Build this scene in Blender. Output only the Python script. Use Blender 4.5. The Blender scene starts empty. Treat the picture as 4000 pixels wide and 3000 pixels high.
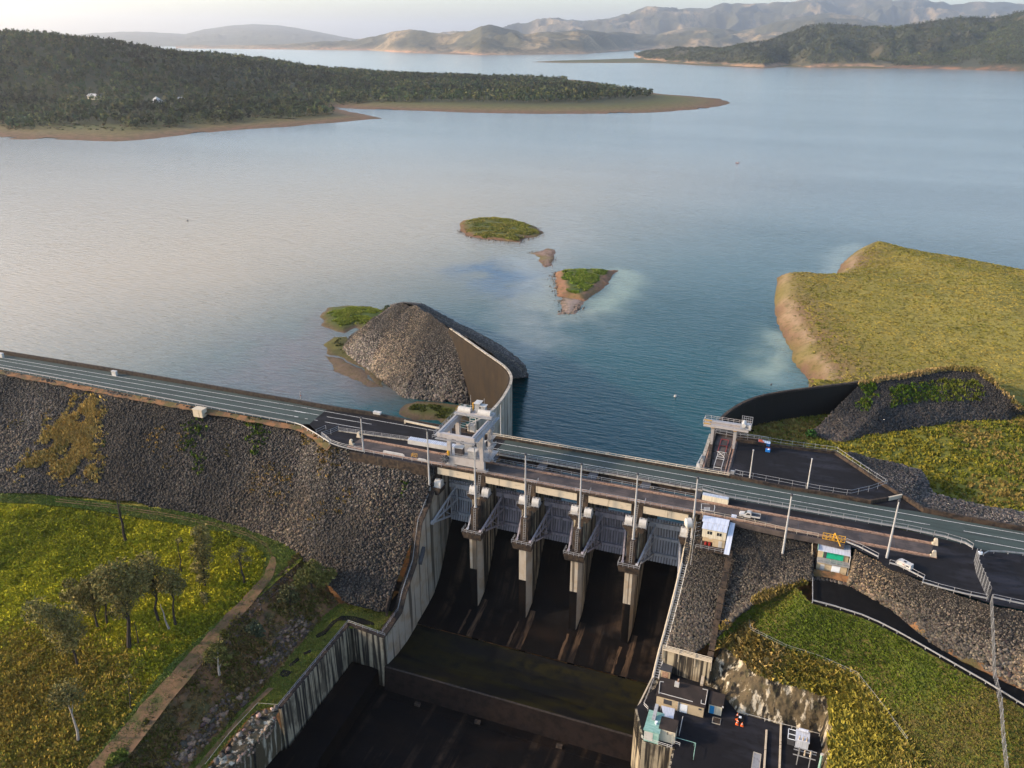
import bpy, math, random
import numpy as np
from mathutils import Vector
random.seed(7); rng = np.random.default_rng(11)
S = bpy.context.scene
C = S.collection
# ---------------------------------------------------------------- camera, sky, sun, exposure
# dam frame: x along the crest (to the right), y upstream, z=0 road level, lake at z=-26
CAMX, CAMY, CAMZ = 57.73, -210.01, 117.0
YAW, FPX, HORZ = math.radians(20.5), 3150.0, 150.0
PITCH = math.atan((1500-HORZ)/FPX)
cd = bpy.data.cameras.new('camera'); cam = bpy.data.objects.new('camera', cd); C.objects.link(cam)
cam.location = (CAMX, CAMY, CAMZ); cam.rotation_euler = (math.pi/2-PITCH, 0, YAW)
cd.sensor_width = 36; cd.lens = FPX/4000*36; cd.clip_start = 1; cd.clip_end = 120000
S.camera = cam
SUN_EL = math.radians(21); SUNV = np.array([-0.93, -0.37]); SUNV /= np.linalg.norm(SUNV)
W = bpy.data.worlds.new('World'); S.world = W; W.use_nodes = True
nt = W.node_tree; bg = nt.nodes['Background']; sk = nt.nodes.new('ShaderNodeTexSky')
sk.sky_type = 'NISHITA'; sk.sun_disc = False; sk.sun_elevation = SUN_EL
sk.sun_rotation = math.atan2(SUNV[0], SUNV[1]); sk.air_density = 1.0; sk.dust_density = 2.2; sk.ozone_density = 1.8; sk.altitude = 150
nt.links.new(sk.outputs[0], bg.inputs[0]); bg.inputs[1].default_value = 0.15
sd = bpy.data.lights.new('sun', 'SUN'); sun = bpy.data.objects.new('sun', sd); C.objects.link(sun)
sd.energy = 2.1; sd.angle = math.radians(2.5); sd.color = (1.0, 0.77, 0.53)
L = Vector((SUNV[0]*math.cos(SUN_EL), SUNV[1]*math.cos(SUN_EL), math.sin(SUN_EL)))
sun.rotation_euler = L.to_track_quat('Z', 'Y').to_euler(); sun.location = (-300, -100, 300)
S.view_settings.view_transform = 'Standard'; S.view_settings.look = 'None'; S.view_settings.gamma = 1
S.view_settings.exposure = 1.36
WZ = -26.0
# ---------------------------------------------------------------- photo pixel -> place helpers
_cy, _sy, _cp, _sp = math.cos(YAW), math.sin(YAW), math.cos(PITCH), math.sin(PITCH)
CAMP = np.array([CAMX, CAMY, CAMZ])
def ray(px, py):
    X = (px-2000)/FPX; Y = -(py-1500)/FPX
    a = _cp+Y*_sp; z = -_sp+Y*_cp
    return np.array([X*_cy-a*_sy, X*_sy+a*_cy, z])
def U(px, py, z=0.0):
    d = ray(px, py); return CAMP+d*((z-CAMZ)/d[2])
def UX(px, py, x):
    d = ray(px, py); return CAMP+d*((x-CAMX)/d[0])
def UY(px, py, y):
    d = ray(px, py); return CAMP+d*((y-CAMY)/d[1])
def UD(px, py, D):
    d = ray(px, py); return CAMP+d*(D/math.hypot(d[0], d[1]))
def UP(px, py, p, n):                                    # ray meets the plane through p with normal n
    d = ray(px, py); n = np.array(n, float); return CAMP+d*(np.dot(np.array(p)-CAMP, n)/np.dot(d, n))
# ---------------------------------------------------------------- noise
def _h(i, j, s): 
    x = np.sin(i*127.1+j*311.7+s*74.7)*43758.5453; return x-np.floor(x)
def vnoise(x, y, s=0):
    i = np.floor(x); j = np.floor(y); f = x-i; g = y-j; f = f*f*(3-2*f); g = g*g*(3-2*g)
    return (_h(i,j,s)*(1-f)+_h(i+1,j,s)*f)*(1-g)+(_h(i,j+1,s)*(1-f)+_h(i+1,j+1,s)*f)*g
def fbm(x, y, o=4, s=0):
    a = 0; w = .5
    for k in range(o): a = a+w*(vnoise(x, y, s+k)-.5)*2; x = x*2.03+17; y = y*2.03+5; w *= .5
    return a
def sstep(a, b, x): t = np.clip((x-a)/(b-a), 0, 1); return t*t*(3-2*t)
# ---------------------------------------------------------------- materials
def mat(name, col, rough=.85, layers=(), bump=None, metal=0.0, spec=.3, attr=None, vor=None):
    m = bpy.data.materials.new(name); m.use_nodes = True; t = m.node_tree; N = t.nodes; K = t.links
    p = N['Principled BSDF']; p.inputs['Roughness'].default_value = rough; p.inputs['Metallic'].default_value = metal
    p.inputs['Specular IOR Level'].default_value = spec
    geo = N.new('ShaderNodeNewGeometry')
    cur = N.new('ShaderNodeRGB'); cur.outputs[0].default_value = (*col, 1); cur = cur.outputs[0]
    def noise(scale, detail=4, rough_=.6):
        mp = N.new('ShaderNodeMapping'); K.new(geo.outputs['Position'], mp.inputs[0])
        mp.inputs['Scale'].default_value = scale if isinstance(scale, tuple) else (scale,)*3
        n = N.new('ShaderNodeTexNoise'); n.inputs['Scale'].default_value = 1; n.inputs['Detail'].default_value = detail
        n.inputs['Roughness'].default_value = rough_; K.new(mp.outputs[0], n.inputs[0]); return n.outputs[0]
    def mix(f, a, b, mode='MIX'):
        x = N.new('ShaderNodeMix'); x.data_type = 'RGBA'; x.blend_type = mode
        if isinstance(f, float): x.inputs[0].default_value = f
        else: K.new(f, x.inputs[0])
        K.new(a, x.inputs[6])
        if isinstance(b, tuple): x.inputs[7].default_value = (*b, 1)
        else: K.new(b, x.inputs[7])
        return x.outputs[2]
    if vor:
        v = N.new('ShaderNodeTexVoronoi'); v.inputs['Scale'].default_value = vor; K.new(geo.outputs['Position'], v.inputs[0])
        r = N.new('ShaderNodeValToRGB'); K.new(v.outputs['Color'], r.inputs[0])
        r.color_ramp.elements[0].position = .2; r.color_ramp.elements[0].color = (.35,.34,.34,1)
        r.color_ramp.elements[1].position = .85; r.color_ramp.elements[1].color = (1.5,1.45,1.38,1)
        cur = mix(1.0, cur, r.outputs[0], 'MULTIPLY')
    if attr:
        a = N.new('ShaderNodeAttribute'); a.attribute_name = attr
        cur = mix(1.0, cur, a.outputs['Color'], 'MULTIPLY')
    for l in layers:                                     # (scale, colour, lo, hi[, amount])
        mr = N.new('ShaderNodeMapRange'); K.new(noise(l[0]), mr.inputs[0])
        mr.inputs[1].default_value = l[2]; mr.inputs[2].default_value = l[3]; mr.inputs[4].default_value = l[4] if len(l) > 4 else 1.0
        cur = mix(mr.outputs[0], cur, l[1])
    K.new(cur, p.inputs['Base Color'])
    if bump:
        b = N.new('ShaderNodeBump'); b.inputs['Strength'].default_value = bump[1]; b.inputs['Distance'].default_value = bump[2]
        if len(bump) > 3:
            v = N.new('ShaderNodeTexVoronoi'); v.inputs['Scale'].default_value = bump[0]; K.new(geo.outputs['Position'], v.inputs[0])
            iv = N.new('ShaderNodeMath'); iv.operation = 'SUBTRACT'; iv.inputs[0].default_value = 1; K.new(v.outputs[0], iv.inputs[1]); K.new(iv.outputs[0], b.inputs['Height'])
        else: K.new(noise(bump[0], 5), b.inputs['Height'])
        K.new(b.outputs[0], p.inputs['Normal'])
    return m
V = (.55, .55, .035)                                     # stretched for streaks that run down a wall
MT = dict(
 conc=mat('pale_concrete', (.40,.355,.29), .9, [(.35,(.25,.22,.18),.45,.7), ((1.1,1.1,.05),(.06,.05,.042),.50,.68,.9)], (3,.3,.05)),
 cream=mat('cream_concrete', (.50,.42,.31), .9, [((.5,.5,.9),(.30,.26,.2),.55,.75), ((1.4,1.4,.1),(.09,.07,.05),.62,.75)], (3,.2,.05)),
 streak=mat('streaked_concrete', (.36,.30,.205), .9, [(.5,(.27,.22,.15),.45,.7), ((.9,.9,.03),(.016,.013,.011),.45,.53,.97), ((.22,.22,.10),(.05,.038,.026),.50,.62,.7)], (3,.3,.05)),
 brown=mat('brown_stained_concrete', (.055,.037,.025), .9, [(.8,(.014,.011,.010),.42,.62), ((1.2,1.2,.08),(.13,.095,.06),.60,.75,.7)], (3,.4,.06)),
 guide=mat('brown_guide_wall_concrete', (.024,.0145,.0065), .9, [((.35,.35,.12),(.012,.008,.005),.42,.66,.85), (.25,(.034,.022,.012),.55,.8,.7)], (3,.3,.06)),
 white_streak=mat('white_streaked_concrete', (.36,.31,.245), .9, [(.25,(.30,.22,.14),.45,.7), ((.7,.7,.02),(.06,.047,.034),.53,.62,.9)], (3,.3,.05)),
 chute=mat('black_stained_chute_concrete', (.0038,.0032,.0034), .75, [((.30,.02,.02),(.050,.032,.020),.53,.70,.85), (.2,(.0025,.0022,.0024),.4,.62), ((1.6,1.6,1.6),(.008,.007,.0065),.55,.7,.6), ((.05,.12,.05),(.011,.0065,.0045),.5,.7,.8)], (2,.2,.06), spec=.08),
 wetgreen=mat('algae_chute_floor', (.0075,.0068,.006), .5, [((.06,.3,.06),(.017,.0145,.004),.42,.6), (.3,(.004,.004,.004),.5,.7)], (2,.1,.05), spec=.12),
 green_asph=mat('green_asphalt', (.045,.064,.056), .9, [(.15,(.036,.048,.044),.4,.7), ((.035,.8,.6),(.026,.034,.031),.48,.66,.85), ((.3,.3,.3),(.055,.070,.063),.58,.66,.6), (6,(.066,.08,.073),.5,.75,.6)], (8,.2,.02)),
 asph=mat('dark_asphalt', (.0115,.011,.0128), .9, [((.05,.16,.1),(.027,.0275,.035),.50,.68), (.5,(.007,.007,.0078),.55,.66,.7), (5,(.016,.0155,.0165),.5,.75,.6)], (8,.2,.02), spec=.12),
 black_asph=mat('fresh_black_asphalt', (.0055,.0055,.006), .9, [(.5,(.010,.0095,.0095),.45,.7)], (8,.2,.02), spec=.1),
 deck=mat('stained_deck_concrete', (.085,.066,.058), .85, [((.05,.9,.5),(.05,.04,.036),.48,.64,.8), (.25,(.045,.036,.034),.42,.6), (1.5,(.13,.10,.075),.6,.75,.6)], (6,.2,.02)),
 paint=mat('white_road_paint', (.58,.565,.53), .8, [(1.2,(.22,.22,.21),.52,.68)]),
 white=mat('white_paint', (.47,.45,.42), .5, [(.9,(.36,.335,.29),.5,.75), ((2.5,2.5,.2),(.30,.26,.21),.60,.75,.6)]),
 cranewhite=mat('crane_paint', (.37,.34,.325), .55, [(.7,(.28,.25,.23),.5,.75), ((2,2,.3),(.17,.12,.085),.60,.75,.7)]),
 galv=mat('galvanised_steel', (.33,.33,.335), .5, [(1.5,(.22,.215,.215),.5,.7)], metal=.3),
 pole=mat('pole_steel', (.42,.415,.41), .5, [((1,1,.25),(.38,.33,.28),.55,.75)], metal=.2),
 rail=mat('pale_rail_paint', (.46,.40,.31), .6, [(2,(.40,.32,.22),.5,.7)]),
 steel=mat('blue_grey_gate_steel', (.42,.42,.44), .55, [((1,1,.15),(.26,.255,.26),.48,.72)]),
 mauve=mat('mauve_gate_steel', (.34,.305,.33), .6, [((1,1,.15),(.17,.15,.16),.45,.7)]),
 blackwall=mat('shade_black_guide_wall', (.013,.0115,.010), .9, [((.5,.5,.05),(.024,.019,.014),.55,.72)], (3,.3,.06), spec=.15),  # the wall's deep shade is put into this near-black base colour
 lipd=mat('dark_red_lip_concrete', (.016,.0105,.0090), .9, [(.6,(.008,.006,.0055),.45,.65)], spec=.1),
 stain=mat('rusty_chute_stain', (.085,.052,.030), .9, [((.6,.06,.06),(.010,.008,.0075),.42,.60), ((1.5,.2,.2),(.02,.014,.011),.5,.65)], spec=.08),
 lipm=mat('dark_lip_concrete', (.040,.030,.024), .9, [(1,(.015,.012,.011),.45,.65)]),
 thin=mat('dull_wire', (.13,.13,.13), .6),
 skin=mat('dark_gate_skin', (.19,.175,.18), .6, [((1,1,.15),(.07,.066,.07),.45,.7)]),
 darkst=mat('dark_steel', (.05,.05,.055), .6),
 rust=mat('rusty_crane_rail', (.40,.25,.17), .6, [(1.5,(.17,.09,.055),.45,.65)]),
 yellow=mat('yellow_paint', (.50,.27,.03), .5, [(2,(.34,.17,.03),.5,.75)]),
 orange=mat('orange_plastic', (.80,.14,.03), .5), red=mat('red_paint', (.26,.025,.02), .5),
 blue=mat('blue_plastic', (.02,.16,.48), .4), lid=mat('pale_lid_plastic', (.72,.76,.80), .5),
 bluedoor=mat('blue_door_paint', (.02,.22,.46), .5), green=mat('green_wall_paint', (.01,.36,.20), .5, [(1,(.01,.27,.15),.5,.7)]),
 tin=mat('corrugated_pale_roof', (.60,.63,.70), .45, [((6,.3,.3),(.48,.51,.58),.48,.55)], metal=.2),
 greentin=mat('green_tin', (.20,.36,.30), .5, [((.4,4,.4),(.30,.46,.40),.5,.6), (.8,(.12,.24,.2),.55,.75)]),
 cladding=mat('cream_cladding', (.62,.55,.41), .7, [((5,5,.2),(.50,.44,.33),.5,.58)]),
 brick=mat('tan_blockwork', (.46,.36,.23), .85, [(1,(.36,.28,.18),.5,.7)], (5,.2,.03)),
 roofdark=mat('brown_flat_roof', (.028,.021,.018), .9, [(.4,(.045,.032,.026),.45,.7)], (5,.2,.03)),
 glass=mat('dark_window_glass', (.02,.022,.025), .1, spec=.6), tyre=mat('tyre_rubber', (.015,.015,.015), .8),
 soil=mat('red_brown_soil', (.20,.098,.042), .95, [(.3,(.080,.047,.028),.42,.62), (.15,(.085,.074,.022),.48,.62,.8), (1.2,(.13,.10,.075),.60,.72,.7)], (1.2,.6,.3)),
 track=mat('dirt_track', (.165,.092,.047), .95, [(.5,(.10,.064,.03),.45,.65), ((.3,.3,.3),(.065,.066,.018),.52,.66,.85)], (2,.4,.1)),
 grassy=mat('yellow_green_grass_ground', (.24,.22,.018), .95, [(.05,(.105,.090,.018),.45,.65), (.6,(.085,.088,.014),.5,.7), (.02,(.15,.11,.03),.55,.7,.7)], (.9,1.0,.7)),
 mown=mat('mown_green_verge', (.095,.125,.024), .95, [(.3,(.066,.070,.016),.45,.65), (1.5,(.075,.095,.014),.5,.7), (.12,(.10,.085,.03),.55,.75,.7)], (2,.5,.12)),
 tan=mat('tan_grass_ground', (.165,.125,.034), .95, [(.03,(.105,.085,.024),.42,.62), (.35,(.10,.075,.02),.5,.7), (.015,(.14,.09,.04),.58,.7,.7)], (.5,1.0,.8)),
 lush=mat('lush_green_bank', (.060,.075,.011), .95, [(.07,(.085,.068,.018),.38,.52), (.9,(.03,.05,.008),.5,.7)], (.9,.8,.4)),
 rockbed=mat('rockfill_bed', (.026,.0235,.0215), .95, [(.06,(.015,.0135,.0135),.42,.62), (.09,(.045,.033,.018),.58,.72,.75)], (1.5,1.0,.5,1), vor=1.5),
 rock=mat('rockfill_stone', (.060,.051,.043), .9, [(3,(.07,.066,.064),.45,.7)], attr='tint'),
 cliff=mat('streaked_rock_cut', (.085,.064,.036), .95, [((.48,.48,.035),(.46,.40,.30),.525,.60), ((.5,.5,.04),(.013,.011,.0085),.47,.41), (.5,(.07,.062,.03),.55,.7,.8)], (.9,.9,.5)),
 tuft=mat('grass_blades', (.16,.16,.16), .95, attr='tint', spec=.02),
 leaf=mat('foliage', (.10,.10,.10), .9, attr='tint', spec=.15),
 bark=mat('bark', (.045,.035,.028), .95, [((3,3,.5),(.02,.016,.013),.45,.65)]),
 palebark=mat('dead_pale_bark', (.34,.29,.24), .95, [((3,3,.5),(.18,.14,.11),.5,.7)]),
 shoal=mat('muddy_gravel', (.26,.18,.13), .95, [(.3,(.16,.105,.075),.42,.65), (1.2,(.36,.29,.23),.58,.7)], (1,.6,.3)),
)
# ---------------------------------------------------------------- mesh builder
class B:
    def __init__(s): s.v = []; s.f = []
    def add(s, vs, fs):
        o = len(s.v); s.v += [tuple(map(float, p)) for p in vs]; s.f += [tuple(i+o for i in q) for q in fs]; return s
    def hexa(s, p): return s.add(p, [(3,2,1,0),(4,5,6,7),(0,1,5,4),(1,2,6,5),(2,3,7,6),(3,0,4,7)])
    def box(s, x0, x1, y0, y1, z0, z1):
        return s.hexa([(x0,y0,z0),(x1,y0,z0),(x1,y1,z0),(x0,y1,z0),(x0,y0,z1),(x1,y0,z1),(x1,y1,z1),(x0,y1,z1)])
    def cbox(s, c, d, rz=0):
        ca, sa = math.cos(rz), math.sin(rz); P = []
        for z in (-1, 1):
            for x, y in ((-1,-1),(1,-1),(1,1),(-1,1)):
                a, b = x*d[0]/2, y*d[1]/2; P.append((c[0]+a*ca-b*sa, c[1]+a*sa+b*ca, c[2]+z*d[2]/2))
        return s.hexa(P)
    def beam(s, p, q, w, h, up=(0,0,1)):
        p, q, up = (np.array(a, float) for a in (p, q, up)); d = q-p; d /= np.linalg.norm(d)
        if abs(d@up) > .98: up = np.array([0, 1.0, 0])
        a = np.cross(d, up); a /= np.linalg.norm(a); b = np.cross(a, d); a = a*w/2; b = b*h/2
        return s.hexa([p-a-b, p+a-b, q+a-b, q-a-b, p-a+b, p+a+b, q+a+b, q-a+b])
    def tube(s, p, q, r0, r1=None, n=6):
        r1 = r0 if r1 is None else r1; p = np.array(p, float); q = np.array(q, float); d = q-p; d /= np.linalg.norm(d)
        up = np.array([0,0,1.0]) if abs(d[2]) < .9 else np.array([1.0,0,0])
        a = np.cross(d, up); a /= np.linalg.norm(a); b = np.cross(d, a); vs = []
        for c, r in ((p, r0), (q, r1)):
            for k in range(n): t = 2*math.pi*k/n; vs.append(c+a*r*math.cos(t)+b*r*math.sin(t))
        fs = [(k, (k+1)%n, n+(k+1)%n, n+k) for k in range(n)]+[tuple(range(n))[::-1], tuple(range(n, 2*n))]
        return s.add(vs, fs)
    def path(s, pts, r, n=5):
        for a, b in zip(pts[:-1], pts[1:]): s.tube(a, b, r, r, n)
        return s
    def prism(s, poly, z0, z1):
        n = len(poly); g = lambda z: [(p[0], p[1], (z if not callable(z) else z(p))) for p in poly]
        return s.add(g(z0)+g(z1), [tuple(range(n))[::-1], tuple(range(n, 2*n))]+[(k, (k+1)%n, n+(k+1)%n, n+k) for k in range(n)])
    def yz(s, poly, x0, x1):
        n = len(poly); vs = [(x0, p[0], p[1]) for p in poly]+[(x1, p[0], p[1]) for p in poly]
        return s.add(vs, [tuple(range(n)), tuple(range(n, 2*n))[::-1]]+[(k, n+k, n+(k+1)%n, (k+1)%n) for k in range(n)])
    def wall(s, top, bot, t):                            # thick wall between two polylines, thickened to the right by t
        T = np.array(top, float); Q = np.array(bot, float); d = np.gradient(T[:, :2], axis=0); d /= np.linalg.norm(d, axis=1)[:, None]
        n = np.stack([d[:,1], -d[:,0], 0*d[:,0]], 1)*t
        for k in range(len(T)-1):
            s.hexa([Q[k], Q[k+1], Q[k+1]+n[k+1], Q[k]+n[k], T[k], T[k+1], T[k+1]+n[k+1], T[k]+n[k]])
        return s
    def obj(s, name, m, parent=None, local=False, smooth=False):
        v = np.array(s.v, float)
        if parent is not None and not local: v = v-np.array(parent.location)
        me = bpy.data.meshes.new(name); me.from_pydata(v.tolist(), [], s.f); me.update()
        if isinstance(m, str): m = MT[m]
        me.materials.append(m)
        if smooth: me.polygons.foreach_set('use_smooth', [True]*len(me.polygons))
        o = bpy.data.objects.new(name, me); C.objects.link(o)
        if parent is not None: o.parent = parent
        return o
def npmesh(name, v, f, m, tint=None, smooth=False, parent=None):
    v = np.asarray(v, np.float32); f = np.asarray(f, np.int32); me = bpy.data.meshes.new(name); k = f.shape[1]
    me.vertices.add(len(v)); me.vertices.foreach_set('co', v.ravel())
    me.loops.add(f.size); me.loops.foreach_set('vertex_index', f.ravel())
    me.polygons.add(len(f)); me.polygons.foreach_set('loop_start', np.arange(len(f), dtype=np.int32)*k)
    if smooth: me.polygons.foreach_set('use_smooth', np.ones(len(f), bool))
    if tint is not None:
        a = me.attributes.new('tint', 'FLOAT_COLOR', 'POINT'); c = np.ones((len(v), 4), np.float32); c[:, :3] = tint; a.data.foreach_set('color', c.ravel())
    me.update(calc_edges=True); me.validate(); me.materials.append(MT[m] if isinstance(m, str) else m)
    o = bpy.data.objects.new(name, me); C.objects.link(o)
    if parent is not None: o.parent = parent
    return o
def tag(o, label=None, cat=None, group=None, kind=None):
    if label: o['label'] = label
    if cat: o['category'] = cat
    if group: o['group'] = group
    if kind: o['kind'] = kind
    return o
def thing(name, label, cat, loc=(0,0,0), group=None, rz=0.0):
    o = bpy.data.objects.new(name, None); C.objects.link(o); o.location = tuple(map(float, loc)); o.rotation_euler = (0, 0, rz); o.empty_display_size = .5
    return tag(o, label, cat, group)
def kids(o): return [c for c in bpy.data.objects if c.parent == o]
def dup(root, loc, label=None, rz=None, swap=None):
    def cp(o, par):
        c = o.copy(); C.objects.link(c)
        if par is not None: c.parent = par
        for k in kids(o): cp(k, c)
        return c
    r = cp(root, None); r.location = tuple(map(float, loc))
    if rz is not None: r.rotation_euler = (0, 0, rz)
    if label: r['label'] = label
    return r
def resample(P, n):
    P = np.array(P, float); d = np.r_[0, np.cumsum(np.linalg.norm(np.diff(P, axis=0), axis=1))]
    return np.stack([np.interp(np.linspace(0, d[-1], n), d, P[:, k]) for k in range(3)], 1)
def loft(rows, nu, nv, amp=0, sc=.3, seed=0, match=False):
    """rows: polylines (world points); match=True keeps point-to-point pairs"""
    if match:
        n0 = len(rows[0]); R = []
        for r in rows:
            r = np.array(r, float); t = np.linspace(0, n0-1, nu); R.append(np.stack([np.interp(t, np.arange(n0), r[:, k]) for k in range(3)], 1))
    else: R = [resample(r, nu) for r in rows]
    G = []
    for a, b in zip(R[:-1], R[1:]):
        for k in range(nv): G.append(a+(b-a)*(k/nv))
    G.append(R[-1]); G = np.array(G)
    if amp: G[:, :, 2] += amp*fbm(G[:, :, 0]*sc, G[:, :, 1]*sc, 4, seed)
    return G
def gridmesh(name, G, m, smooth=True, parent=None):
    a, b = G.shape[:2]; i = np.arange(a*b).reshape(a, b)
    f = np.stack([i[:-1,:-1], i[1:,:-1], i[1:,1:], i[:-1,1:]], -1).reshape(-1, 4)
    n = np.cross(G[1,0]-G[0,0], G[0,1]-G[0,0])
    if n[2] < 0: f = f[:, ::-1]
    v = G.reshape(-1, 3)
    if parent is not None: v = v-np.array(parent.location)
    return npmesh(name, v, f, m, smooth=smooth, parent=parent)
def scatter_on(G, n, seed=0):
    r = np.random.default_rng(seed); a, b = G.shape[:2]
    P00, P01, P10, P11 = G[:-1,:-1], G[:-1,1:], G[1:,:-1], G[1:,1:]
    A = np.linalg.norm(np.cross(P01-P00, P10-P00), axis=-1).ravel(); k = r.choice(len(A), n, p=A/A.sum())
    s, t = r.random((2, n, 1)); q = lambda P: P.reshape(-1, 3)[k]
    return (q(P00)*(1-s)+q(P01)*s)*(1-t)+(q(P10)*(1-s)+q(P11)*s)*t
def inpoly(P, poly):
    x, y = P[:, 0], P[:, 1]; c = np.zeros(len(x), bool); q = np.array(poly)[:, :2]
    for (x0, y0), (x1, y1) in zip(q, np.roll(q, -1, 0)):
        m = (y0 > y) != (y1 > y); c ^= m & (x < (x1-x0)*(y-y0)/(y1-y0+1e-12)+x0)
    return c
ICO = None
def rocks(name, P, smin, smax, tint=None, seed=0, flat=.7):
    r = np.random.default_rng(seed); n = len(P); t = (1+5**.5)/2
    iv = np.array([(-1,t,0),(1,t,0),(-1,-t,0),(1,-t,0),(0,-1,t),(0,1,t),(0,-1,-t),(0,1,-t),(t,0,-1),(t,0,1),(-t,0,-1),(-t,0,1)])/1.9
    fi = np.array([(0,11,5),(0,5,1),(0,1,7),(0,7,10),(0,10,11),(1,5,9),(5,11,4),(11,10,2),(10,7,6),(7,1,8),(3,9,4),(3,4,2),(3,2,6),(3,6,8),(3,8,9),(4,9,5),(2,4,11),(6,2,10),(8,6,7),(9,8,1)])
    s = smin+(smax-smin)*r.random(n)**2.2; v = iv[None]*(1+.45*(r.random((n, 12, 1))-.5)); v = v*np.array([1, 1, flat])*(.7+.6*r.random((n, 1, 3)))
    a = r.random(n)*6.28; ca, sa = np.cos(a)[:, None], np.sin(a)[:, None]; x = v[:,:,0]*ca-v[:,:,1]*sa; y = v[:,:,0]*sa+v[:,:,1]*ca
    tl = (r.random((n, 1))-.5)*1.2; z = v[:,:,2]+x*tl
    v = np.stack([x, y, z], -1)*s[:, None, None]/2+P[:, None, :]
    g = (.35+2.1*r.random((n, 1))**2.4); col = g*np.array([1, .97, .92])+(r.random((n, 3))-.5)*.16
    if tint is not None: col = col*tint
    f = (fi[None]+12*np.arange(n)[:, None, None]).reshape(-1, 3)
    return npmesh(name, v.reshape(-1, 3), f, 'rock', np.repeat(col, 12, 0))
def tufts(name, P, h, w, cols, blades=7, seed=0, m='tuft', lean=.5, var=.6):
    r = np.random.default_rng(seed); n = len(P); k = blades
    a = r.random((n, k))*6.28; hh = h*(.5+.8*r.random((n, 1)))*(.6+.6*r.random((n, k))); ww = w*(.6+.7*r.random((n, k)))
    off = (r.random((n, k, 2))-.5)*w*1.6; b = P[:, None, :]+np.concatenate([off, np.zeros((n, k, 1))], -1)
    d = np.stack([np.cos(a), np.sin(a), 0*a], -1)*ww[..., None]*.5; e = a+1.2+r.random((n, k))*2
    tip = b+np.stack([np.cos(e)*hh*lean, np.sin(e)*hh*lean, hh], -1)
    v = np.stack([b-d-[0,0,.1], b+d-[0,0,.1], tip], 2).reshape(-1, 3)
    cols = np.array(cols); big = fbm(P[:, 0]*.05, P[:, 1]*.05, 3, seed); ci = np.clip(((big+.5)*len(cols)+r.normal(0, .7, n)), 0, len(cols)-1).astype(int)
    c = cols[ci]*(1-var/2+var*r.random((n, 1))); c = np.repeat(c, k*3, 0)/.16
    return npmesh(name, v, np.arange(len(v)).reshape(-1, 3), m, c)
# ================================================================ lake, ground, far land
D_ = lambda pts, k=1.8083: [(x*k, y*k) for x, y in pts]           # full-view pixels
def crop(x0, y0, k): return lambda x, y: (x0+x*k, y0+y*k)
c3 = crop(1200, 750, .5877); c4 = crop(2800, 900, .5425); cR = crop(3000, 1900, .452); c6 = crop(900, 2200, .482); c5 = crop(2300, 2400, .452)
cL = crop(0, 1850, .5425); cE = crop(0, 1300, .5425); cA = crop(1150, 1500, .3013); cP = crop(2600, 1500, .452); c8 = crop(2480, 2560, .226); cY = crop(2480, 2700, .3255)
c1 = crop(1550, 1500, .3617); c2 = crop(2250, 1750, .3617); cG = crop(1650, 1540, .1808); cS = crop(2700, 1600, .1808); cB = crop(3150, 2050, .226)
def W2(pts, z=WZ): return [U(x, y, z) for x, y in pts]
def attr_mat(name, bump, layers=(), rough=.95, spec=.2):
    return mat(name, (1, 1, 1), rough, layers, bump, attr='tint', spec=spec)
MT['far'] = attr_mat('far_hill_forest', (.012, .9, 14), [(.02, (.045,.050,.035), .45, .62, .75)])
MT['land'] = attr_mat('shore_land', (.5, .9, .6), [(.09, (.075,.062,.022), .42, .62, .75), (.35, (.06,.045,.025), .5, .72, .7)])
MT['landfine'] = attr_mat('island_land', (.8, .9, .5), [(.06, (.13,.115,.022), .48, .68, .6), (.35, (.07,.064,.018), .50, .68, .7), (1.2, (.26,.20,.14), .66, .76, .5)])
# water: rows run parallel to the dam, colour attribute carries sandbanks and painted sky reflections
vr = np.r_[3, 3+np.cumsum(np.geomspace(2.5, 900, 330))]; vr = vr[vr < 60000]; vr = np.r_[vr, 90000]
ta = np.tan(np.radians(np.linspace(-64, 26, 330)))
X = CAMX+ta[None, :]*(vr[:, None]-CAMY); Y = np.repeat(vr[:, None], len(ta), 1)
wat = np.stack([X, Y, np.full_like(X, WZ)], -1)
P = wat.reshape(-1, 3); col = np.tile(np.array([.004, .056, .061]), (len(P), 1))
def sand_or_reflection(pts, w, c, amt=1.0):
    global col
    Q = np.array(W2(pts)); d = np.full(len(P), 1e9)
    near = (np.abs(P[:, 0]-Q[:, 0].mean()) < 500) & (P[:, 1] < 900); p = P[near]
    dd = np.full(len(p), 1e9); Q = resample(Q, 24) if len(Q) > 1 else Q
    for q in Q: dd = np.minimum(dd, np.hypot(p[:, 0]-q[0], p[:, 1]-q[1]))
    wv = w*(.85+.8*fbm(p[:, 0]*.06, p[:, 1]*.06, 4, 5)).clip(.15, 3); m = (amt*.62*np.exp(-(dd/wv)**2)*(1+.5*fbm(p[:, 0]*.15, p[:, 1]*.15, 3, 9))).clip(0, 1); 
    col[near] = col[near]*(1-m[:, None])+np.array(c)*m[:, None]
dg = np.hypot(P[:, 0]-10, P[:, 1]-10); pale = sstep(110, 750, dg+60*fbm(P[:, 0]*.004, P[:, 1]*.008, 3, 8))[:, None]; col = col*(1-pale)+np.array([.185, .215, .215])*pale  # paler far out: bright sky reflection put into the base colour
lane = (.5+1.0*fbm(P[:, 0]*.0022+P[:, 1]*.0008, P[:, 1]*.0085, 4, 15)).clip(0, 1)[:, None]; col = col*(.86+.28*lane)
warm_glow = sstep(-90, -480, P[:, 0]-.35*P[:, 1]+40*fbm(P[:, 0]*.01, P[:, 1]*.01, 3, 4))*sstep(1100, 150, P[:, 1]); warm_glow = (.9*warm_glow)[:, None]; col = col*(1-warm_glow)+np.array([.42, .315, .185])*warm_glow  # warm glow of the reflected left sky painted into the base colour
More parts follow.
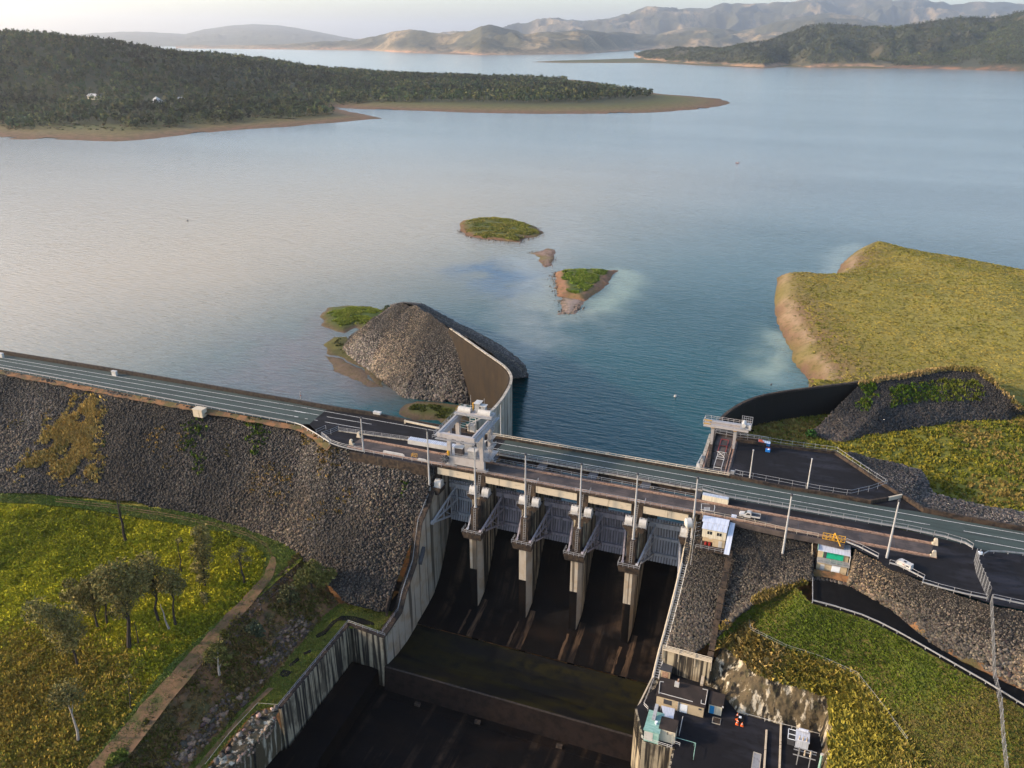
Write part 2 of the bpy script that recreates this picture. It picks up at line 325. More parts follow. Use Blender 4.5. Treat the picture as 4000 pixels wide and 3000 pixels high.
PALE = (.27, .28, .21); MUD = (.13, .085, .06)
sand_or_reflection([c3(1700,130), c3(1690,330), c3(1560,450), c3(1450,700), c3(1500,1000)], 26, (.27,.27,.24), .7)
sand_or_reflection([c3(1640,600), c3(1560,720), c3(1700,830), c3(1850,800)], 14, PALE, .7)
sand_or_reflection([c3(2070,520), c3(2120,560), c3(2090,680), c3(1950,760)], 11, (.30,.36,.26), .9)
sand_or_reflection([c3(1380,450), c3(1450,520), c3(1480,620)], 12, (.24,.27,.27), .7)
sand_or_reflection([c3(1010,215), c3(1150,330), c3(1420,345)], 6, MUD, .5)
sand_or_reflection([c3(1050,520), c3(1180,500), c3(1300,560), c3(1270,640)], 17, (.03,.080,.15), .95)  # blue paint for darker sky mirrored in a calm patch
sand_or_reflection([c3(1180,500), c3(1340,580)], 16, (.03,.080,.15), .9); sand_or_reflection([c3(1270,695), c3(1320,697)], 4, (.018,.05,.105), .9)  # rest of the painted blue sky reflection
sand_or_reflection([c3(80,830), c3(110,960), c3(90,1080), c3(160,1220), c3(330,1290), c3(480,1330)], 13, MUD, .75)
sand_or_reflection([c4(1000,110), c4(900,170), c4(840,330), c4(600,335)], 10, (.30,.35,.30), .8)
sand_or_reflection([c4(430,760), c4(470,850), c4(440,950), c4(340,1050)], 11, (.32,.38,.28), .9); sand_or_reflection([c4(600,1080), c4(500,1090)], 12, (.12,.20,.20), .6)
sand_or_reflection([cE(2100,120), cE(1900,300), cE(2150,420)], 30, (.15,.115,.105), .95)
sand_or_reflection([cA(1100,120), cA(1350,230)], 9, (.09,.085,.08), .7)
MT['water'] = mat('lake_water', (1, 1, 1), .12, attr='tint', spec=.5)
t = MT['water'].node_tree; N = t.nodes; p = N['Principled BSDF']; p.inputs['IOR'].default_value = 1.34
geo = N.new('ShaderNodeNewGeometry'); prev = None
for rot, sc, dist, st in ((.5, (.11, .50, 1), 1.0, .6), (.95, (.03, .10, 1), .8, .3)):
    mp = N.new('ShaderNodeMapping'); mp.inputs['Rotation'].default_value = (0, 0, rot); mp.inputs['Scale'].default_value = sc; t.links.new(geo.outputs['Position'], mp.inputs[0])
    n = N.new('ShaderNodeTexNoise'); n.inputs['Scale'].default_value = 1; n.inputs['Detail'].default_value = 4; n.inputs['Roughness'].default_value = .55; t.links.new(mp.outputs[0], n.inputs[0])
    b = N.new('ShaderNodeBump'); b.inputs['Strength'].default_value = st; b.inputs['Distance'].default_value = dist; t.links.new(n.outputs[0], b.inputs['Height'])
    if prev is not None: t.links.new(prev, b.inputs['Normal'])
    prev = b.outputs[0]
t.links.new(prev, p.inputs['Normal'])
a, b = wat.shape[:2]; i = np.arange(a*b).reshape(a, b); f = np.stack([i[:-1,:-1], i[:-1,1:], i[1:,1:], i[1:,:-1]], -1).reshape(-1, 4)
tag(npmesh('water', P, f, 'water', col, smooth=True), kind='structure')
g = B(); g.add([(-90000,-3000,-80), (90000,-3000,-80), (90000,95000,-80), (-90000,95000,-80)], [(0,1,2,3)]); tag(g.obj('ground', 'soil'), kind='structure')

def polyd(P, L):
    d = np.full(len(P), 1e9)
    for a, b in zip(L[:-1], L[1:]):
        a = np.array(a)[:2]; b = np.array(b)[:2]; e = b-a; t = np.clip(((P-a)@e)/(e@e+1e-9), 0, 1)
        d = np.minimum(d, np.hypot(*(P-(a+t[:, None]*e)).T))
    return d
def land(name, poly, res, height, colour, m='land', shore=None, pad=3, kind='structure'):
    q = np.array(poly)[:, :2]; lo = q.min(0)-pad*res; hi = q.max(0)+pad*res
    xs = np.arange(lo[0], hi[0], res); ys = np.arange(lo[1], hi[1], res); X, Y = np.meshgrid(xs, ys)
    P = np.stack([X.ravel(), Y.ravel()], 1); d = polyd(P, shore if shore is not None else list(q)+[q[0]])
    ins = inpoly(P, q); sdv = np.where(ins, d, -d); z = height(P, sdv); c = colour(P, sdv, z)
    i = np.arange(X.size).reshape(X.shape); f = np.stack([i[:-1,:-1], i[:-1,1:], i[1:,1:], i[1:,:-1]], -1).reshape(-1, 4)
    keep = (sdv > -pad*res*.8) if shore is None else (ins | (d < 2*res) & (z < WZ))
    f = f[keep[f].all(1)]; v = np.c_[P, z]; used = np.unique(f); mp = np.full(len(v), -1); mp[used] = np.arange(len(used))
    o = npmesh(name, v[used], mp[f], m, c[used], smooth=True)
    return tag(o, kind=kind), (P, sdv, z, ins)
RED = np.array([.150, .078, .044]); TAN = np.array([.140, .108, .040]); OLV = np.array([.082, .086, .022]); DGR = np.array([.038, .046, .020])
def ramp(t, stops):
    c = np.zeros((len(t), 3)); xs = [s[0] for s in stops]
    for k in range(3): c[:, k] = np.interp(t, xs, [s[1][k] for s in stops])
    return c
# ---- wooded land across the lake on the left
shoreD = [(-150,285),(0,296),(20,302),(60,301),(110,300),(170,303),(250,306),(330,300),(420,289),(520,280),(620,274),(720,265),(790,259),(825,256),(800,250),(770,243),(735,236),(722,231),
 (760,235),(850,238),(1000,243),(1150,246),(1300,246),(1420,243),(1500,237),(1555,230),(1578,222),(1560,214),(1500,208),(1440,204),(1340,192),(1250,184),(1290,181),(1293,178),(1240,172),(1150,170),(900,165),(720,160),(655,157)]
shoreL = W2(D_(shoreD)); outline = shoreL+[UD(1000, 200, 4600), UD(300, 200, 5600), UD(-500, 200, 5600), UD(-700, 500, 1800)]
ridge = [UD(x*1.8083, y*1.8083, d) for x, y, d in ((-120,58,2600),(0,63,2600),(80,69,2600),(160,79,2620),(250,98,2700),(330,109,2780),(420,119,2860),(520,129,2990),(600,141,3150),(650,154,3300))]
RD = np.array([r[:2] for r in resample(ridge, 60)]); RZ = resample(ridge, 60)[:, 2]-15
def hL(P, s):
    z = WZ+np.where(s > 0, np.minimum(s*.05, 5)+np.minimum(np.maximum(s-80, 0)*.02, 6), s*.08)
    d2 = (P[:, None, 0]-RD[None, :, 0])**2+(P[:, None, 1]-RD[None, :, 1])**2; k = d2.argmin(1); d = np.sqrt(d2[np.arange(len(P)), k])
    hill = np.maximum(RZ[k]-WZ-8, 0)*np.exp(-(d/480)**2)*sstep(20, 500, s)
    return z+hill+(fbm(P[:, 0]*.004, P[:, 1]*.004, 4, 3)*18)*sstep(150, 700, s)*sstep(0, 60, hill)+fbm(P[:, 0]*.02, P[:, 1]*.02, 3, 9)*.8
def cL_(P, s, z): return ramp(s+8*fbm(P[:, 0]*.03, P[:, 1]*.03, 3, 2), [(-5, (.10,.06,.04)), (4, RED*1.15), (26, RED*1.15), (60, TAN*.95+RED*.2), (120, OLV*1.1), (200, DGR)])
_, (P, s, z, ins) = land('wooded_peninsula', outline, 14, hL, cL_, shore=shoreL)
forestD = [(-150,272),(0,270),(20,276),(60,277),(110,278),(170,279),(250,281),(330,277),(420,268),(520,263),(560,258),(600,255),(630,256),(660,251),(712,247),(722,243),(680,232),(715,223),(850,221),(1000,222),(1150,224),(1250,223),(1350,217),(1412,210),(1400,203),(1300,188),(1225,181),(1222,174),(1100,171),(900,166),(720,161),(655,157)]
FP = W2(D_(forestD), -20)+[UD(1000, 200, 4600), UD(300, 200, 5600), UD(-500, 200, 5600), UD(-700, 500, 1800)]
r = np.random.default_rng(5)
def height_at(q, fun, shore, outl): 
    d = polyd(q[:, :2], shore); i = inpoly(q, outl); return fun(q[:, :2], np.where(i, d, -d)), np.where(i, d, -d)
def woods(name, q, z, hmin, hmax, k, cols, seed, pale=.0):
    r = np.random.default_rng(seed); n = len(q); h = hmin+(hmax-hmin)*r.random(n)
    base = np.c_[q[:, :2], z]; rad = h*(.22+.12*r.random(n))
    d = r.normal(size=(n, k, 3)); d /= np.linalg.norm(d, axis=-1, keepdims=True); d *= r.random((n, k, 1))**.4
    cen = base[:, None, :]+np.stack([d[..., 0]*rad[:, None], d[..., 1]*rad[:, None], h[:, None]*(.62+.36*d[..., 2])], -1)
    sz = (h*.20)[:, None, None, None]; tri = r.normal(size=(n, k, 3, 3)); tri /= np.linalg.norm(tri, axis=-1, keepdims=True)
    v = cen[:, :, None, :]+tri*sz*(.6+.8*r.random((n, k, 1, 1)))
    cols = np.array(cols); c = cols[r.integers(0, len(cols), n)]*(.45+1.15*r.random((n, 1)))*(1.0+.9*fbm(q[:, 0]*.006, q[:, 1]*.006, 3, seed)).clip(.5, 1.6)[:, None]; c = np.repeat(c[:, None], k, 1)*(.75+.5*r.random((n, k, 1)))
    # pale gum stems: thin upright triangles
    w = (h*.016)[:, None]; s0 = base+np.c_[w, 0*w, 0*w]; s1 = base-np.c_[w, 0*w, 0*w]; s2 = base+np.c_[0*w, 0*w, (h*.7)[:, None]]
    tv = np.stack([s0, s1, s2], 1); tc = np.repeat(np.array([[.16, .145, .12]])*(.5+.8*r.random((n, 1))), 3, 0)
    v = np.r_[v.reshape(-1, 3), tv.reshape(-1, 3)]; c = np.r_[np.repeat(c.reshape(-1, 3), 3, 0), tc]
    return npmesh(name, v, np.arange(len(v)).reshape(-1, 3), 'leaf', c/.10)
q = np.array(FP)[:, :2]; lo, hi = q.min(0), q.max(0)
cand = r.random((78000, 2))*(hi-lo)+lo; dist = np.hypot(cand[:, 0]-CAMX, cand[:, 1]-CAMY)
cand = cand[inpoly(cand, FP) & (dist < 3700)]
zz, ss = height_at(cand, hL, shoreL, outline)
bq = cand[(ss > 3) & (ss < 160)][:9000]; hq, sq = height_at(bq, hL, shoreL, outline)
tag(tufts('bank_scrub', np.c_[bq, hq], 1.6, 4.0, [(.10,.085,.035), (.07,.075,.028), (.13,.09,.05), (.05,.06,.022)], 5, 12, lean=1.0), kind='stuff')
clear = [(U(205*1.8083, 216*1.8083, -10), 22), (U(340*1.8083, 224*1.8083, -12), 26), (U(322*1.8083, 226*1.8083, -12), 18), (U(392*1.8083, 218*1.8083, -12), 16)]
ok = (ss > 14+10*fbm(cand[:, 0]*.02, cand[:, 1]*.02, 3, 21)) & (fbm(cand[:, 0]*.007, cand[:, 1]*.007, 4, 22) < .45)
for c, rr in clear:
    e = (CAMP-c)[:2]; e = e/np.hypot(*e); dx, dy = cand[:, 0]-c[0], cand[:, 1]-c[1]; al = dx*e[0]+dy*e[1]; la = np.abs(dx*e[1]-dy*e[0])
    ok &= ~((al > -30) & (al < 130) & (la < rr*.55))
FC = [(.030,.046,.015), (.050,.064,.020), (.022,.036,.016), (.085,.088,.030), (.070,.062,.026), (.040,.052,.024)]
tag(woods('forest', cand[ok], zz[ok], 10, 19, 22, FC, 8), kind='stuff')
# ---- distant ranges: shore -> folds -> ridge -> back slope
def rangehill(name, ridge, shore_py, D0, amp, cols, nu=420, nv=46, seed=0, sc=.0009, k=1.8083, power=1.25, woodsy=0):
    sd_ = lambda x: math.hypot(*(U(x*k, np.interp(x, [a for a, _ in shore_py], [b for _, b in shore_py])*k, WZ)-CAMP)[:2])
    R = np.array([UD(x*k, y*k, max(d, 1.22*sd_(x))) for x, y, d in ridge]); px = np.array([x for x, _, _ in ridge], float)
    xs = np.linspace(px[0], px[-1], nu); Rr = np.stack([np.interp(xs, px, R[:, c]) for c in range(3)], 1)
    Rr[:, 2] += fbm(xs*.03, xs*0+seed, 4, seed)*amp*.16
    sh = np.array([U(x*k, np.interp(x, [a for a, _ in shore_py], [b for _, b in shore_py])*k, WZ-.5) for x in xs])
    G = []; back = Rr+(Rr-CAMP)*np.array([.35, .35, 0]); back[:, 2] = WZ-20
    for j in range(nv):
        t = j/(nv-1); p = sh+(Rr-sh)*t; h = (Rr[:, 2]-WZ)
        f1 = fbm(p[:, 0]*sc, p[:, 1]*sc, 5, seed+1); rid = 1-np.abs(f1)*2.2
        p[:, 2] = WZ-.5+h*(t**power)*(1+.0*f1)+amp*(rid-.35)*np.sin(math.pi*min(t*1.02, 1))*np.clip(h/ (np.abs(h).max()+1e-6)+.25, 0, 1)
        if j == 0: p[:, 2] = WZ-1.5
        G.append(p)
    for t in (.3, .65, 1): G.append(Rr*(1-t)+back*t)
    G = np.array(G); G[1:nv-1, :, 2] = np.maximum(G[1:nv-1, :, 2], WZ+.4+G[1:nv-1, :, 2]*0)
    v = G.reshape(-1, 3); hz = v[:, 2]-WZ
    nz = fbm(v[:, 0]*sc*2.5, v[:, 1]*sc*2.5, 4, seed+7)
    c = ramp(hz+nz*18, [(0, cols[0]), (7, cols[0]), (16, cols[1]), (60, cols[2]), (400, cols[2])]); g = sstep(.05, .35, nz)[:, None]*.7; c = c*(1-g)+np.array(cols[3])*g
    a, b = G.shape[:2]; i = np.arange(a*b).reshape(a, b); f = np.stack([i[:-1,:-1], i[:-1,1:], i[1:,1:], i[1:,:-1]], -1).reshape(-1, 4)
    tag(npmesh(name, v, f, 'far', c, smooth=True), kind='structure')
    if woodsy:
        q = scatter_on(G[4:nv], woodsy, seed); n3 = fbm(q[:, 0]*sc*2.5, q[:, 1]*sc*2.5, 4, seed+7); q = q[(q[:, 2] > WZ+9+4*n3) & (n3 < .36)]
        tag(woods(name.replace('hills', 'woods'), q, q[:, 2]-2, 10, 20, 6, FC, seed), kind='stuff')
    return G

rangehill('mountains', [(-200,96,27000),(60,90,27000),(150,78,27000),(200,71,27000),(260,68,27000),(330,69,27000),(400,73,27000),(440,63,28000),(490,56,28000),(545,51.5,28000),(600,54,28000),(650,62,28000),(735,78,28000),(800,90,28000)],
          [(-200,100),(800,101)], 0, 120, [(.10,.10,.06)]*3+[(.14,.12,.07)], seed=31, nv=24)
rangehill('high_ranges', [(760,92,14500),(860,80,14500),(960,76,14500),(1060,70,14500),(1120,55,14500),(1165,46,14500),(1240,42,14500),(1330,37,14500),(1380,22,14500),(1430,17,14500),(1500,20,14500),(1560,7,14500),(1595,12,14500),(1630,7,14500),(1690,2,14500),(1770,-3,14500),(1860,-6,14500),(1950,-3,14500),(2020,5,14500),(2080,8,14500),(2130,3,14500),(2212,4,14500),(2400,14,14500)],
          [(760,101),(1400,100),(2400,100)], 0, 560, [(.30,.22,.12), (.16,.125,.07), (.075,.07,.042), (.38,.27,.15)], seed=12, sc=.0008, nv=70)
rangehill('far_shore_hills', [(380,101,9500),(460,99,9300),(560,97,9000),(640,97,8600),(700,90,8600),(760,86,8600),(810,78,8600),(850,66,8600),(885,64,8600),(930,72,8600),(975,71,8600),(1010,71,8600),(1040,61,8800),(1062,57,8800),(1090,65,8800),(1150,72,9000),(1250,62,9400),(1340,70,9400),(1420,74,9400),(1500,60,9600),(1600,66,9600),(1700,40,10000),(1790,25,10000),(1850,34,10000),(1950,62,10000),(2100,60,9800),(2300,50,9800)],
          [(380,104.5),(500,105.5),(640,107.5),(720,109),(800,109),(860,113),(960,116),(1040,119),(1160,117),(1260,116),(1330,111),(1370,108),(1500,108),(2300,108)], 0, 210, [(.48,.27,.15), (.24,.17,.095), (.085,.078,.045), (.40,.28,.15)], seed=5, sc=.0011, nv=56)
rangehill('low_island_hills', [(880,113,6400),(940,107,6500),(1000,103,6600),(1060,101,6700),(1110,97,6800),(1170,99,6900),(1230,96,7000),(1290,99,7000),(1345,106,7000),(1362,109,7000)],
          [(880,115),(960,117.5),(1040,119.5),(1160,118.5),(1260,117),(1330,112),(1362,110)], 0, 22, [(.30,.18,.10), (.08,.075,.045), (.05,.054,.034), (.16,.12,.07)], seed=21, sc=.002, nv=24)
rangehill('right_hills', [(1370,119,4700),(1395,112,4800),(1450,107,4900),(1520,103,5000),(1580,104,5000),(1640,94,5200),(1700,76,5400),(1740,58,5500),(1790,50,5600),(1840,56,5600),(1900,60,5600),(1960,55,5600),(2030,40,5700),(2080,35,5700),(2140,38,5600),(2212,28,5500),(2420,12,5400)],
          [(1370,122),(1395,131),(1450,136),(1520,140),(1590,144),(1650,147),(1700,143),(1750,146),(1850,146),(2420,150)], 0, 125, [(.34,.20,.11), (.10,.09,.045), (.042,.048,.026), (.10,.08,.042)], seed=3, sc=.0030, nv=60, woodsy=42000, power=1.1)
rangehill('right_near_hills', [(1855,143,3250),(1900,133,3300),(1940,118,3400),(1980,107,3500),(2030,98,3600),(2080,88,3650),(2130,74,3700),(2180,58,3700),(2212,48,3700),(2400,18,3700)],
          [(1855,146),(1900,147.5),(1980,149),(2040,149.5),(2120,152),(2212,153.5),(2400,157)], 0, 26, [(.24,.125,.065), (.07,.065,.034), (.034,.042,.024), (.055,.055,.03)], seed=8, sc=.004, nv=50, woodsy=15000, power=.9)
sp = W2(D_([(1145,134),(1200,131),(1280,129),(1360,126),(1420,126),(1480,130),(1440,137),(1380,136),(1300,136),(1210,136)]))
land('spit', sp, 25, lambda P, s: WZ+np.clip(s*.04, -3, 4), lambda P, s, z: ramp(s, [(0, RED*1.3), (60, TAN*1.1), (140, OLV)]), pad=1)
fl = W2(D_([(1480,132),(1600,137),(1760,138),(1900,140),(2040,143),(1900,149),(1760,146),(1690,145),(1650,148),(1590,145),(1500,141),(1420,136),(1380,133),(1420,128)]))
land('shore_flats', fl, 25, lambda P, s: WZ+np.clip(s*.03, -3, 5), lambda P, s, z: ramp(s, [(0, RED*1.3), (50, TAN), (120, OLV)]), pad=1)
# ---- islands and mud banks
def island(name, pts, hmax, w, cols, label, n=0, seed=1, res=1.2, tcol=None, th=.9, rag=2.6):
    poly = W2(pts)
    def h(P, s):
        s = s+rag*fbm(P[:, 0]*.12, P[:, 1]*.12, 3, seed); return WZ+np.where(s > 0, hmax*(1-np.exp(-s/w)), s*.25)+.35*fbm(P[:, 0]*.25, P[:, 1]*.25, 3, seed+4)*sstep(0, 4, s)
    o, (P, s, z, ins) = land(name, poly, res, h, lambda P, s, z: ramp(s+2*fbm(P[:, 0]*.15, P[:, 1]*.15, 3, seed), cols), m='landfine', kind='structure')
    if n:
        q = np.array(poly); lo, hi = q[:, :2].min(0), q[:, :2].max(0); r = np.random.default_rng(seed); c = r.random((n*3, 2))*(hi-lo)+lo
        d = polyd(c, [a for a in poly]+[poly[0]]); c = c[inpoly(c, poly) & (d > cols[1][0]+2+4*fbm(c[:, 0]*.2, c[:, 1]*.2, 3, seed)) & (fbm(c[:, 0]*.16, c[:, 1]*.16, 3, seed+9) > -.12)][:n]; d = polyd(c, [a for a in poly]+[poly[0]])
        tag(tufts(name.replace('island', 'island_grass') if 'island' in name else name+'_grass', np.c_[c, h(c, d)], th*.55, 1.3, tcol, 5, seed, lean=1.2), kind='stuff')
    return poly
GI = [(.20,.19,.04), (.14,.15,.035), (.26,.21,.05), (.11,.13,.03)]
isl = [(0, RED*.95), (2, RED*1.15), (4.5, TAN*.8), (8, OLV*1.0), (30, OLV*1.15)]
island('island', [c3(*q) for q in [(1012,215),(1040,190),(1150,172),(1250,170),(1380,185),(1450,205),(1520,235),(1560,260),(1565,285),(1450,310),(1420,335),(1300,325),(1150,310),(1060,290),(1020,255)]], 2.4, 7, isl, '', 5200, 2, tcol=GI)
island('mud_bank', [c3(*q) for q in [(1490,405),(1560,395),(1600,375),(1640,385),(1645,440),(1625,490),(1580,497),(1545,460),(1555,435)]], .9, 5, [(0, (.16,.095,.07)), (4, (.24,.16,.12)), (30, (.26,.19,.15))], '', 0, 3, res=1.2)
I3 = island('triangle_island', [c3(*q) for q in [(1640,535),(1700,518),(1850,513),(1900,518),(2060,522),(1990,610),(1900,690),(1850,730),(1760,712),(1680,700),(1660,690),(1670,640),(1650,580)]], 3.2, 6, [(0, (.20,.10,.055)), (4.5, (.22,.12,.07)), (7, (.055,.075,.016)), (12, (.05,.075,.014)), (30, (.06,.08,.016))], '', 4200, 4, tcol=[(.13,.19,.028), (.18,.20,.04), (.10,.15,.022)])
island('gravel_bank', [c3(*q) for q in [(1690,700),(1760,708),(1840,712),(1830,745),(1780,812),(1660,817),(1685,770)]], 1.2, 5, [(0, (.17,.11,.08)), (4, (.27,.20,.16)), (30, (.27,.20,.16))], '', 0, 6, res=1.0)
island('grassy_flat', [c3(*q) for q in [(88,835),(140,765),(300,752),(420,760),(520,790),(560,770),(600,800),(480,880),(400,930),(320,900),(250,935),(180,925),(110,880)]], 2.0, 7, [(0, (.11,.07,.045)), (3, (.075,.075,.02)), (7, (.055,.08,.016)), (30, (.05,.08,.014))], '', 4600, 7, res=1.2, tcol=[(.17,.20,.03), (.21,.21,.04), (.14,.17,.026)], th=.7)
island('reed_flat', [c3(*q) for q in [(120,1010),(170,960),(260,960),(330,1080),(450,1190),(508,1300),(480,1290),(380,1180),(250,1110),(150,1080)]], 1.0, 6, [(0, (.09,.06,.035)), (3, (.07,.065,.022)), (30, (.06,.065,.018))], '', 900, 8, res=1.2, tcol=[(.06,.075,.016), (.10,.085,.03)], th=.7)
island('mud_flat', [c3(*q) for q in [(115,1085),(230,1100),(380,1190),(480,1290),(508,1305),(400,1292),(250,1235),(160,1185)]], .5, 6, [(0, (.10,.07,.05)), (4, (.14,.095,.06)), (30, (.11,.085,.05))], '', 0, 9, res=1.2)
island('wet_grass_flat', [cA(*q) for q in [(1370,330),(1440,250),(1600,215),(1850,235),(2080,270),(2240,300),(2260,480),(2050,560),(1800,480),(1560,455),(1420,425)]], 1.4, 6, [(0, (.06,.042,.03)), (2.5, (.10,.07,.042)), (6, (.07,.078,.02)), (30, (.075,.08,.02))], '', 1100, 10, res=1.0, tcol=[(.075,.085,.02), (.06,.07,.018)], th=.6)
# ---- grassy bank on the right shore
shoreR = W2([c4(*q) for q in [(670,1150),(660,1060),(600,1000),(540,920),(550,870),(520,830),(480,750),(440,660),(420,560),(425,480),(440,335),(500,340),(560,345),(700,362),(820,357),(870,310),(900,245),(960,190),(1010,150),(1090,113),(1180,120),(1400,185),(1700,240),(2000,300),(2212,340),(2900,460)]])
w_end = U(*c4(1040, 1092), .6)
polyR = shoreR+[np.array([420, 260, 0]), np.array([420, 6, 0]), np.array([150, 6, 0])]+[U(*cP(*q), 0) for q in [(2080,1010),(1900,890),(1470,600),(900,530),(640,480),(480,440)]]+[U(*c4(300, 1330), -8), U(*c4(680, 1132), .5)]
def hR(P, s):
    b = np.where(s > 0, 8.5*(1-np.exp(-s/8))+np.minimum(s*.085, 9), s*.3); z = WZ+b
    f = sstep(150, 95, P[:, 1]-.18*(P[:, 0]-85)); z = z*(1-f)+(-10.0)*f
    g = sstep(34, 8, P[:, 1]-(0))*sstep(150, 190, P[:, 0]); 
    return z+fbm(P[:, 0]*.03, P[:, 1]*.03, 4, 6)*1.1*sstep(3, 20, s)+.3*fbm(P[:, 0]*.3, P[:, 1]*.3, 3, 2)*sstep(2, 8, s)
def cRr(P, s, z):
    n = fbm(P[:, 0]*.06, P[:, 1]*.06, 3, 4); c = ramp(s+5*n, [(0, (.13,.075,.045)), (3, (.18,.11,.06)), (7, (.26,.18,.11)), (11, (.15,.092,.048)), (22, (.16,.12,.035)), (34, (.205,.165,.038)), (90, (.23,.19,.043)), (300, (.225,.19,.044))])
    g = sstep(.0, .35, fbm(P[:, 0]*.022, P[:, 1]*.022, 3, 14))[:, None]; c = c*(1-.5*g)+np.array([.14, .125, .026])*.5*g
    nearf = sstep(120, 80, P[:, 1]-.18*(P[:, 0]-85))[:, None]; return c*(1-nearf)+np.array([.14, .135, .02])*nearf
land('grassy_bank', polyR, 2.2, hR, cRr, m='landfine', shore=shoreR)
r = np.random.default_rng(77); q = np.array(polyR); c = r.random((160000, 2))*np.array([400, 420])+np.array([20, 15]); c = c[inpoly(c, polyR)]
d = polyd(c, shoreR); k = d > 7+9*r.random(len(d)); c = c[k]; d = d[k]; c, d = c[:62000], d[:62000]
TT = np.c_[c, hR(c, d)]; nearm = (c[:, 1]-.18*(c[:, 0]-85)) < 105
GT = [(.36,.28,.065), (.30,.25,.052), (.25,.22,.042), (.19,.185,.032), (.33,.25,.06)]
tag(tufts('bank_grass', TT[~nearm], .2, 1.7, np.array(GT)*.72, 4, 3, lean=1.8, var=.2), kind='stuff')
tag(tufts('lush_bank_grass', TT[nearm], .7, 1.2, [(.17,.155,.020), (.21,.175,.028), (.14,.14,.018), (.10,.11,.016), (.19,.14,.04)], 7, 4), kind='stuff')

for (pp_, n_, sd_, tn) in (([c3(1020,255), c3(1060,292), c3(1150,312), c3(1300,327), c3(1420,337), c3(1560,287), c3(1520,235)], 260, 5, (2.2,1.5,1.1)), ([c3(1640,535), c3(1650,580), c3(1670,640), c3(1680,700)], 200, 6, (2.6,2.0,1.6)), ([c3(1690,720), c3(1760,740), c3(1800,770), c3(1700,800)], 420, 7, (3.4,2.8,2.4)), ([c3(1500,405), c3(1600,400), c3(1620,450), c3(1590,490)], 360, 8, (3.0,2.4,2.0))):
    L_q = resample(W2(pp_), n_); rr_ = np.random.default_rng(sd_); L_q = L_q+np.c_[rr_.normal(0, 1.9, (n_, 2)), np.full(n_, .25)]
    tag(rocks('shore_rocks', L_q, .3, 1.1, np.array(tn), sd_), kind='stuff')
# ================================================================ rockfill, fields, roads around the dam
ROCKT = None
def W3(pts): return [U(x, y, z) for x, y, z in pts]
eT = W3([(-300,1391,-.3),(0,1448,-.3),(300,1505,-.3),(600,1562,-.3),(900,1618,-.3),(1189,1671,-.3),(1292,1744,-.4),(1500,1792,-1.2),(1705,1828,-1.6)])
eB = W3([(-300,1903,-25),(0,1923,-25),(300,1938,-25.3),(560,1968,-25.8),(800,2012,-26.3),(1110,2125,-27.5),(1245,2240,-29),(1350,2352,-32),(1506,2392,-34)])
GE = loft([eT, eB], 330, 90, 1.2, .09, 3, True); GE[0, :, 2] = np.interp(np.arange(330), np.linspace(0, 329, 9), [p[2] for p in eT])
tag(gridmesh('embankment', GE, 'rockbed'), kind='structure')
def rock_tint(P, s):                                     # big soft patches of darker, browner or bluer stone
    n = fbm(P[:, 0]*.035, P[:, 1]*.05, 4, s); m = fbm(P[:, 0]*.11, P[:, 1]*.11, 3, s+3)
    g = np.clip(1.0+1.5*n+.5*m, .35, 1.9)[:, None]; return 1.0*g*(np.array([1.0, .985, .97])+np.array([[.18, .06, -.12]])*sstep(.0, .3, fbm(P[:, 0]*.06, P[:, 1]*.06, 3, s+9))[:, None])
def rockfield(name, G, n, smin, smax, seed, tint=None, exclude=None):
    P = scatter_on(G, n, seed)
    if exclude is not None: P = P[~exclude(P)]
    t = rock_tint(P, seed)
    if tint is not None: t = t*tint(P)
    o = rocks(name, P, smin, smax, t[:, :], seed); return tag(o, kind='stuff')
# vegetation patches on the left slope
def blob(px, py, z, rx, ry): c = U(px, py, z); return c, rx, ry
tri = [U(*cE(*q), z) for q, z in (((560,555),-8),((700,575),-8.5),((712,700),-12),((705,990),-19),((500,1010),-20),((330,960),-19),((120,975),-20),((150,900),-17),((330,760),-13.5),((450,640),-10.5))]
def intri(P): return inpoly(P[:, :2]+np.random.default_rng(1).normal(0, 1.6, (len(P), 2))+5*np.stack([fbm(P[:,0]*.16, P[:,1]*.16, 4, 1), .6*fbm(P[:,0]*.16, P[:,1]*.16, 4, 5)], 1), tri)
r2 = np.random.default_rng(2)
rockfield('embankment_rocks', GE, 60000, .25, 1.1, 4, exclude=lambda P: intri(P) & (r2.random(len(P)) < .75))
Q = scatter_on(GE, 60000, 9); Q1 = Q[intri(Q) & (fbm(Q[:, 0]*.25, Q[:, 1]*.25, 3, 6) > -.2)][:4200]
tag(tufts('dry_slope_grass', Q1, .9, 1.0, [(.38,.26,.08), (.30,.21,.06), (.22,.17,.05), (.44,.29,.10), (.16,.14,.03)], 7, 3), kind='stuff')
def near(P, px, py, z, rad): c = U(px, py, z); return np.hypot(P[:, 0]-c[0], P[:, 1]-c[1]) < rad*(1+.6*fbm(P[:, 0]*.4, P[:, 1]*.4, 2, 8))
spots = [(cE(1430,850),-13.5,5,1),(cE(1450,960),-15.5,3,1),(cE(1880,840),-11.5,4,1),(cE(1880,900),-12.5,4,1),(cE(745,815),-14,1.2,1),(cE(1120,830),-13.5,4,0),(cE(1330,865),-14,2.5,0),(cE(1210,940),-15.5,2,0),
 (cE(1640,935),-14,2,0),(cE(1890,1100),-18,4,0),(cE(2060,1130),-18,3,0),(cE(2020,1210),-20,4,0),(cA(480,800),-2,5,0),(cA(230,640),-1,4,0),(cA(450,1050),-6,4,0),(cA(1250,950),-2.2,4,0),(cA(1500,1020),-3,4,0),(cA(1440,1500),-11,2,1),(cA(640,1590),-14,3,0),(cA(270,1530),-13,3,0),(cE(100,610),-9.5,3,0),(cE(330,620),-9.5,2,0),(cE(150,1240),-25,2,0)]
pr = []; pg = []
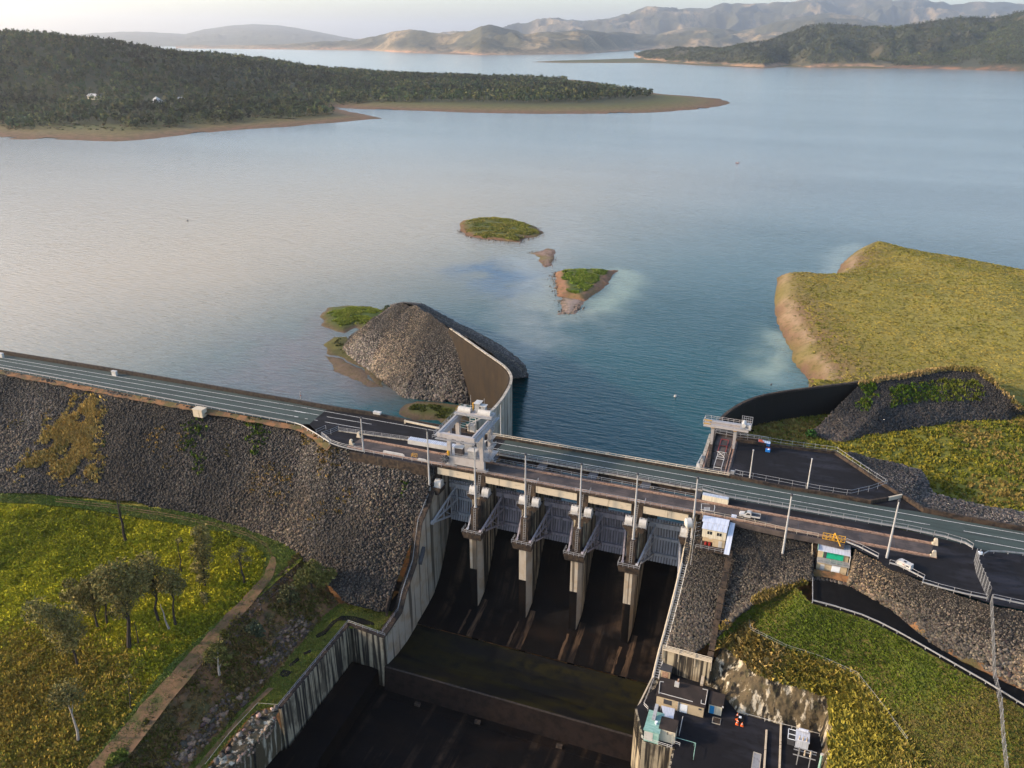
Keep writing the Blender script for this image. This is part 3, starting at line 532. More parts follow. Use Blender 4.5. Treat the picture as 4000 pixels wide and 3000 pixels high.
for (px, py), z, rad, gr in spots:
    m = Q[near(Q, px, py, z, rad)]; m = m[:int(rad*rad*2.2)]; (pg if gr else pr).append(m)
tag(tufts('orange_slope_grass', np.concatenate(pr), .6, .8, [(.24,.15,.05), (.19,.12,.04), (.14,.10,.03)], 6, 5), kind='stuff')
tag(tufts('green_slope_weeds', np.concatenate(pg), .8, .9, [(.07,.11,.012), (.10,.13,.016), (.05,.08,.012)], 7, 6), kind='stuff')
# red soil strip under the guard rail
top = resample(eT[:7], 80); s2 = top+np.array([0,-1.5,-.35]); s2[:, 1] -= .9*np.random.default_rng(1).random(80)
GS = np.array([top+[0,.3,.25], top+[0,-.6,-.02], s2]); tag(gridmesh('red_soil_verge', GS, 'soil'), kind='structure')
# ---- field plane downstream left
FN = np.array([.02, -.03, 1.0]); F0 = np.array([-190., -48., -25.5])
def fz(x, y): return F0[2]-.02*(x-F0[0])-.03*(-48-y)
def UF(px, py, dz=0): p = UP(px, py, F0, FN); return p+[0, 0, dz]
xr = lambda y: np.interp(y, [1880,2165,2300,2480,2680,2850,3050,3120], [1290,1200,1035,872,700,558,398,335])
rows = [[UF(-700, y), UF(xr(y)+6, y)] for y in np.linspace(1860, 3130, 20)]
GF = loft(rows, 190, 8); nz = fbm(GF[:,:,0]*.30, GF[:,:,1]*.30, 3, 5)*.95+fbm(GF[:,:,0]*.06, GF[:,:,1]*.06, 2, 6)*.6
edge = sstep(0, 10, np.arange(190)[::-1])[None, :]; GF[:, :, 2] += (nz-.25)*edge-.12
tag(gridmesh('field', GF, 'grassy'), kind='structure')
vin = [cL(*q) for q in [(0,205),(250,218),(500,240),(750,275),(1000,315),(1200,345),(1400,385),(1560,415),(1700,450),(1800,495),(1870,555),(1905,640),(1895,735),(1840,820),(1760,905),(1600,1045),(1500,1135),(1400,1220),(1200,1400),(1040,1600),(830,1870),(520,2250)]]
vout = [cL(*q) for q in [(0,135),(250,150),(500,180),(750,210),(1000,240),(1200,262),(1400,295),(1600,335),(1800,400),(1950,470),(2120,560),(2135,600),(2060,670),(1960,770),(1880,860),(1740,1010),(1640,1110),(1540,1230),(1330,1470),(1190,1640),(920,1990),(640,2330)]]
GV = loft([[UF(*q, .16) for q in vout], [UF(*q, .14) for q in vin]], 150, 8, .10, .5, 3, True); tag(gridmesh('green_verge', GV, 'mown'), kind='structure')
tk = [(1965,600),(1962,640),(1930,730),(1850,820),(1760,925),(1650,1035),(1520,1180),(1400,1310),(1280,1450),(1140,1600),(1010,1760),(860,1940),(600,2250)]
for dx, w, nm in ((0, 46, 'dirt_track'),):
    ww = np.linspace(.45, 2.5, len(tk)); a = [UF(*cL(x-w*.62*k_, y), .30) for (x, y), k_ in zip(tk, ww)]; b = [UF(*cL(x+w*k_, y+22*k_), .30) for (x, y), k_ in zip(tk, ww)]
    GT_ = loft([a, b], 120, 5, .05, .8, 2, True); GT_[0, :, :2] += .5*np.stack([fbm(GT_[0,:,0]*.5, GT_[0,:,1]*.5, 2, 3)]*2, -1); tag(gridmesh(nm, GT_, 'track'), kind='structure')
rut = [(400,195),(800,240),(1200,300),(1550,370),(1780,440),(1920,520),(1965,600)]
for dd_ in (-7, 9): tag(gridmesh('wheel_rut', loft([[UF(*cL(x, y+dd_-2.2), .30) for x, y in rut], [UF(*cL(x, y+dd_+2.2), .30) for x, y in rut]], 90, 2, .05, .8, 2, True), 'track'), kind='structure')
vinW = [UF(*q) for q in vin]; fieldpoly = [UF(-600, 1880)]+[UF(-600, 1950)]+vinW+[UF(480, 3100), UF(-600, 3100)]
Q = scatter_on(GF, 95000, 12); Q = Q[inpoly(Q, [UF(-600,1955)]+vinW+[UF(440,3120), UF(-600,3120)])]
n = fbm(Q[:, 0]*.03, Q[:, 1]*.03, 3, 2)
low = sstep(2600, 2900, np.array([0]))  # (kept simple)
bl = UF(50, 2850); brown = np.hypot(Q[:, 0]-bl[0], (Q[:, 1]-bl[1])*1.2) < 28+26*n+np.random.default_rng(6).normal(0, 6, len(Q))
tag(tufts('field_grass', Q[~brown], .42, 1.3, [(.20,.195,.016), (.27,.25,.018), (.34,.305,.02), (.38,.34,.022), (.40,.345,.028), (.31,.265,.026)], 6, 4, lean=1.0), kind='stuff')
tag(tufts('brown_field_grass', Q[brown], .6, 1.1, [(.28,.19,.034), (.25,.195,.028), (.32,.215,.045), (.19,.16,.024)], 6, 5, lean=1.0), kind='stuff')
# ---- scrubby slope, grass berm, rock cut above the apron ledge
ZB = -35.5
sl0 = [UF(x, y, .1) for x, y in [(1180,2150),(1085,2245),(1030,2300),(868,2480),(705,2665),(560,2830),(420,3000),(330,3110)]]
sl1 = W3([(1326,2359,ZB),(1262,2408,ZB),(1207,2478,ZB),(1080,2625,ZB),(985,2732,ZB),(890,2830,ZB),(780,2945,ZB),(690,3060,ZB)])
G2 = loft([sl0, sl1], 150, 44, .9, .25, 8, True); tag(gridmesh('scrub_slope', G2, 'soil'), kind='structure')
Q = scatter_on(G2, 9000, 5); f = fbm(Q[:, 0]*.12, Q[:, 1]*.12, 3, 7); tt = Q[f > -.02]
tag(tufts('scrub_grass', tt[:1300], .6, .9, [(.15,.11,.03), (.11,.10,.02), (.19,.13,.045), (.09,.088,.018), (.16,.10,.04)], 6, 6), kind='stuff')
Q = scatter_on(G2, 1500, 15); tag(tufts('sparse_scrub_grass', Q, .5, .8, [(.17,.11,.04), (.12,.09,.03), (.20,.14,.05), (.10,.09,.02)], 5, 9), kind='stuff')
# pale broken outcrop along the lower part of the slope
a = G2[28:43, 35:]; P = scatter_on(a, 900, 3); f = fbm(P[:, 0]*.2, P[:, 1]*.2, 3, 5); tag(rocks('outcrop_rocks', P[f > -.1], .5, 2.0, np.array([2.6, 1.95, 1.5]), 3, .6), kind='stuff')
P = scatter_on(G2[:10, :70], 260, 4); tag(rocks('slope_rocks', P, .3, 1.2, np.array([2.2, 1.5, 1.05]), 6), kind='stuff')
be1 = W3([(1575,2388,ZB),(1512,2476,ZB),(1366,2432,ZB),(1243,2580,ZB),(1094,2762,ZB),(1010,2762,ZB),(905,2876,ZB),(800,3005,ZB)])
G3 = loft([sl1, be1], 150, 14, .12, .4, 4, True); tag(gridmesh('grass_berm', G3, 'mown'), kind='structure')
tb = [[U(*c6(x+d, y), ZB+.16) for x, y in [(330,1010),(200,1130),(90,1250),(-20,1370),(-120,1490),(-230,1620),(-300,1700)]] for d in (-24, 24)]
tag(gridmesh('berm_track', loft(tb, 50, 3, .04, 1, 2, True), 'track'), kind='structure')
Q = scatter_on(G3, 9000, 6); tag(tufts('berm_grass', Q, .22, .6, [(.14,.165,.03), (.17,.18,.034), (.20,.17,.045), (.12,.15,.024)], 4, 10, lean=1.0), kind='stuff')
Q = scatter_on(GV, 11000, 7); tag(tufts('verge_grass', Q, .22, .6, [(.11,.15,.03), (.14,.17,.035), (.16,.16,.04), (.09,.135,.024)], 4, 11, lean=1.0), kind='stuff')
pud = [c6(*q) for q in [(690,590),(760,545),(830,470),(900,432),(1000,432),(1080,455),(1160,485),(1170,505),(1080,500),(990,478),(940,468),(870,470),(820,520),(770,580),(700,610)]]
g = B(); g.prism([U(*q, ZB)[:2] for q in pud], ZB+.05, ZB+.22); tag(g.obj('dark_bitumen_patch', 'black_asph'), kind='structure')
for q in [[(590,730),(650,705),(655,720),(600,748)],[(470,830),(550,765),(560,785),(490,845)],[(395,905),(430,865),(500,880),(470,920),(420,925)]]:
    g = B(); g.prism([U(*c6(*p), ZB)[:2] for p in q], ZB+.05, ZB+.2); tag(g.obj('dark_bitumen_patch', 'black_asph'), kind='structure')
kt = W3([(1092,2772,ZB),(1010,2772,ZB),(905,2886,ZB),(800,3015,ZB)]); ko = W3([(1078,2800,-36),(1034,2862,-36),(993,2906,-36.3),(900,3010,-36.5)]); kb = W3([(1130,2920,-50),(1100,2955,-50),(1062,3000,-50),(985,3090,-50)])
G4 = loft([kt, ko, kb], 60, 14, .7, .5, 4, True); tag(gridmesh('rock_cutting', G4, 'cliff'), kind='structure')
P = np.concatenate([scatter_on(G4[12:17], 70, 3), scatter_on(G4[1:14], 25, 4)]); tag(rocks('cutting_rubble', P, .4, 1.4, np.array([4.2, 3.3, 2.7]), 8), kind='stuff')
ST = [(1990,315,1.5),(1965,325,1.0),(1915,345,1.3),(1865,372,1.5),(1822,405,.9),(1790,438,.9),(1757,472,1.0),(1728,505,1.1),(1695,540,.9),(1680,572,.9),(1642,612,1.1),(1600,655,1.2),(1562,700,1.3)]
for k, (x, y, s_) in enumerate(ST):
    px, py = x*.5425, 2600+y*.5425; p = U(px, py, ZB)
    o = rocks('boulder', np.array([p+[0, 0, s_*.4]]), s_*1.2, s_*1.2+.01, np.array([4.6, 3.8, 3.4])*(1.0 if k % 3 else 1.5), 20+k)
    tag(o, 'pale boulder in the row lining the dirt track beside the stained retaining wall', 'boulder', 'boulders lining the track above the rock cutting')
# ---- right side: rock slope, access road, grass slope, rock cut, yard
YZ = -34.0
rT = W3([(2735,2008,-1.4),(2864,2036,-1.4),(3050,2078,-1.6),(3200,2106,-2.2),(3300,2128,-1.2),(3428,2190,-.8),(3533,2240,-.3),(3700,2305,-.3),(3880,2362,-.3),(4300,2450,-.3),(5200,2639,-.3)])
rB = W3([(2610,2530,-27),(2700,2555,-26.5),(2790,2500,-23),(2860,2420,-17.5),(2930,2360,-14),(3172,2255,-8.3),(3316,2284,-8.6),(3479,2379,-9.4),(3655,2524,-10.8),(4300,2830,-13),(5200,3257,-15.5)])
GRr = loft([rT, rB], 242, 60, .5, .15, 6, True); GRr[0, :, 2] = -1.0
_a, _b, _c = U(*cB(232,255), -1.4), U(*cB(752,352), -1.4), U(*cB(222,445), -2.1)
_m = (GRr[:,:,0] > _a[0]-.9) & (GRr[:,:,0] < _b[0]+.9) & (GRr[:,:,1] < _a[1]-.2); GRr[:,:,2][_m] = np.minimum(GRr[:,:,2][_m], -8.45)
tag(gridmesh('right_embankment', GRr, 'rockbed'), kind='structure')
rockfield('right_embankment_rocks', GRr, 23000, .3, 1.35, 14, tint=lambda P: (.95+1.1*sstep(66, 84, P[:, :1]))*np.array([[1.0, 1.0, .95]]))
a = W3([(3172,2252,-8.2),(3250,2262,-8.3),(3316,2284,-8.5),(3407,2334,-8.9),(3479,2379,-9.2),(3565,2456,-9.9),(3655,2524,-10.6),(3768,2592,-11.3),(3900,2655,-12),(4200,2790,-13),(5000,3150,-15.5)])
b = W3([(3172,2356,-8.6),(3250,2376,-8.7),(3362,2411,-8.9),(3430,2440,-9.2),(3497,2474,-9.5),(3565,2512,-9.9),(3633,2551,-10.4),(3768,2628,-11.4),(3850,2675,-12),(4100,2830,-13.2),(4900,3326,-16)])
tag(gridmesh('access_road', loft([a, b], 60, 6, 0, 1, 1, True), 'black_asph'), kind='structure')
sh0 = [p+[0, .2, .1] for p in a]; sh1 = [p+[.3, 1.6, 1.2] for p in a]
tag(gridmesh('road_bank', loft([sh1, sh0], 80, 6, .3, .8, 3, True), 'soil'), kind='structure')
g0 = W3([(2770,2520,-24),(2860,2425,-18.6),(2985,2330,-12.5),(3100,2285,-9.6),(3168,2358,-8.9),(3362,2413,-9.2),(3497,2476,-9.8),(3633,2553,-10.7),(3768,2630,-11.7),(3880,2700,-12.5),(4400,3010,-14),(5000,3368,-16)])
g1 = W3([(2800,2530,-24),(2900,2440,-20),(2935,2420,-19.3),(2945,2470,-20),(2987,2494,-20.3),(3068,2535,-20.6),(3204,2580,-20.8),(3330,2620,-21),(3436,2755,-21.6),(3526,2880,-22.2),(3900,3350,-24),(4300,4000,-27)])
g2 = W3([(2806,2519,-25.2),(2830,2516,-25),(2850,2530,-25),(2880,2560,-25),(2930,2602,-25),(2990,2640,-25),(3068,2660,-25),(3159,2691,-25),(3252,2720,-25),(3256,2880,-25.4),(3250,3030,-25.8),(3250,3400,-27)])
GG = loft([g0, g1], 150, 26, .45, .2, 3, True); tag(gridmesh('grass_slope', GG, 'lush'), kind='structure')
GH = loft([g1, g2], 150, 20, .6, .3, 5, True); tag(gridmesh('rank_grass_slope', GH, 'grassy'), kind='structure')
Q = scatter_on(GG, 26000, 4); f = fbm(Q[:, 0]*.08, Q[:, 1]*.08, 3, 3)
tag(tufts('slope_lawn', Q, .14, .6, [(.075,.105,.014), (.10,.125,.016), (.13,.12,.024), (.14,.11,.034), (.11,.115,.020), (.15,.115,.035)], 5, 7, lean=1.3, var=.3), kind='stuff')
Q = scatter_on(GH, 9000, 5)
tag(tufts('rank_grass', Q, 1.1, 1.2, [(.26,.215,.035), (.20,.17,.030), (.33,.25,.06), (.15,.14,.026), (.38,.27,.10), (.19,.14,.04)], 7, 8, lean=.9), kind='stuff')
Q = np.concatenate([scatter_on(GRr[50:, 60:115], 700, 3)]); Q = Q[fbm(Q[:,0]*.2, Q[:,1]*.2, 2, 4) > 0]; tag(tufts('dry_edge_grass', Q, 1.0, 1.0, [(.24,.17,.06), (.17,.13,.04), (.12,.10,.02)], 7, 3), kind='stuff')
y0 = W3([(2790,2585,-29),(2815,2530,-25.5),(2850,2530,-25),(2901,2583,-25),(2978,2637,-25),(3068,2660,-25),(3159,2691,-25),(3252,2720,-25),(3256,2880,-25.4),(3250,3030,-25.8)])
y1 = W3([(2752,2676,YZ),(2780,2686,YZ),(2806,2695,YZ),(2856,2752,YZ),(2883,2784,YZ),(2980,2812,YZ),(3080,2838,YZ),(3200,2870,YZ),(3212,2942,YZ),(3206,3050,YZ)])
GK = loft([y0, y1], 170, 36, 0, 1, 1, True)
nrm = np.stack([-.3+0*GK[:,:,0], -.9+0*GK[:,:,0]], -1); nn = (fbm(GK[:,:,0]*.35+GK[:,:,2]*.1, GK[:,:,2]*.12+GK[:,:,1]*.3, 4, 5)*1.5)[..., None]*sstep(0, 4, np.arange(37))[:, None, None]*sstep(37, 33, np.arange(37))[:, None, None]
GK[:, :, :2] += nrm*nn; tag(gridmesh('rock_cut_face', GK, 'cliff'), kind='structure')
g = B(); g.prism([p[:2] for p in W3([(2640,2540,YZ),(2780,2560,YZ),(2900,2620,YZ),(3260,2850,YZ),(3260,3200,YZ),(2620,3200,YZ)]+[(*c5(690,1400),YZ),(*c5(745,1150),YZ)])]+[np.array([35.7,-58.4]), np.array([37.2,-45.5])], YZ-18, YZ); tag(g.obj('yard', 'asph'), kind='structure')
# ---- roads and deck surfaces on the crest (sheets, each a little above the other)
def sheet(name, a, b, n, m, nv=2): return tag(gridmesh(name, loft([a, b], n, nv, 0, 1, 1, len(a) == len(b)), m, smooth=False), kind='structure')
Z0 = lambda pts, z=0.0: [U(x, y, z) for x, y in pts]
sheet('road', Z0([(-300,1332),(0,1383),(445,1455),(814,1518),(1150,1576),(1276,1600)]), Z0([(-300,1388),(0,1444),(300,1500),(700,1576),(1150,1656),(1207,1657)]), 40, 'green_asph')
dl = Z0([(1276,1600),(1331,1607),(1451,1624),(1572,1647)])+[np.array([-37.5, 2.75, 0])]; dd = Z0([(1207,1657),(1292,1740),(1421,1772),(1542,1794)])+[np.array([-37.5, -20.6, 0])]
sheet('dark_asphalt_pad', dl, dd, 40, 'asph')
P_ = lambda *q: np.array(q, float)
sheet('road', [P_(-24,3.2,.0), P_(39,3.2,.0)], [P_(-24,-6.3,.0), P_(39,-6.3,.0)], 20, 'green_asph')
sheet('dark_asphalt_pad', [P_(-37.5,3.2,.0), P_(-24,3.2,.0)], [P_(-37.5,-6.3,.0), P_(-24,-6.3,.0)], 6, 'asph')
up = [P_(39,3.2,0)]+Z0([cP(1770,1040)])+Z0([cR(1340,226),cR(1700,302),cR(2212,392),cR(2900,510),(5300,2300)])
dn = [P_(39,-8.7,0), P_(70,-8.7,0)]+Z0([cR(1200,375),cR(1700,500),cR(1880,560)])+Z0([cR(2900,660),(5300,2420)])
sheet('road', up, dn, 40, 'green_asph')
d2 = [P_(39,-20.5,0)]+Z0([(2735,2005),(2864,2030),(3050,2072),(3200,2100),(3300,2122),(3428,2184),(3470,2226),(3533,2238),(3700,2303),(3880,2360),(4000,2383),(4300,2448),(5200,2637)])
sheet('dark_asphalt_pad', resample(dn, 11), d2, 60, 'asph')
up2 = Z0([cP(480,440),cP(600,478),cP(900,525),cP(1460,598),cP(1890,885),cP(2040,985),cP(2212,1110)], .0); dn2 = [P_(38,3.4,0)]+Z0([cP(545,800),cP(1000,880),cP(1300,925),cP(1600,985),cP(1770,1030),cP(2100,1120)], .0)
for q in up2+dn2: q[2] = -.02
sheet('dark_asphalt_yard', up2, dn2, 40, 'asph')
xl = U(*cA(800,760))[0]
sheet('crane_track_slab', [P_(xl,-12.0,.03), P_(97.5,-12.0,.03)], [P_(xl-1,-19.9,.03), P_(96,-19.9,.03)], 120, 'deck')
def line(a, b, w=.2, z=.045): 
    a = np.array(a, float); b = np.array(b, float); n = np.array([-(b-a)[1], (b-a)[0], 0]); n /= np.linalg.norm(n)
    return [a+n*w/2+[0,0,z], b+n*w/2+[0,0,z], b-n*w/2+[0,0,z], a-n*w/2+[0,0,z]]
g = B(); LN = [(U(-300,1300+120*.5425-20), U(*cE(2212,542))), (U(-300,1352), U(*cE(2212,580))), (U(-300,1372), U(*cE(2150,606)))]
LN = [(U(*cE(-500,95)), U(*cE(2212,542))), (U(*cE(-500,112)), U(*cE(2200,578))), (U(*cE(-500,143)), U(*cE(2148,606))), (U(*cA(0,285)), U(*cA(1850,612))), (U(*cA(0,347)), U(*cA(320,405))), (U(*cA(420,425)), U(*cA(1000,522))), (U(*cA(395,492)), U(*cA(860,575))), (U(*cA(0,424)), U(*cA(50,430))), (U(*cA(135,448)), U(*cA(172,452))), (U(*cA(258,467)), U(*cA(302,474))),
 (P_(-34,0,0), U(*cR(2212,415))), (U(*cR(0,85)), U(*cR(1400,333))), (P_(-30,-3.9,0), U(*cR(0,85))), (U(*cR(1690,385)), U(*cR(2212,478))), (U(*cR(1790,468)), U(*cR(2212,545)))]
for a, b in LN: g.add(line(a, b), [(3,2,1,0)])
tag(g.obj('road_markings', 'paint'), kind='structure')
g = B()                                                  # deck seams, patches and the painted hatch box beside the dish pole
for x in (48, 57, 65, 72, 80, 88): g.box(x, x+.12, -19, -13, .034, .037)
tag(g.obj('slab_joints', 'darkst'), kind='structure')
g = B()
hb = [cP(310,1035),(2790,1971),cP(425,1065),cP(418,1100),cP(310,1085)]
for a, b in zip(hb, hb[1:]+hb[:1]): g.add(line(U(*a), U(*b), .14, .06), [(3,2,1,0)])
for x in (335, 347, 358, 369, 380): g.add(line(U(*cP(x,1066)), U(*cP(x-2,1098)), .14, .06), [(3,2,1,0)])
tag(g.obj('hatch_markings', 'paint'), kind='structure')
# ---- rock mounds behind the two curved guide walls
m0 = [U(*c3(x, y), z) for x, y, z in ((585,752,-1),(640,740,1.2),(700,748,2.2),(830,830,2.2),(967,918,2.0))]
m1 = [U(*c3(x, y), WZ-.4) for x, y in ((230,1040),(300,1110),(420,1195),(640,1370),(1085,1420))]
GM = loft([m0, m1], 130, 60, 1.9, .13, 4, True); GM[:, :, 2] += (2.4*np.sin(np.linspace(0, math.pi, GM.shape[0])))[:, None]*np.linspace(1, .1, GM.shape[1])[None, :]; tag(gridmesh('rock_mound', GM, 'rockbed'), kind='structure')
n0 = [m0[0]]+[m0[1], m0[2], m0[3], m0[4]]+[U(*c3(x, y), 1.4) for x, y in ((1100,985),(1230,1075),(1330,1160),(1360,1240))]
n1 = [U(*c3(x, y), WZ-.5) for x, y in ((560,760),(640,742),(760,748),(870,805),(990,870),(1160,955),(1310,1040),(1440,1150),(1462,1230))]
n1[0][2] = n1[1][2] = WZ
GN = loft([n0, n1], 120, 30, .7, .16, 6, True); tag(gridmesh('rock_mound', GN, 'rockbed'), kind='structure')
e0 = [U(*c3(230,1040), WZ-.4), U(*c3(280,960), WZ), U(*c3(400,880), WZ), U(*c3(560,765), WZ)]; e1 = [m0[0]]*4
GO = loft([e0, e1], 40, 30, .4, .2, 6, True); tag(gridmesh('rock_mound', GO, 'rockbed'), kind='structure')
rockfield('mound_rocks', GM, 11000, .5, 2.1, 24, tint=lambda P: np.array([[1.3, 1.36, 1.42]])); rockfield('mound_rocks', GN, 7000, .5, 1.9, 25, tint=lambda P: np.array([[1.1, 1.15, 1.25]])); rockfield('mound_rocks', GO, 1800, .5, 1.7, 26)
k0 = [U(*c4(x, y), z) for x, y, z in ((1035,1100,1),(1300,1058,1.5),(1500,1020,2),(1700,988,2),(1885,1002,2),(1970,1075,1),(2110,1200,-3),(2200,1300,-6))]
k1 = [U(*c4(x, y), -10.3) for x, y in ((690,1460),(760,1500),(900,1530),(1080,1480),(1400,1425),(1750,1375),(2080,1368),(2210,1320))]
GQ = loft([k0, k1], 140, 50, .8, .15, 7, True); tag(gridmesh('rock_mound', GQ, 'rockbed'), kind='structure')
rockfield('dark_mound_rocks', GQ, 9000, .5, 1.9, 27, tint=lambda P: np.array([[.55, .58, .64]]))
kb0 = [p+[0, .2, -.1] for p in k0]; kb1 = [p+[2, 16, -7] for p in k0]
tag(gridmesh('rock_mound', loft([kb1, kb0], 60, 6, .4, .2, 3, True), 'landfine' if False else 'tan'), kind='structure')
Q = scatter_on(GQ, 20000, 5); c1_ = U(*c4(1560,1080), -2); m = (np.abs(Q[:, 2]+2.5) < 2.2) & (np.abs(Q[:, 0]-c1_[0]) < 16); 
tag(tufts('mound_weeds', np.concatenate([Q[m][:420], Q[near(Q, *c4(1090,1180), -3, 3)][:60], Q[near(Q, *c4(1050,1290), -6, 3)][:40]]), .8, .9, [(.06,.10,.012), (.09,.10,.016)], 7, 2), kind='stuff')
Q = scatter_on(GQ[:3], 700, 6); tag(tufts('mound_crest_grass', Q+[0, .8, 0], 1.0, 1.1, [(.30,.21,.09), (.24,.17,.06), (.16,.13,.04)], 7, 3), kind='stuff')
# riprap strip by the right hand crest
s0 = [U(*cP(x, y), .1) for x, y in ((1560,590),(1700,700),(1890,850),(2040,960),(2130,1040))]+[U(*cR(1380,195), .1), U(*cR(1700,262), .1), U(*cR(2212,352), .1), U(*cR(2900,470), .1)]
s1 = [U(*cP(x, y), -3.8) for x, y in ((1600,590),(1760,640),(2000,690),(2212,745))]+[U(*cR(x, y), -4.5) for x, y in ((1420,60),(1600,110),(1850,170),(2212,225),(2900,330))]
GS = loft([s0, s1], 120, 12, .4, .2, 4, True); tag(gridmesh('riprap_slope', GS, 'rockbed'), kind='structure')
rockfield('riprap_rocks', GS, 4200, .4, 1.3, 33, tint=lambda P: np.array([[1.25, 1.3, 1.4]]))
# ================================================================ the dam: walls, piers, gates, bridges
def Rw(px, py, off=0): return UP(px, py, (37.2+off, -25, 0), (32, -3.6, 0))
PC = [-23.34, -7.78, 7.78, 23.34]; AB = 38.9
prof = [(9,-24.6),(2,-23.4),(-4,-23.0),(-9,-23.4),(-13,-26.5),(-17,-33.5),(-21,-39.0),(-25.5,-42.6),(-31,-44.0),(-37.5,-45.0)]
prof2 = [(-37.5,-45.35),(-44,-46.3),(-50,-46.2),(-55,-45.3),(-56.6,-45.0)]
def rwx(y): return 37.2-3.6*np.clip((-25-y)/32, 0, 2.2)
ch = thing('spillway_chute', 'broad black stained concrete spillway chute falling below the five steel gates to a raised lip', 'spillway', (0, -30, -45))
def strip(pr, n=60): 
    pr = resample([(0, y, z) for y, z in pr], n); return np.array([[[-37.6, p[1], p[2]], [rwx(p[1])*0+ -20, p[1], p[2]], [0, p[1], p[2]], [20, p[1], p[2]], [rwx(p[1])+.1, p[1], p[2]]] for p in pr])[::-1]
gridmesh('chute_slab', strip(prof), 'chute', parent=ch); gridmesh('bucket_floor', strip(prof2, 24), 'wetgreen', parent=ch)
b = B(); b.hexa([(-37.6,-58.2,-53),(33.7,-58.2,-53),(33.7,-54.5,-53),(-37.6,-54.5,-53),(-37.6,-57.2,-45.0),(33.8,-57.2,-45.0),(33.8,-56.62,-44.94),(-37.6,-56.62,-44.94)]); b.obj('lip', 'lipd', ch)
b = B(); b.box(-37.3, 33.6, -57.17, -56.66, -45.3, -44.86); b.obj('lip_edge', 'lipm', ch)
for x in (-23.34, -7.78, 7.78, 23.34):
    for dx, w, y0_, y1_ in ((1.9, 1.7, -24, -37.4), (-.9, .7, -28, -37.4)):
        pz = lambda y: np.interp(-y, [-p[0] for p in prof], [p[1] for p in prof])
        G_s = np.array([[[x+dx+o*w, y, pz(y)+.06] for o in (0, .5, 1)] for y in np.linspace(y1_, y0_, 30)]); G_s[:, 0, 0] += .35*fbm(G_s[:, 0, 1]*.6, G_s[:, 0, 0], 3, 3); G_s[:, 2, 0] += .35*fbm(G_s[:, 2, 1]*.6, G_s[:, 2, 0], 3, 5); gridmesh('stain_streak', G_s, 'stain', parent=ch)
b = B(); b.yz([(9,-60),(9,-24.7),(2,-23.5),(-8,-23.6),(-8,-60)], -39, 39); b.obj('weir_block', 'brown', ch)
ap = thing('apron', 'flat dark concrete apron below the lip of the spillway chute', 'apron', (0, -90, -52.5))
P_ = lambda *q: np.array(q, float)
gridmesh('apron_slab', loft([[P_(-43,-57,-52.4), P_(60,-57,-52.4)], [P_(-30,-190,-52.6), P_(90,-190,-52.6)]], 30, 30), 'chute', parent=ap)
for x in (-27, -9, 14): b = B(); b.box(x, x+1.6, -60.5, -59.6, -52.4, -51.6); b.obj('baffle_block', 'brown', ap)
b = B(); b.tube((-36,-61,-52.2), (32,-61,-52.2), .1); b.obj('drain_pipe', 'chute', ap)
LZ = -47.5; lq = [U(*c6(1205,855), LZ), U(*c6(985,800), LZ), U(*c6(470,1500), LZ), U(*c6(300,1560), LZ), U(*c6(60,2050), LZ), U(*c6(560,2050), LZ), U(*c6(712,1600), LZ), U(*c6(840,1412), LZ), U(*c6(1060,1080), LZ)]
b = B(); b.prism([p[:2] for p in lq[::-1]], -60, LZ); ld = b.obj('apron_ledge', 'chute', ap)
# ---- left chute wall and stepped retaining wall
lw = thing('chute_wall', 'pale streaked concrete chute wall curving down beside the rockfill on the left of the gates', 'wall', (-38.3, -30, -40))
b = B(); pl = [(9,-60),(9,-1.7),(-17.6,-1.7),(-17.8,-5.5),(-20.7,-6.4),(-25.1,-10.4),(-31,-13.6),(-33.2,-18.5),(-35.6,-24.8),(-42.9,-30.5),(-45.9,-34.6),(-55.4,-35.3),(-55.9,-60)]
b.yz(pl, -39.6, -37.3); b.obj('wall_body', 'white_streak', lw)
b = B()
for q0, q1 in zip(pl[4:-1], pl[5:-1]): b.beam((-38.5, q0[0], q0[1]+.12), (-38.5, q1[0], q1[1]+.12), 2.5, .4)
b.obj('coping', 'brown', lw)
b = B(); b.hexa([(-37.25,-34.6,-25.5),(-36.2,-34.6,-25.5),(-36.2,-31.8,-22.2),(-37.25,-31.8,-22.2),(-37.25,-34.6,-24.3),(-36.2,-34.6,-24.3),(-36.2,-31.8,-21.0),(-37.25,-31.8,-21.0)]); b.obj('hanging_platform', 'darkst', lw)
def railing(parent, pts, h=1.1, sp=2.2, r=.05, m='galv', bars=(.55, 1.1), name='railing'):
    b = B(); pts = [np.array(p, float) for p in pts]
    for k in bars: b.path([p+[0, 0, k] for p in pts], r, 4)
    for a, c in zip(pts[:-1], pts[1:]):
        n = max(1, int(round(np.linalg.norm(c-a)/sp)))
        for j in range(n+(1 if c is pts[-1] else 0)): p = a+(c-a)*j/n; b.tube(p, p+[0, 0, h], r, r, 4)
    return b.obj(name, m, parent)
railing(lw, [(-38.6,-23.5,-8.8),(-38.6,-31,-13.3),(-38.6,-35.6,-24.5),(-38.6,-42.9,-30.2),(-38.6,-45.9,-34.3),(-38.6,-55,-35.0)], sp=2.6)
zw = thing('retaining_wall', 'stained concrete retaining wall with a stepped corner and thin rail holding up the grass berm', 'wall', (-50, -60, -45))
zc = [np.array([-37.4,-55.9,-35.4]), U(*c6(955,490), -35.4), U(*c6(390,1175), -35.4)]
b = B(); bot = [p*[1,1,0]+[0,0,-56] for p in zc]; b.wall(zc, bot, -.9); b.obj('wall_body', 'streak', zw)
b = B()
for a, c in zip(zc[:-1], zc[1:]): b.beam(a+[0,0,.1], c+[0,0,.1], 1.3, .35)
b.obj('coping', 'brown', zw); railing(zw, [p+[0,0,.2] for p in zc], sp=2.4); 
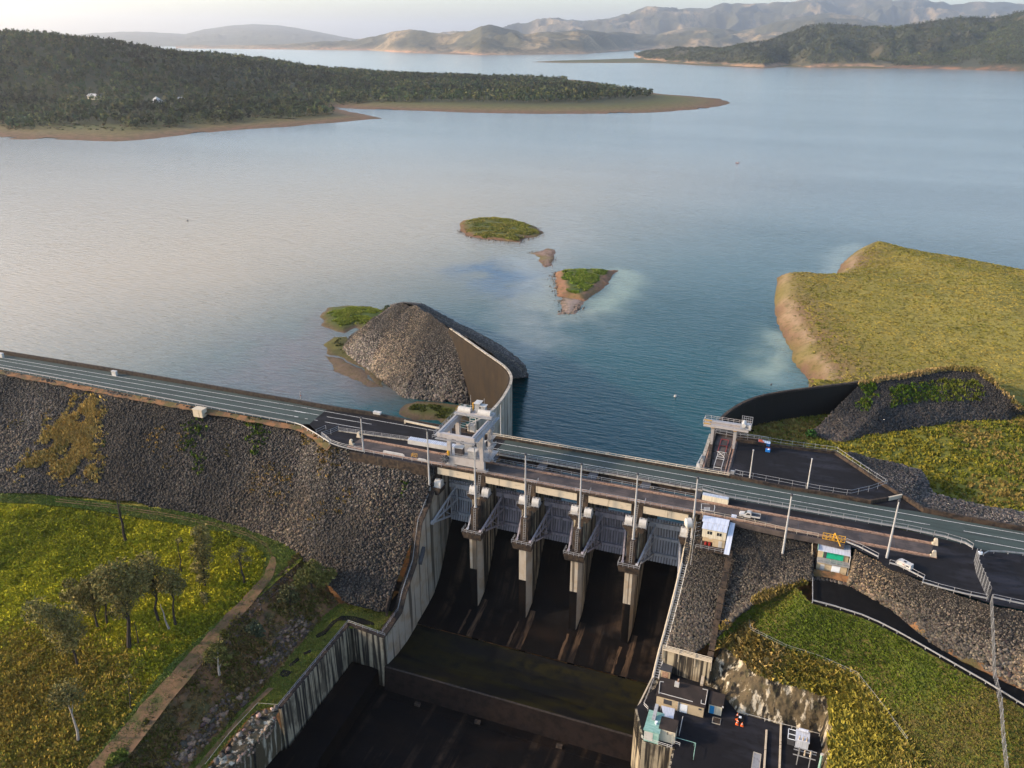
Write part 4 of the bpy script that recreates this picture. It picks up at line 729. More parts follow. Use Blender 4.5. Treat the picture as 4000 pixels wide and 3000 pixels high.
b = B(); e = U(*c6(225,1162), -35.4); b.path([zc[2]+[0,0,1.2], e+[0,0,1.2], U(*c6(0,1400), -35.4)+[0,0,1.2], U(*c6(-200,1660), -35.4)+[0,0,1.2]], .05, 4); b.obj('wire_fence', 'rail', zw)
dv = thing('drain_chamber', 'small brown concrete drain chamber at the foot of the rockfill against the chute wall', 'drain', U(*c6(1320,330), -33))
b = B(); q = [U(*c6(x,y), -32) for x, y in ((1262,395),(1330,405),(1395,190),(1320,185))]; b.beam(q[0], q[3], .5, 3.2); b.beam(q[3], q[2], .5, 3.2); b.obj('chamber_wall', 'brown', dv)
b = B(); b.cbox((q[0]+q[2])/2-[0, 0, 1.2], (2.4, 7.5, .3)); b.obj('chamber_floor', 'black_asph', dv)
# ---- right chute wall with its long stair
rw = thing('chute_wall', 'concrete chute wall carrying a long white stair down the right edge of the chute', 'wall', (36, -40, -35))
rp = [np.array(p, float) for p in ((37.2,9,-1.7),(37.2,-17.6,-1.7),(37.2,-18,-6.2),(37.2,-23.8,-8.8),(37.1,-26.4,-12.3),(36.6,-32,-18.6),(35.8,-37.2,-26),(35.3,-41.5,-29.8),(34.9,-46.2,-34.9),(33.5,-58.5,-34.6))]
b = B(); T = [p for p in rp]; Bt = [p*[1,1,0]+[0,0,-60] for p in rp]
for k in range(len(rp)-1):
    b.hexa([Bt[k], Bt[k]+[2.3,0,0], Bt[k+1]+[2.3,0,0], Bt[k+1], T[k], T[k]+[2.3,0,0], T[k+1]+[2.3,0,0], T[k+1]])
b.obj('wall_body', 'streak', rw)
b = B()
for a, c in zip(rp[3:-1], rp[4:]): b.beam(a+[.2,0,.2], c+[.2,0,.2], .35, .5)
b.obj('coping', 'cream', rw)
st = thing('stairway', 'long white metal stair with handrails running down the right chute wall to the yard', 'stairs', (37, -36, -25))
sp_ = [p+[1.2, 0, .35] for p in rp[4:9]]; b = B(); tr = B()
for a, c in zip(sp_[:-1], sp_[1:]):
    d = (c-a)/np.linalg.norm(c-a)
    for o in (-.62, .62): b.beam(a+[o,0,.2], c+[o,0,.2], .22, .45)
    n = int(np.linalg.norm(c-a)/.62)
    for j in range(n): p = a+(c-a)*(j+.5)/n; tr.cbox(p+[0,0,.12], (1.05, .32, .09))
b.obj('stringer', 'white', st); tr.obj('tread', 'galv', st); railing(st, [p+[.75,0,.1] for p in sp_], sp=2.5, m='white'); railing(st, [p+[-.75,0,.1] for p in sp_], sp=2.5, m='white')
su = thing('stairway', 'dark upper stair between handrails climbing from the long white stair to the right abutment deck', 'stairs', (38.4, -24, -8))
b = B(); n = 22; A0 = np.array([38.4,-19.2,-2.0]); A1 = np.array([38.3,-26.2,-12.0])
for j in range(n): p = A0+(A1-A0)*(j+.5)/n; b.cbox(p, (1.3, .4, .12))
b.obj('tread', 'darkst', su); railing(su, [A0+[-.8,0,0], A1+[-.8,0,0]], sp=2.0, m='rail'); railing(su, [A0+[.8,0,0], A1+[.8,0,0]], sp=2.0, m='rail')
ba = thing('right_abutment' if False else 'abutment_block', 'brown stained concrete abutment block under the dish pole beside the control building', 'abutment', (39.5, -22, -8))
b = B(); b.yz([(9,-14),(9,-1.7),(-18,-1.7),(-18.2,-7.5),(-23.5,-8.7),(-26.5,-12.5),(-29,-16.5),(-29,-30),(9,-30)], 39.55, 42.0); b.obj('block_body', 'brown', ba)
lb_ = thing('abutment_block', 'brown stained concrete abutment block stepping down under the leftmost hoist cover and pole', 'abutment', (-40, -20, -5))
b = B(); b.yz([(9,-30),(9,-1.7),(-18,-1.7),(-18.3,-6.0),(-21.5,-7.9),(-25.5,-10.6),(-26,-14),(-26,-30)], -42.0, -39.65); b.obj('block_body', 'brown', lb_)
b = B(); b.cbox((-38.4,-18.6,-3.6), (3.4, 1.8, 6.4)); b.obj('tower', 'brown', lb_)
b = B()
for o in (-.35, .35): b.beam((-38.7+o,-19.6,-.6), (-38.7+o,-20.9,-6.3), .08, .14)
for j in range(14): t_ = j/13; b.box(-39.05, -38.35, -19.66-1.3*t_, -19.56-1.3*t_, -.7-5.6*t_, -.62-5.6*t_)
b.obj('ladder', 'darkst', lb_)
# ---- piers
PLAB = ['first', 'second', 'third', 'fourth']
def make_pier(x, label):
    t = thing('spillway_pier', label, 'pier', (x, -20, -30), 'spillway piers between the gates')
    b = B(); b.yz([(6,-60),(6,-1.6),(-17.4,-1.6),(-17.6,-6.6),(-22.0,-7.0),(-22.3,-60)], x-1.78, x+1.78); b.prism([(x-1.78,6),(x,9.5),(x+1.78,6)][::-1], -60, -1.6); b.obj('shaft', 'streak', t)
    b = B(); b.hexa([(x-1.0,-26.3,-60),(x+1.15,-26.3,-60),(x+1.78,-22.3,-60),(x-1.78,-22.3,-60),(x-1.0,-26.3,-17.6),(x+1.15,-26.3,-17.6),(x+1.78,-22.3,-17.6),(x-1.78,-22.3,-17.6)]); b.obj('nose', 'white_streak', t)
    b = B(); b.hexa([(x-1.02,-26.345,-60),(x+1.17,-26.345,-60),(x+1.17,-26.1,-60),(x-1.02,-26.1,-60),(x-1.02,-26.345,-29.2),(x+1.17,-26.345,-29.2),(x+1.17,-26.1,-29.2),(x-1.02,-26.1,-29.2)]); b.obj('stained_foot', 'chute', t)
    b = B(); b.yz([(-21.9,-17),(-21.9,-7.0),(-22.5,-9.2),(-24.6,-9.4),(-24.9,-16.2),(-24.9,-17)], x-1.15, x+1.15); b.obj('pole_plinth', 'brown', t)
    b = B(); b.hexa([(x-2.6,-27.0,-18.3),(x+2.9,-27.0,-18.3),(x+2.6,-22.6,-18.3),(x-2.4,-22.6,-18.3),(x-2.9,-27.6,-16.1),(x+3.1,-27.6,-16.1),(x+2.8,-22.6,-16.1),(x-2.6,-22.6,-16.1)]); b.obj('trunnion_platform', 'brown', t)
    b = B(); b.cbox((x-.1,-18.55,-3.5), (3.2, 1.9, 6.6)); b.cbox((x-.1,-18.7,-.1), (4.2, 2.6, .3)); b.obj('tower', 'brown', t)
    b = B()
    for s in (-1, 1): b.hexa([(x+s*.9-.9,-21.9,-8.6),(x+s*.9+.9,-21.9,-8.6),(x+s*.9+.9,-17.7,-8.6),(x+s*.9-.9,-17.7,-8.6),(x+s*2.15-1.25,-22.2,-6.55),(x+s*2.15+1.25,-22.2,-6.55),(x+s*2.15+1.25,-17.7,-6.55),(x+s*2.15-1.25,-17.7,-6.55)])
    b.obj('corbel', 'brown', t)
    railing(t, [(x-2.9,-24.5,-16.1),(x-2.9,-27.5,-16.1),(x+3.1,-27.5,-16.1),(x+3.0,-24.5,-16.1)], sp=1.5, r=.055)
    railing(t, [(x-3.3,-22.15,-6.55),(x-.6,-22.15,-6.55)], sp=1.3); railing(t, [(x+.6,-22.15,-6.55),(x+3.3,-22.15,-6.55)], sp=1.3)
    railing(t, [(x-2.1,-19.9,.05),(x+1.9,-19.9,.05),(x+1.9,-18.2,.05)], sp=1.2)
    lad = []
    for p, q in (((x-.05,-19.7,.4),(x-.05,-22.4,-8.9)), ((x+.15,-24.75,-9.2),(x+.15,-25.3,-16.0))):
        b = B(); p = np.array(p); q = np.array(q)
        for o in (-.33, .33): b.tube(p+[o,0,0], q+[o,0,0], .055, .055, 4)
        n = int(np.linalg.norm(q-p)/.55)
        for j in range(n+1): c = p+(q-p)*j/n; b.tube(c+[-.33,0,0], c+[.33,0,0], .04, .04, 4)
        b.obj('ladder', 'galv', t)
    return t
piers = [make_pier(x, l) for x, l in zip(PC, ['tall concrete spillway pier beside the leftmost pale blue gate, nearest the rail crane', 'tall concrete spillway pier second from the crane, between two dull mauve gates', 'tall concrete spillway pier third from the crane, between two dull mauve gates', 'tall concrete spillway pier beside the rightmost pale blue gate, nearest the control building'])]
# ---- hoist covers: white half barrels on the pier corbels
def make_hoist(loc, label):
    t = thing('hoist_cover', label, 'hoist cover', loc, 'white hoist covers on the piers')
    n = 10; vs = []; 
    pts = [(-1.35, 0)]+[(1.35*-math.cos(math.pi*k/n), .95+1.35*math.sin(math.pi*k/n)*1.05) for k in range(n+1)]+[(1.35, 0)]
    b = B(); b.yz([(p_[0]*.9, p_[1]*.9) for p_ in pts[::-1]], -1.02, 1.02); b.obj('shell', 'white', t, local=True)
    for s in (-.55, .55): b = B(); b.cbox((s, -.2, 2.19), (.14, .5, .14)); b.obj('lifting_lug', 'darkst', t, local=True)
    b = B(); b.box(-1.25, 1.25, -1.42, 1.42, -.14, -.003); b.obj('base_frame', 'galv', t, local=True)
    return t
h0 = make_hoist((PC[0]-1.95, -20.2, -6.4), 'left white half-barrel hoist cover on the pier nearest the rail crane')
nth = ['nearest the rail crane', 'second from the rail crane', 'third from the rail crane', 'nearest the control building']
for k, x in enumerate(PC):
    for s, sd_ in ((-1, 'left'), (1, 'right')):
        if (k, s) != (0, -1): dup(h0, (x+s*1.95+.05, -20.2, -6.4), f'{sd_} white half-barrel hoist cover on the pier {nth[k]}')
dup(h0, (-36.6, -20.3, -6.4), 'single white half-barrel hoist cover on the left abutment beside the dark ladder')
dup(h0, (36.8, -20.6, -6.4), 'single white half-barrel hoist cover beside the white dish on the right abutment')
b = B()
for x in (-36.7, 36.7): b.hexa([(x-.6,-21.9,-9),(x+.6,-21.9,-9),(x+.6,-17.7,-9),(x-.6,-17.7,-9),(x-1.3,-22.2,-6.55),(x+1.3,-22.2,-6.55),(x+1.3,-17.7,-6.55),(x-1.3,-17.7,-6.55)])
b.obj('corbel', 'brown', lw)
# ---- radial gates
TY, TZ, GR = -25.2, -16.6, 15.2
def gp(a, r=GR): return TY+r*math.cos(math.radians(a)), TZ+r*math.sin(math.radians(a))
def make_gate(cx, m, label):
    t = thing('radial_gate', label, 'gate', (cx, -12, -15), 'radial steel gates in the spillway bays')
    W_ = 5.95; b = B(); A = np.linspace(-27, 31, 25)
    for a0, a1 in zip(A[:-1], A[1:]):
        q = [gp(a0), gp(a0, GR+.12), gp(a1, GR+.12), gp(a1)]; b.yz(q, cx-W_, cx+W_)
    b.obj('skin_plate', 'skin', t)
    b = B()
    for j in range(15):
        x = cx-W_+.3+j*(2*W_-.6)/14
        for a0, a1 in zip(A[:-1:2], A[2::2]):
            q = [gp(a0, GR-.42), gp(a0), gp(a1), gp(a1, GR-.42)]; b.yz(q, x-.24, x+.24)
    b.obj('ribs', m, t)
    for a in (24.5, 3.5, -17.5):
        b = B(); p = gp(a, GR-.75); w = .75 if a > 20 else .42
        y, z = p; b.box(cx-W_+.1, cx+W_-.1, y-.35, y+.4, z-w, z+w); b.obj('girder', m, t)
    for s in (-1, 1):
        tp = np.array([cx+s*5.75, TY, TZ]); ends = []
        for a in (24.5, 3.5, -17.5):
            y, z = gp(a, GR-1.0); e = np.array([cx+s*3.5, y, z]); ends.append(e); b = B(); b.beam(tp, e, .42, .55); b.obj('arm', m, t)
        b = B()
        for f0, f1 in ((.45,.45),(.75,.75)):
            b.beam(tp+(ends[0]-tp)*f0, tp+(ends[2]-tp)*f1, .28, .3)
        b.beam(tp+(ends[1]-tp)*.45, tp+(ends[2]-tp)*.78, .22, .24); b.beam(tp+(ends[1]-tp)*.5, tp+(ends[0]-tp)*.75, .22, .24); b.obj('brace', m, t)
        b = B(); b.tube(tp+[-.35,0,0], tp+[.35,0,0], .75, .75, 12); b.obj('trunnion', m, t)
        b = B(); b.beam(ends[0], ends[2], .35, .35); b.obj('strut', m, t)
    return t
for k, (cx, m, l) in enumerate(zip([-31.1, -15.56, 0, 15.56, 31.1], ['steel', 'mauve', 'mauve', 'mauve', 'steel'], ['pale blue grey radial gate in the bay below the rail crane', 'dull mauve radial gate in the bay right of the pier nearest the crane', 'dull mauve radial gate in the middle one of the five bays', 'dull mauve radial gate in the bay left of the pier nearest the control building', 'pale blue grey radial gate in the bay beside the dish and control building'])):
    make_gate(cx, m, l)
# ---- bridges
cb = thing('crane_bridge', 'narrow stained bridge with cream edge beams carrying the crane rails over the gates', 'bridge', (0, -15, 0))
b = B(); b.box(-39.5, 39.5, -19.3, -11.4, -1.2, .02); b.obj('deck_slab', 'deck', cb)
for k in range(5):
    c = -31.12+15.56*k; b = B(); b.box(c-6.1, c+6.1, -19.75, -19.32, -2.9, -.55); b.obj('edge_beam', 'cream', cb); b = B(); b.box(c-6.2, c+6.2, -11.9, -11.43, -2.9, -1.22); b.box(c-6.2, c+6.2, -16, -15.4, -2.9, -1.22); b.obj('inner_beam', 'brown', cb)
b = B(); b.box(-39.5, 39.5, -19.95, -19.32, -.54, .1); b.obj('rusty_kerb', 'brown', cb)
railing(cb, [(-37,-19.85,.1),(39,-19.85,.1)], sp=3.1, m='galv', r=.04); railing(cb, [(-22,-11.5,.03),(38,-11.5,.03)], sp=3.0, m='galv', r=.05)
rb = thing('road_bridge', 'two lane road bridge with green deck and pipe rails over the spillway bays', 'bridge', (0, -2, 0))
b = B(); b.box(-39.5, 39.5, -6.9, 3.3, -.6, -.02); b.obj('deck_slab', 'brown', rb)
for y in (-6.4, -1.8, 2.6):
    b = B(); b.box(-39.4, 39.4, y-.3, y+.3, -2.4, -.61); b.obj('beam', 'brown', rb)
b = B(); b.box(-37.2, 45.2, 2.85, 3.25, .0, .75); b.obj('kerb_wall', 'brown', rb)
b = B()
for z, y in ((1.05, 2.8), (1.45, 3.15)): b.tube((-37.2,y,z), (45.2,y,z), .12, .12, 6)
for j in range(28): x = -37+j*3.04; b.beam((x,2.98,.7), (x,3.1,1.5), .16, .16)
b.obj('pipe_rail', 'rail', rb)
b = B(); b.box(-39, 39, -6.85, -6.45, 0, .35); b.obj('near_kerb', 'brown', rb)
for k in range(6):
    x = -AB+k*2*AB/5; b = B(); b.box(x-1.3, x+1.3, -11.38, -6.92, -.45, -.12); b.obj('gap_slab', 'darkst', rb)
def rails(y, x0, x1, label):
    t = thing('crane_rail', label, 'rail', (x0, y, 0)); b = B(); b.box(x0, x1, y-.55, y+.55, .031, .12); b.obj('rail_bed', 'deck', t)
    b = B(); b.box(x0, x1, y-.10, y+.10, .121, .30); b.box(x0, x1, y+.42, y+.54, .121, .2); b.box(x0, x1, y-.54, y-.42, .121, .2); b.obj('rail_head', 'rust', t)
    return t
rails(-13.0, xl+1.5, 97, 'long rusty crane rail along the inner side of the crane track nearest the road'); rails(-19.0, xl-1, 97.5, 'long rusty crane rail along the outer side of the crane track above the gates')
bs0 = thing('buffer_stop', 'weathered concrete buffer stop at the right end of the crane rail nearest the road', 'buffer stop', (97.3, -13, 0))
b = B(); b.hexa([(-.5,-.5,0),(1.0,-.5,0),(1.0,.5,0),(-.5,.5,0),(.1,-.4,1.7),(.7,-.4,1.7),(.7,.4,1.7),(.1,.4,1.7)]); b.obj('block', 'cream', bs0, local=True); b = B(); b.box(-.62, -.2, -.2, .2, .8, 1.2); b.obj('rubber_pad', 'tyre', bs0, local=True)
dup(bs0, (96.4, -18.9, 0), 'weathered concrete buffer stop at the right end of the outer crane rail')
dup(bs0, (*U(*cA(850,690))[:2], 0), 'weathered concrete buffer stop at the left end of the inner crane rail', math.pi); dup(bs0, (*U(*cA(752,785))[:2], 0), 'weathered concrete buffer stop at the left end of the outer crane rail', math.pi)
# ---- curved guide walls in the lake
def gwall(name, label, pts, hw, m1, m2, capm):
    t = thing(name, label, 'wall', pts[0])
    T = resample(pts, 60); # smooth corners
    for _ in range(6): T[1:-1] = (T[:-2]+2*T[1:-1]+T[2:])/4
    bt = T*[1,1,0]+[0,0,-45]; b = B(); b.wall(T, bt, hw); b.obj('wall_body', m1, t, smooth=False); 
    off = hw/abs(hw); b = B(); b.wall(T+[0,0,-.0], bt, -abs(hw)*.35*off); b.obj('water_face', m2, t)
    b = B()
    for a, c in zip(T[:-1], T[1:]): b.beam(a+[0,0,.15], c+[0,0,.15], .95, .4)
    b.obj('coping', capm, t); return t
gwall('guide_wall', 'curved guide wall with brown inner face and white streaked outer face behind the crane', [np.array(p, float) for p in ((-38.6,6,1.0),(-35.6,14,1.0),(-35,21,1.2),(-35.3,29,1.2),(-37.0,42,1.2),(-39.5,50,1.2),(-44,56.5,1.2),(-50,62,1.2),(-56.1,66.9,1.3),(-70.5,79.2,1.5),(-83,90,1.6))], -1.0, 'guide', 'white_streak', 'conc')
gwall('guide_wall', 'dark curved concrete guide wall sweeping right from the small gantry towards the dark rock mound', [np.array(p, float) for p in ((38.6,6,.4),(37.6,20,.4),(37.5,34,.5),(38,42.2,.6),(40.3,48.9,.6),(43,56,.6),(48.1,64.2,.6),(55.5,71.3,.6),(67,80,.6),(77.3,87.3,.6),(86,94,.6))], 1.0, 'blackwall', 'blackwall', 'brown')
# ---- parapets
def wallthing(name, label, pts, t, z0, z1, m, cat='parapet', cap=None):
    o = thing(name, label, cat, pts[0]); T = [np.array([p[0], p[1], z1]) for p in pts]; Q = [np.array([p[0], p[1], z0]) for p in pts]
    b = B(); b.wall(T, Q, t); b.obj('wall_body', m, o)
    if cap:
        b = B()
        for a, c in zip(T[:-1], T[1:]): b.beam(a+[0,0,.06], c+[0,0,.06], abs(t)*1.3, .14)
        b.obj('coping', cap, o)
    return o
wallthing('parapet', 'long dark brown concrete parapet on the lake side of the crest road at the left', Z0([(-300,1328),(0,1380),(445,1452),(814,1516),(1150,1574),(1331,1606),(1451,1623)]), -.6, -30, 1.25, 'lipm')
wallthing('parapet', 'dark brown concrete parapet between the wet grass flat and the dark asphalt behind the crane', [U(1451,1623), U(1572,1646), np.array([-38,3.4,0])], -.6, -30, 1.0, 'lipm')
for (px, py), l in ((cE(824,268), 'white painted post on the dark parapet beside the left road, further from the frame edge'), (cE(8,138), 'white painted post on the dark parapet at the left frame edge')):
    t = thing('parapet_post', l, 'post', U(px, py+22)); b = B(); b.box(-1.0, 1.0, -.2, .7, .0, 1.7); b.obj('post', 'white', t, local=True); b = B(); b.box(-1.15, 1.15, -.3, .8, 1.701, 1.85); b.obj('cap', 'white', t, local=True)
wallthing('parapet', 'stained brown concrete parapet along the road edge of the dark asphalt yard', [np.array([45.4,3.0,0])]+Z0([cP(1000,905),cP(1500,985),cP(1770,1036)]), -.6, -.5, 1.0, 'brown')
wallthing('parapet', 'short angled concrete wall with a pale end panel at the tip of the asphalt yard', Z0([cP(1770,1036),cP(1925,1010)]), -.5, -.5, 1.1, 'brown'); 
wallthing('parapet', 'pale painted low wall panel at the corner of the dark asphalt yard', Z0([cP(1927,1010),cP(2042,985)]), -.4, -.5, 1.1, 'cream')
wallthing('parapet', 'brown concrete edge wall around the lake side of the asphalt yard', Z0([cP(600,495),cP(900,540),cP(1460,608),cP(1890,892),cP(2050,992)]), -.6, -2.5, .9, 'brown')
wallthing('parapet', 'brown concrete parapet between the green road and the riprap at the right edge', Z0([cP(2050,992)]+[cR(1340,216),cR(1700,292),cR(2212,384),cR(2900,500)]), -.7, -2.5, 1.1, 'brown')
wallthing('deck_edge_wall', 'stained concrete wall holding the crane track above the rockfill left of the gates', [U(1367,1764), U(1421,1773), U(1542,1795), np.array([-39.5,-20.7,0])], .5, -5, .05, 'brown', 'wall'); wallthing('deck_edge_wall', 'concrete edge wall below the railings between the control building and the tan building', [np.array([42.1,-20.5,0]), U(2735,2007), U(2864,2032), U(3050,2074), U(3200,2102), U(3300,2124)], .4, -1.5, .04, 'deck', 'wall')
# ================================================================ cranes, poles, vehicles, buildings, fences
def part(t, name, m, f, local=False):
    b = B(); f(b); return b.obj(name, m, t, local=local)
# ---- rail gantry crane (portal cantilevered downstream over the gates)
gc = thing('gantry_crane', 'large pale gantry crane on rails with four legs above the left gates', 'crane', (-28, -16, 0))
XL, XR, YN, YF, ZT, ZBm = -33.3, -23.0, -19.0, -12.6, 14.3, 3.9
for y in (YN, YF):
    part(gc, 'bogie_beam', 'cranewhite', lambda b: b.yz([(0,0)]*0 or [(y-.6,1.4),(y+.6,1.4),(y+.6,ZBm),(y-.6,ZBm)], XL-.6, XR+.8))
    for x in (XL+.3, XR-.2):
        part(gc, 'bogie', 'cranewhite', lambda b: b.hexa([(x-1.9,y-.35,.55),(x+1.9,y-.35,.55),(x+1.9,y+.35,.55),(x-1.9,y+.35,.55),(x-.9,y-.4,1.39),(x+.9,y-.4,1.39),(x+.9,y+.4,1.39),(x-.9,y+.4,1.39)]))
        for o in (-1.3, 1.3): part(gc, 'wheel', 'darkst', lambda b: b.tube((x+o,y-.2,.70),(x+o,y+.2,.70),.40,.40,12))
for x in (XL, XR):
    for y in (YN, YF):
        part(gc, 'leg', 'cranewhite', lambda b: b.hexa([(x-.55,y-.5,ZBm),(x+.55,y-.5,ZBm),(x+.55,y+.5,ZBm),(x-.55,y+.5,ZBm),(x-.64,y-.6,ZT-1.9),(x+.64,y-.6,ZT-1.9),(x+.64,y+.6,ZT-1.9),(x-.64,y+.6,ZT-1.9)]))
    arch = [(-25.8,ZT-1.3),(-25.8,ZT),(-9.0,ZT),(-9.0,ZT-1.6),(-11.5,ZT-1.9),(-13.4,ZT-1.9)]+[(-13.6-.9*(1-math.cos(a)), ZT-2.9+1.3*math.sin(a)) for a in (.4,.9,1.5)]+[(-17.1+.9*(1-math.cos(a)), ZT-2.9+1.3*math.sin(a)) for a in (1.5,.9,.4)]+[(-18.2,ZT-1.9),(-19.9,ZT-1.9)]
    part(gc, 'top_girder', 'cranewhite', lambda b: b.yz(arch, x-.58, x+.58)); part(gc, 'trolley_rail', 'galv', lambda b: b.box(x-.1, x+.1, -25.4, -9.2, ZT+.002, ZT+.2))
part(gc, 'front_girder', 'cranewhite', lambda b: b.box(XL+.583, XR-.583, -25.7, -24.7, ZT-1.3, ZT-.02))
part(gc, 'rear_girder', 'cranewhite', lambda b: b.box(XL+.583, XR-.583, -9.9, -9.05, ZT-1.4, ZT-.02))
part(gc, 'front_walkway', 'galv', lambda b: b.box(XL-.9, XR+.9, -26.7, -25.82, ZT-1.6, ZT-1.5)); railing(gc, [(XL-1.7,-26.6,ZT-1.5),(XR+1.7,-26.6,ZT-1.5)], sp=2)
for x, s in ((XL, -1), (XR, 1)):
    part(gc, 'side_walkway', 'galv', lambda b: b.box(min(x+s*.60, x+s*1.6), max(x+s*.60, x+s*1.6), -25.8, -8.6, ZT-1.0, ZT-.9)); railing(gc, [(x+s*1.55,-25.8,ZT-.9),(x+s*1.55,-8.6,ZT-.9)], sp=1.9, r=.06)
# trolley across the lake end
part(gc, 'trolley_frame', 'cranewhite', lambda b: b.box(XL-.6, XR+.6, -12.6, -9.4, ZT+.25, ZT+.9)); part(gc, 'trolley_beam', 'galv', lambda b: b.box(XL-.8, XR+.8, -13.5, -12.62, ZT+.3, ZT+.75))
railing(gc, [(XL-.6,-9.5,ZT+.9),(XR+.6,-9.5,ZT+.9)], sp=1.6); railing(gc, [(XL-.55,-12.5,ZT+.9),(XL-.55,-9.5,ZT+.9)], sp=1.5, m='yellow')
def drum(b, x0, x1):
    n = 8; b.yz([(-12.4,ZT+.92)]+[(-11.5-.95*math.cos(math.pi*k/n), ZT+1.3+.95*math.sin(math.pi*k/n)) for k in range(n+1)]+[(-10.6,ZT+.92)], x0, x1)
part(gc, 'hoist_drum_cover', 'white', lambda b: drum(b, XL-.1, XL+3.9)); part(gc, 'hoist_drum_cover', 'white', lambda b: drum(b, XR-4.0, XR-.1))
for x0, w, d, h in ((-28.3, 1.5, 2.2, 2.9), (-26.4, 1.4, 1.4, 2.3)):
    k = part(gc, 'cabinet', 'galv', lambda b: b.box(x0, x0+w, -11.4, -11.4+d, ZT+.92, ZT+.9+h)); part(k, 'cabinet_roof', 'white', lambda b: b.box(x0-.25, x0+w+.25, -11.7, -11.1+d, ZT+.91+h, ZT+1.05+h), True) if False else part(gc, 'cabinet_roof', 'white', lambda b: b.box(x0-.25, x0+w+.25, -11.7, -11.1+d, ZT+.91+h, ZT+1.05+h))
part(gc, 'motor_box', 'galv', lambda b: b.box(-32.6, -31.8, -9.9, -9.2, ZT+.92, ZT+1.9))
part(gc, 'jib', 'yellow', lambda b: (b.tube((-29.3,-10.2,ZT+.9), (-29.3,-10.2,ZT+3.4), .22, .18), b.beam((-29.3,-10.2,ZT+3.3), (-28.3,-10.2,ZT+3.7), .25, .25)))
part(gc, 'mast', 'galv', lambda b: b.tube((-29.7,-11,ZT+.9), (-29.7,-11,ZT+6.2), .06)); part(gc, 'mast', 'galv', lambda b: b.tube((-25.8,-10,ZT+.9), (-25.8,-10,ZT+5.2), .06))
part(gc, 'hook_block', 'white', lambda b: b.cbox((-28.2,-13.2,11.0), (1.5, 1.2, 2.4))); part(gc, 'hook_frame', 'white', lambda b: [b.beam((x,-13.2,12.2),(x,-13.2,14.3),.18,.18) for x in (-29.1,-27.3)]+[b.beam((-29.1,-13.2,z),(-27.3,-13.2,z),.16,.16) for z in (12.3,13.3,14.2)])
part(gc, 'lifting_beam', 'galv', lambda b: [b.beam((-32.4,-13.2,z), (-29.2,-13.2,z-.25), .14, .14) for z in (10.6,11.4,12.2,13.0)])
# cabinets, cable reel and stairs on the base
for x0, y0, w, d, h in ((-31.9,-18.6,2.5,1.6,2.5),(-27.5,-18.9,2.5,1.5,2.4),(-31.2,-13.2,2.6,1.4,2.7),(-27.2,-13.0,2.4,1.4,2.4)):
    k = part(gc, 'switch_cabinet', 'deck' if x0 < -31.5 else 'galv', lambda b: b.box(x0, x0+w, y0, y0+d, ZBm+.12, ZBm+h)); part(gc, 'cabinet_roof', 'white', lambda b: b.hexa([(x0-.2,y0-.3,ZBm+h+.003),(x0+w+.2,y0-.3,ZBm+h+.003),(x0+w+.2,y0+d+.2,ZBm+h+.15),(x0-.2,y0+d+.2,ZBm+h+.15),(x0-.2,y0-.3,ZBm+h+.12),(x0+w+.2,y0-.3,ZBm+h+.12),(x0+w+.2,y0+d+.2,ZBm+h+.3),(x0-.2,y0+d+.2,ZBm+h+.3)]))
part(gc, 'base_platform', 'galv', lambda b: b.box(XL-.6, XR+2.4, -19.2, -12.0, ZBm+.003, ZBm+.1)); railing(gc, [(XL+.9,-19.6,ZBm),(XR-.9,-19.6,ZBm)], sp=1.6); railing(gc, [(XR+.9,-19.6,ZBm),(XR+2.4,-19.2,ZBm),(XR+2.4,-12,ZBm)], sp=1.5)
for z in (7.2, 10.0):
    part(gc, 'landing', 'galv', lambda b: b.box(XR+.9, XR+2.5, -17.6, -13.9, z, z+.1)); railing(gc, [(XR+2.45,-17.6,z+.1),(XR+2.45,-13.9,z+.1)], sp=1.3)
for (z0, z1, ya, yb) in ((ZBm+.1,7.2,-18.4,-14.4),(7.3,10.0,-14.2,-17.4),(10.1,13.3,-17.2,-14.2)):
    part(gc, 'stair', 'galv', lambda b: [b.beam((XR+o,ya,z0),(XR+o,yb,z1),.08,.25) for o in (1.2,2.1)]+[b.cbox((XR+1.65,ya+(yb-ya)*(j+.5)/9,z0+(z1-z0)*(j+.5)/9),(.9,.3,.06)) for j in range(9)])
reel = part(gc, 'cable_reel', 'darkst', lambda b: b.tube((XL-1.1,-20.2,2.9),(XL-1.1,-19.7,2.9),1.15,1.15,20)); 
for k in range(8):
    a = k*math.pi/8; part(gc, 'reel_spoke', 'galv', lambda b: b.beam((XL-1.1-1.5*math.cos(a),-20.28,2.9-1.5*math.sin(a)),(XL-1.1+1.5*math.cos(a),-20.28,2.9+1.5*math.sin(a)),.07,.06)) if k % 2 == 0 else None
part(gc, 'oil_drum', 'yellow', lambda b: b.tube((XL-.2,-19.3,ZBm+.1),(XL-.2,-19.3,ZBm+1.7),.5,.5,14)); part(gc, 'reel_guard', 'rust', lambda b: b.beam((XL-1.9,-19.4,3.2),(XL-.7,-19.4,4.6),.9,.5))
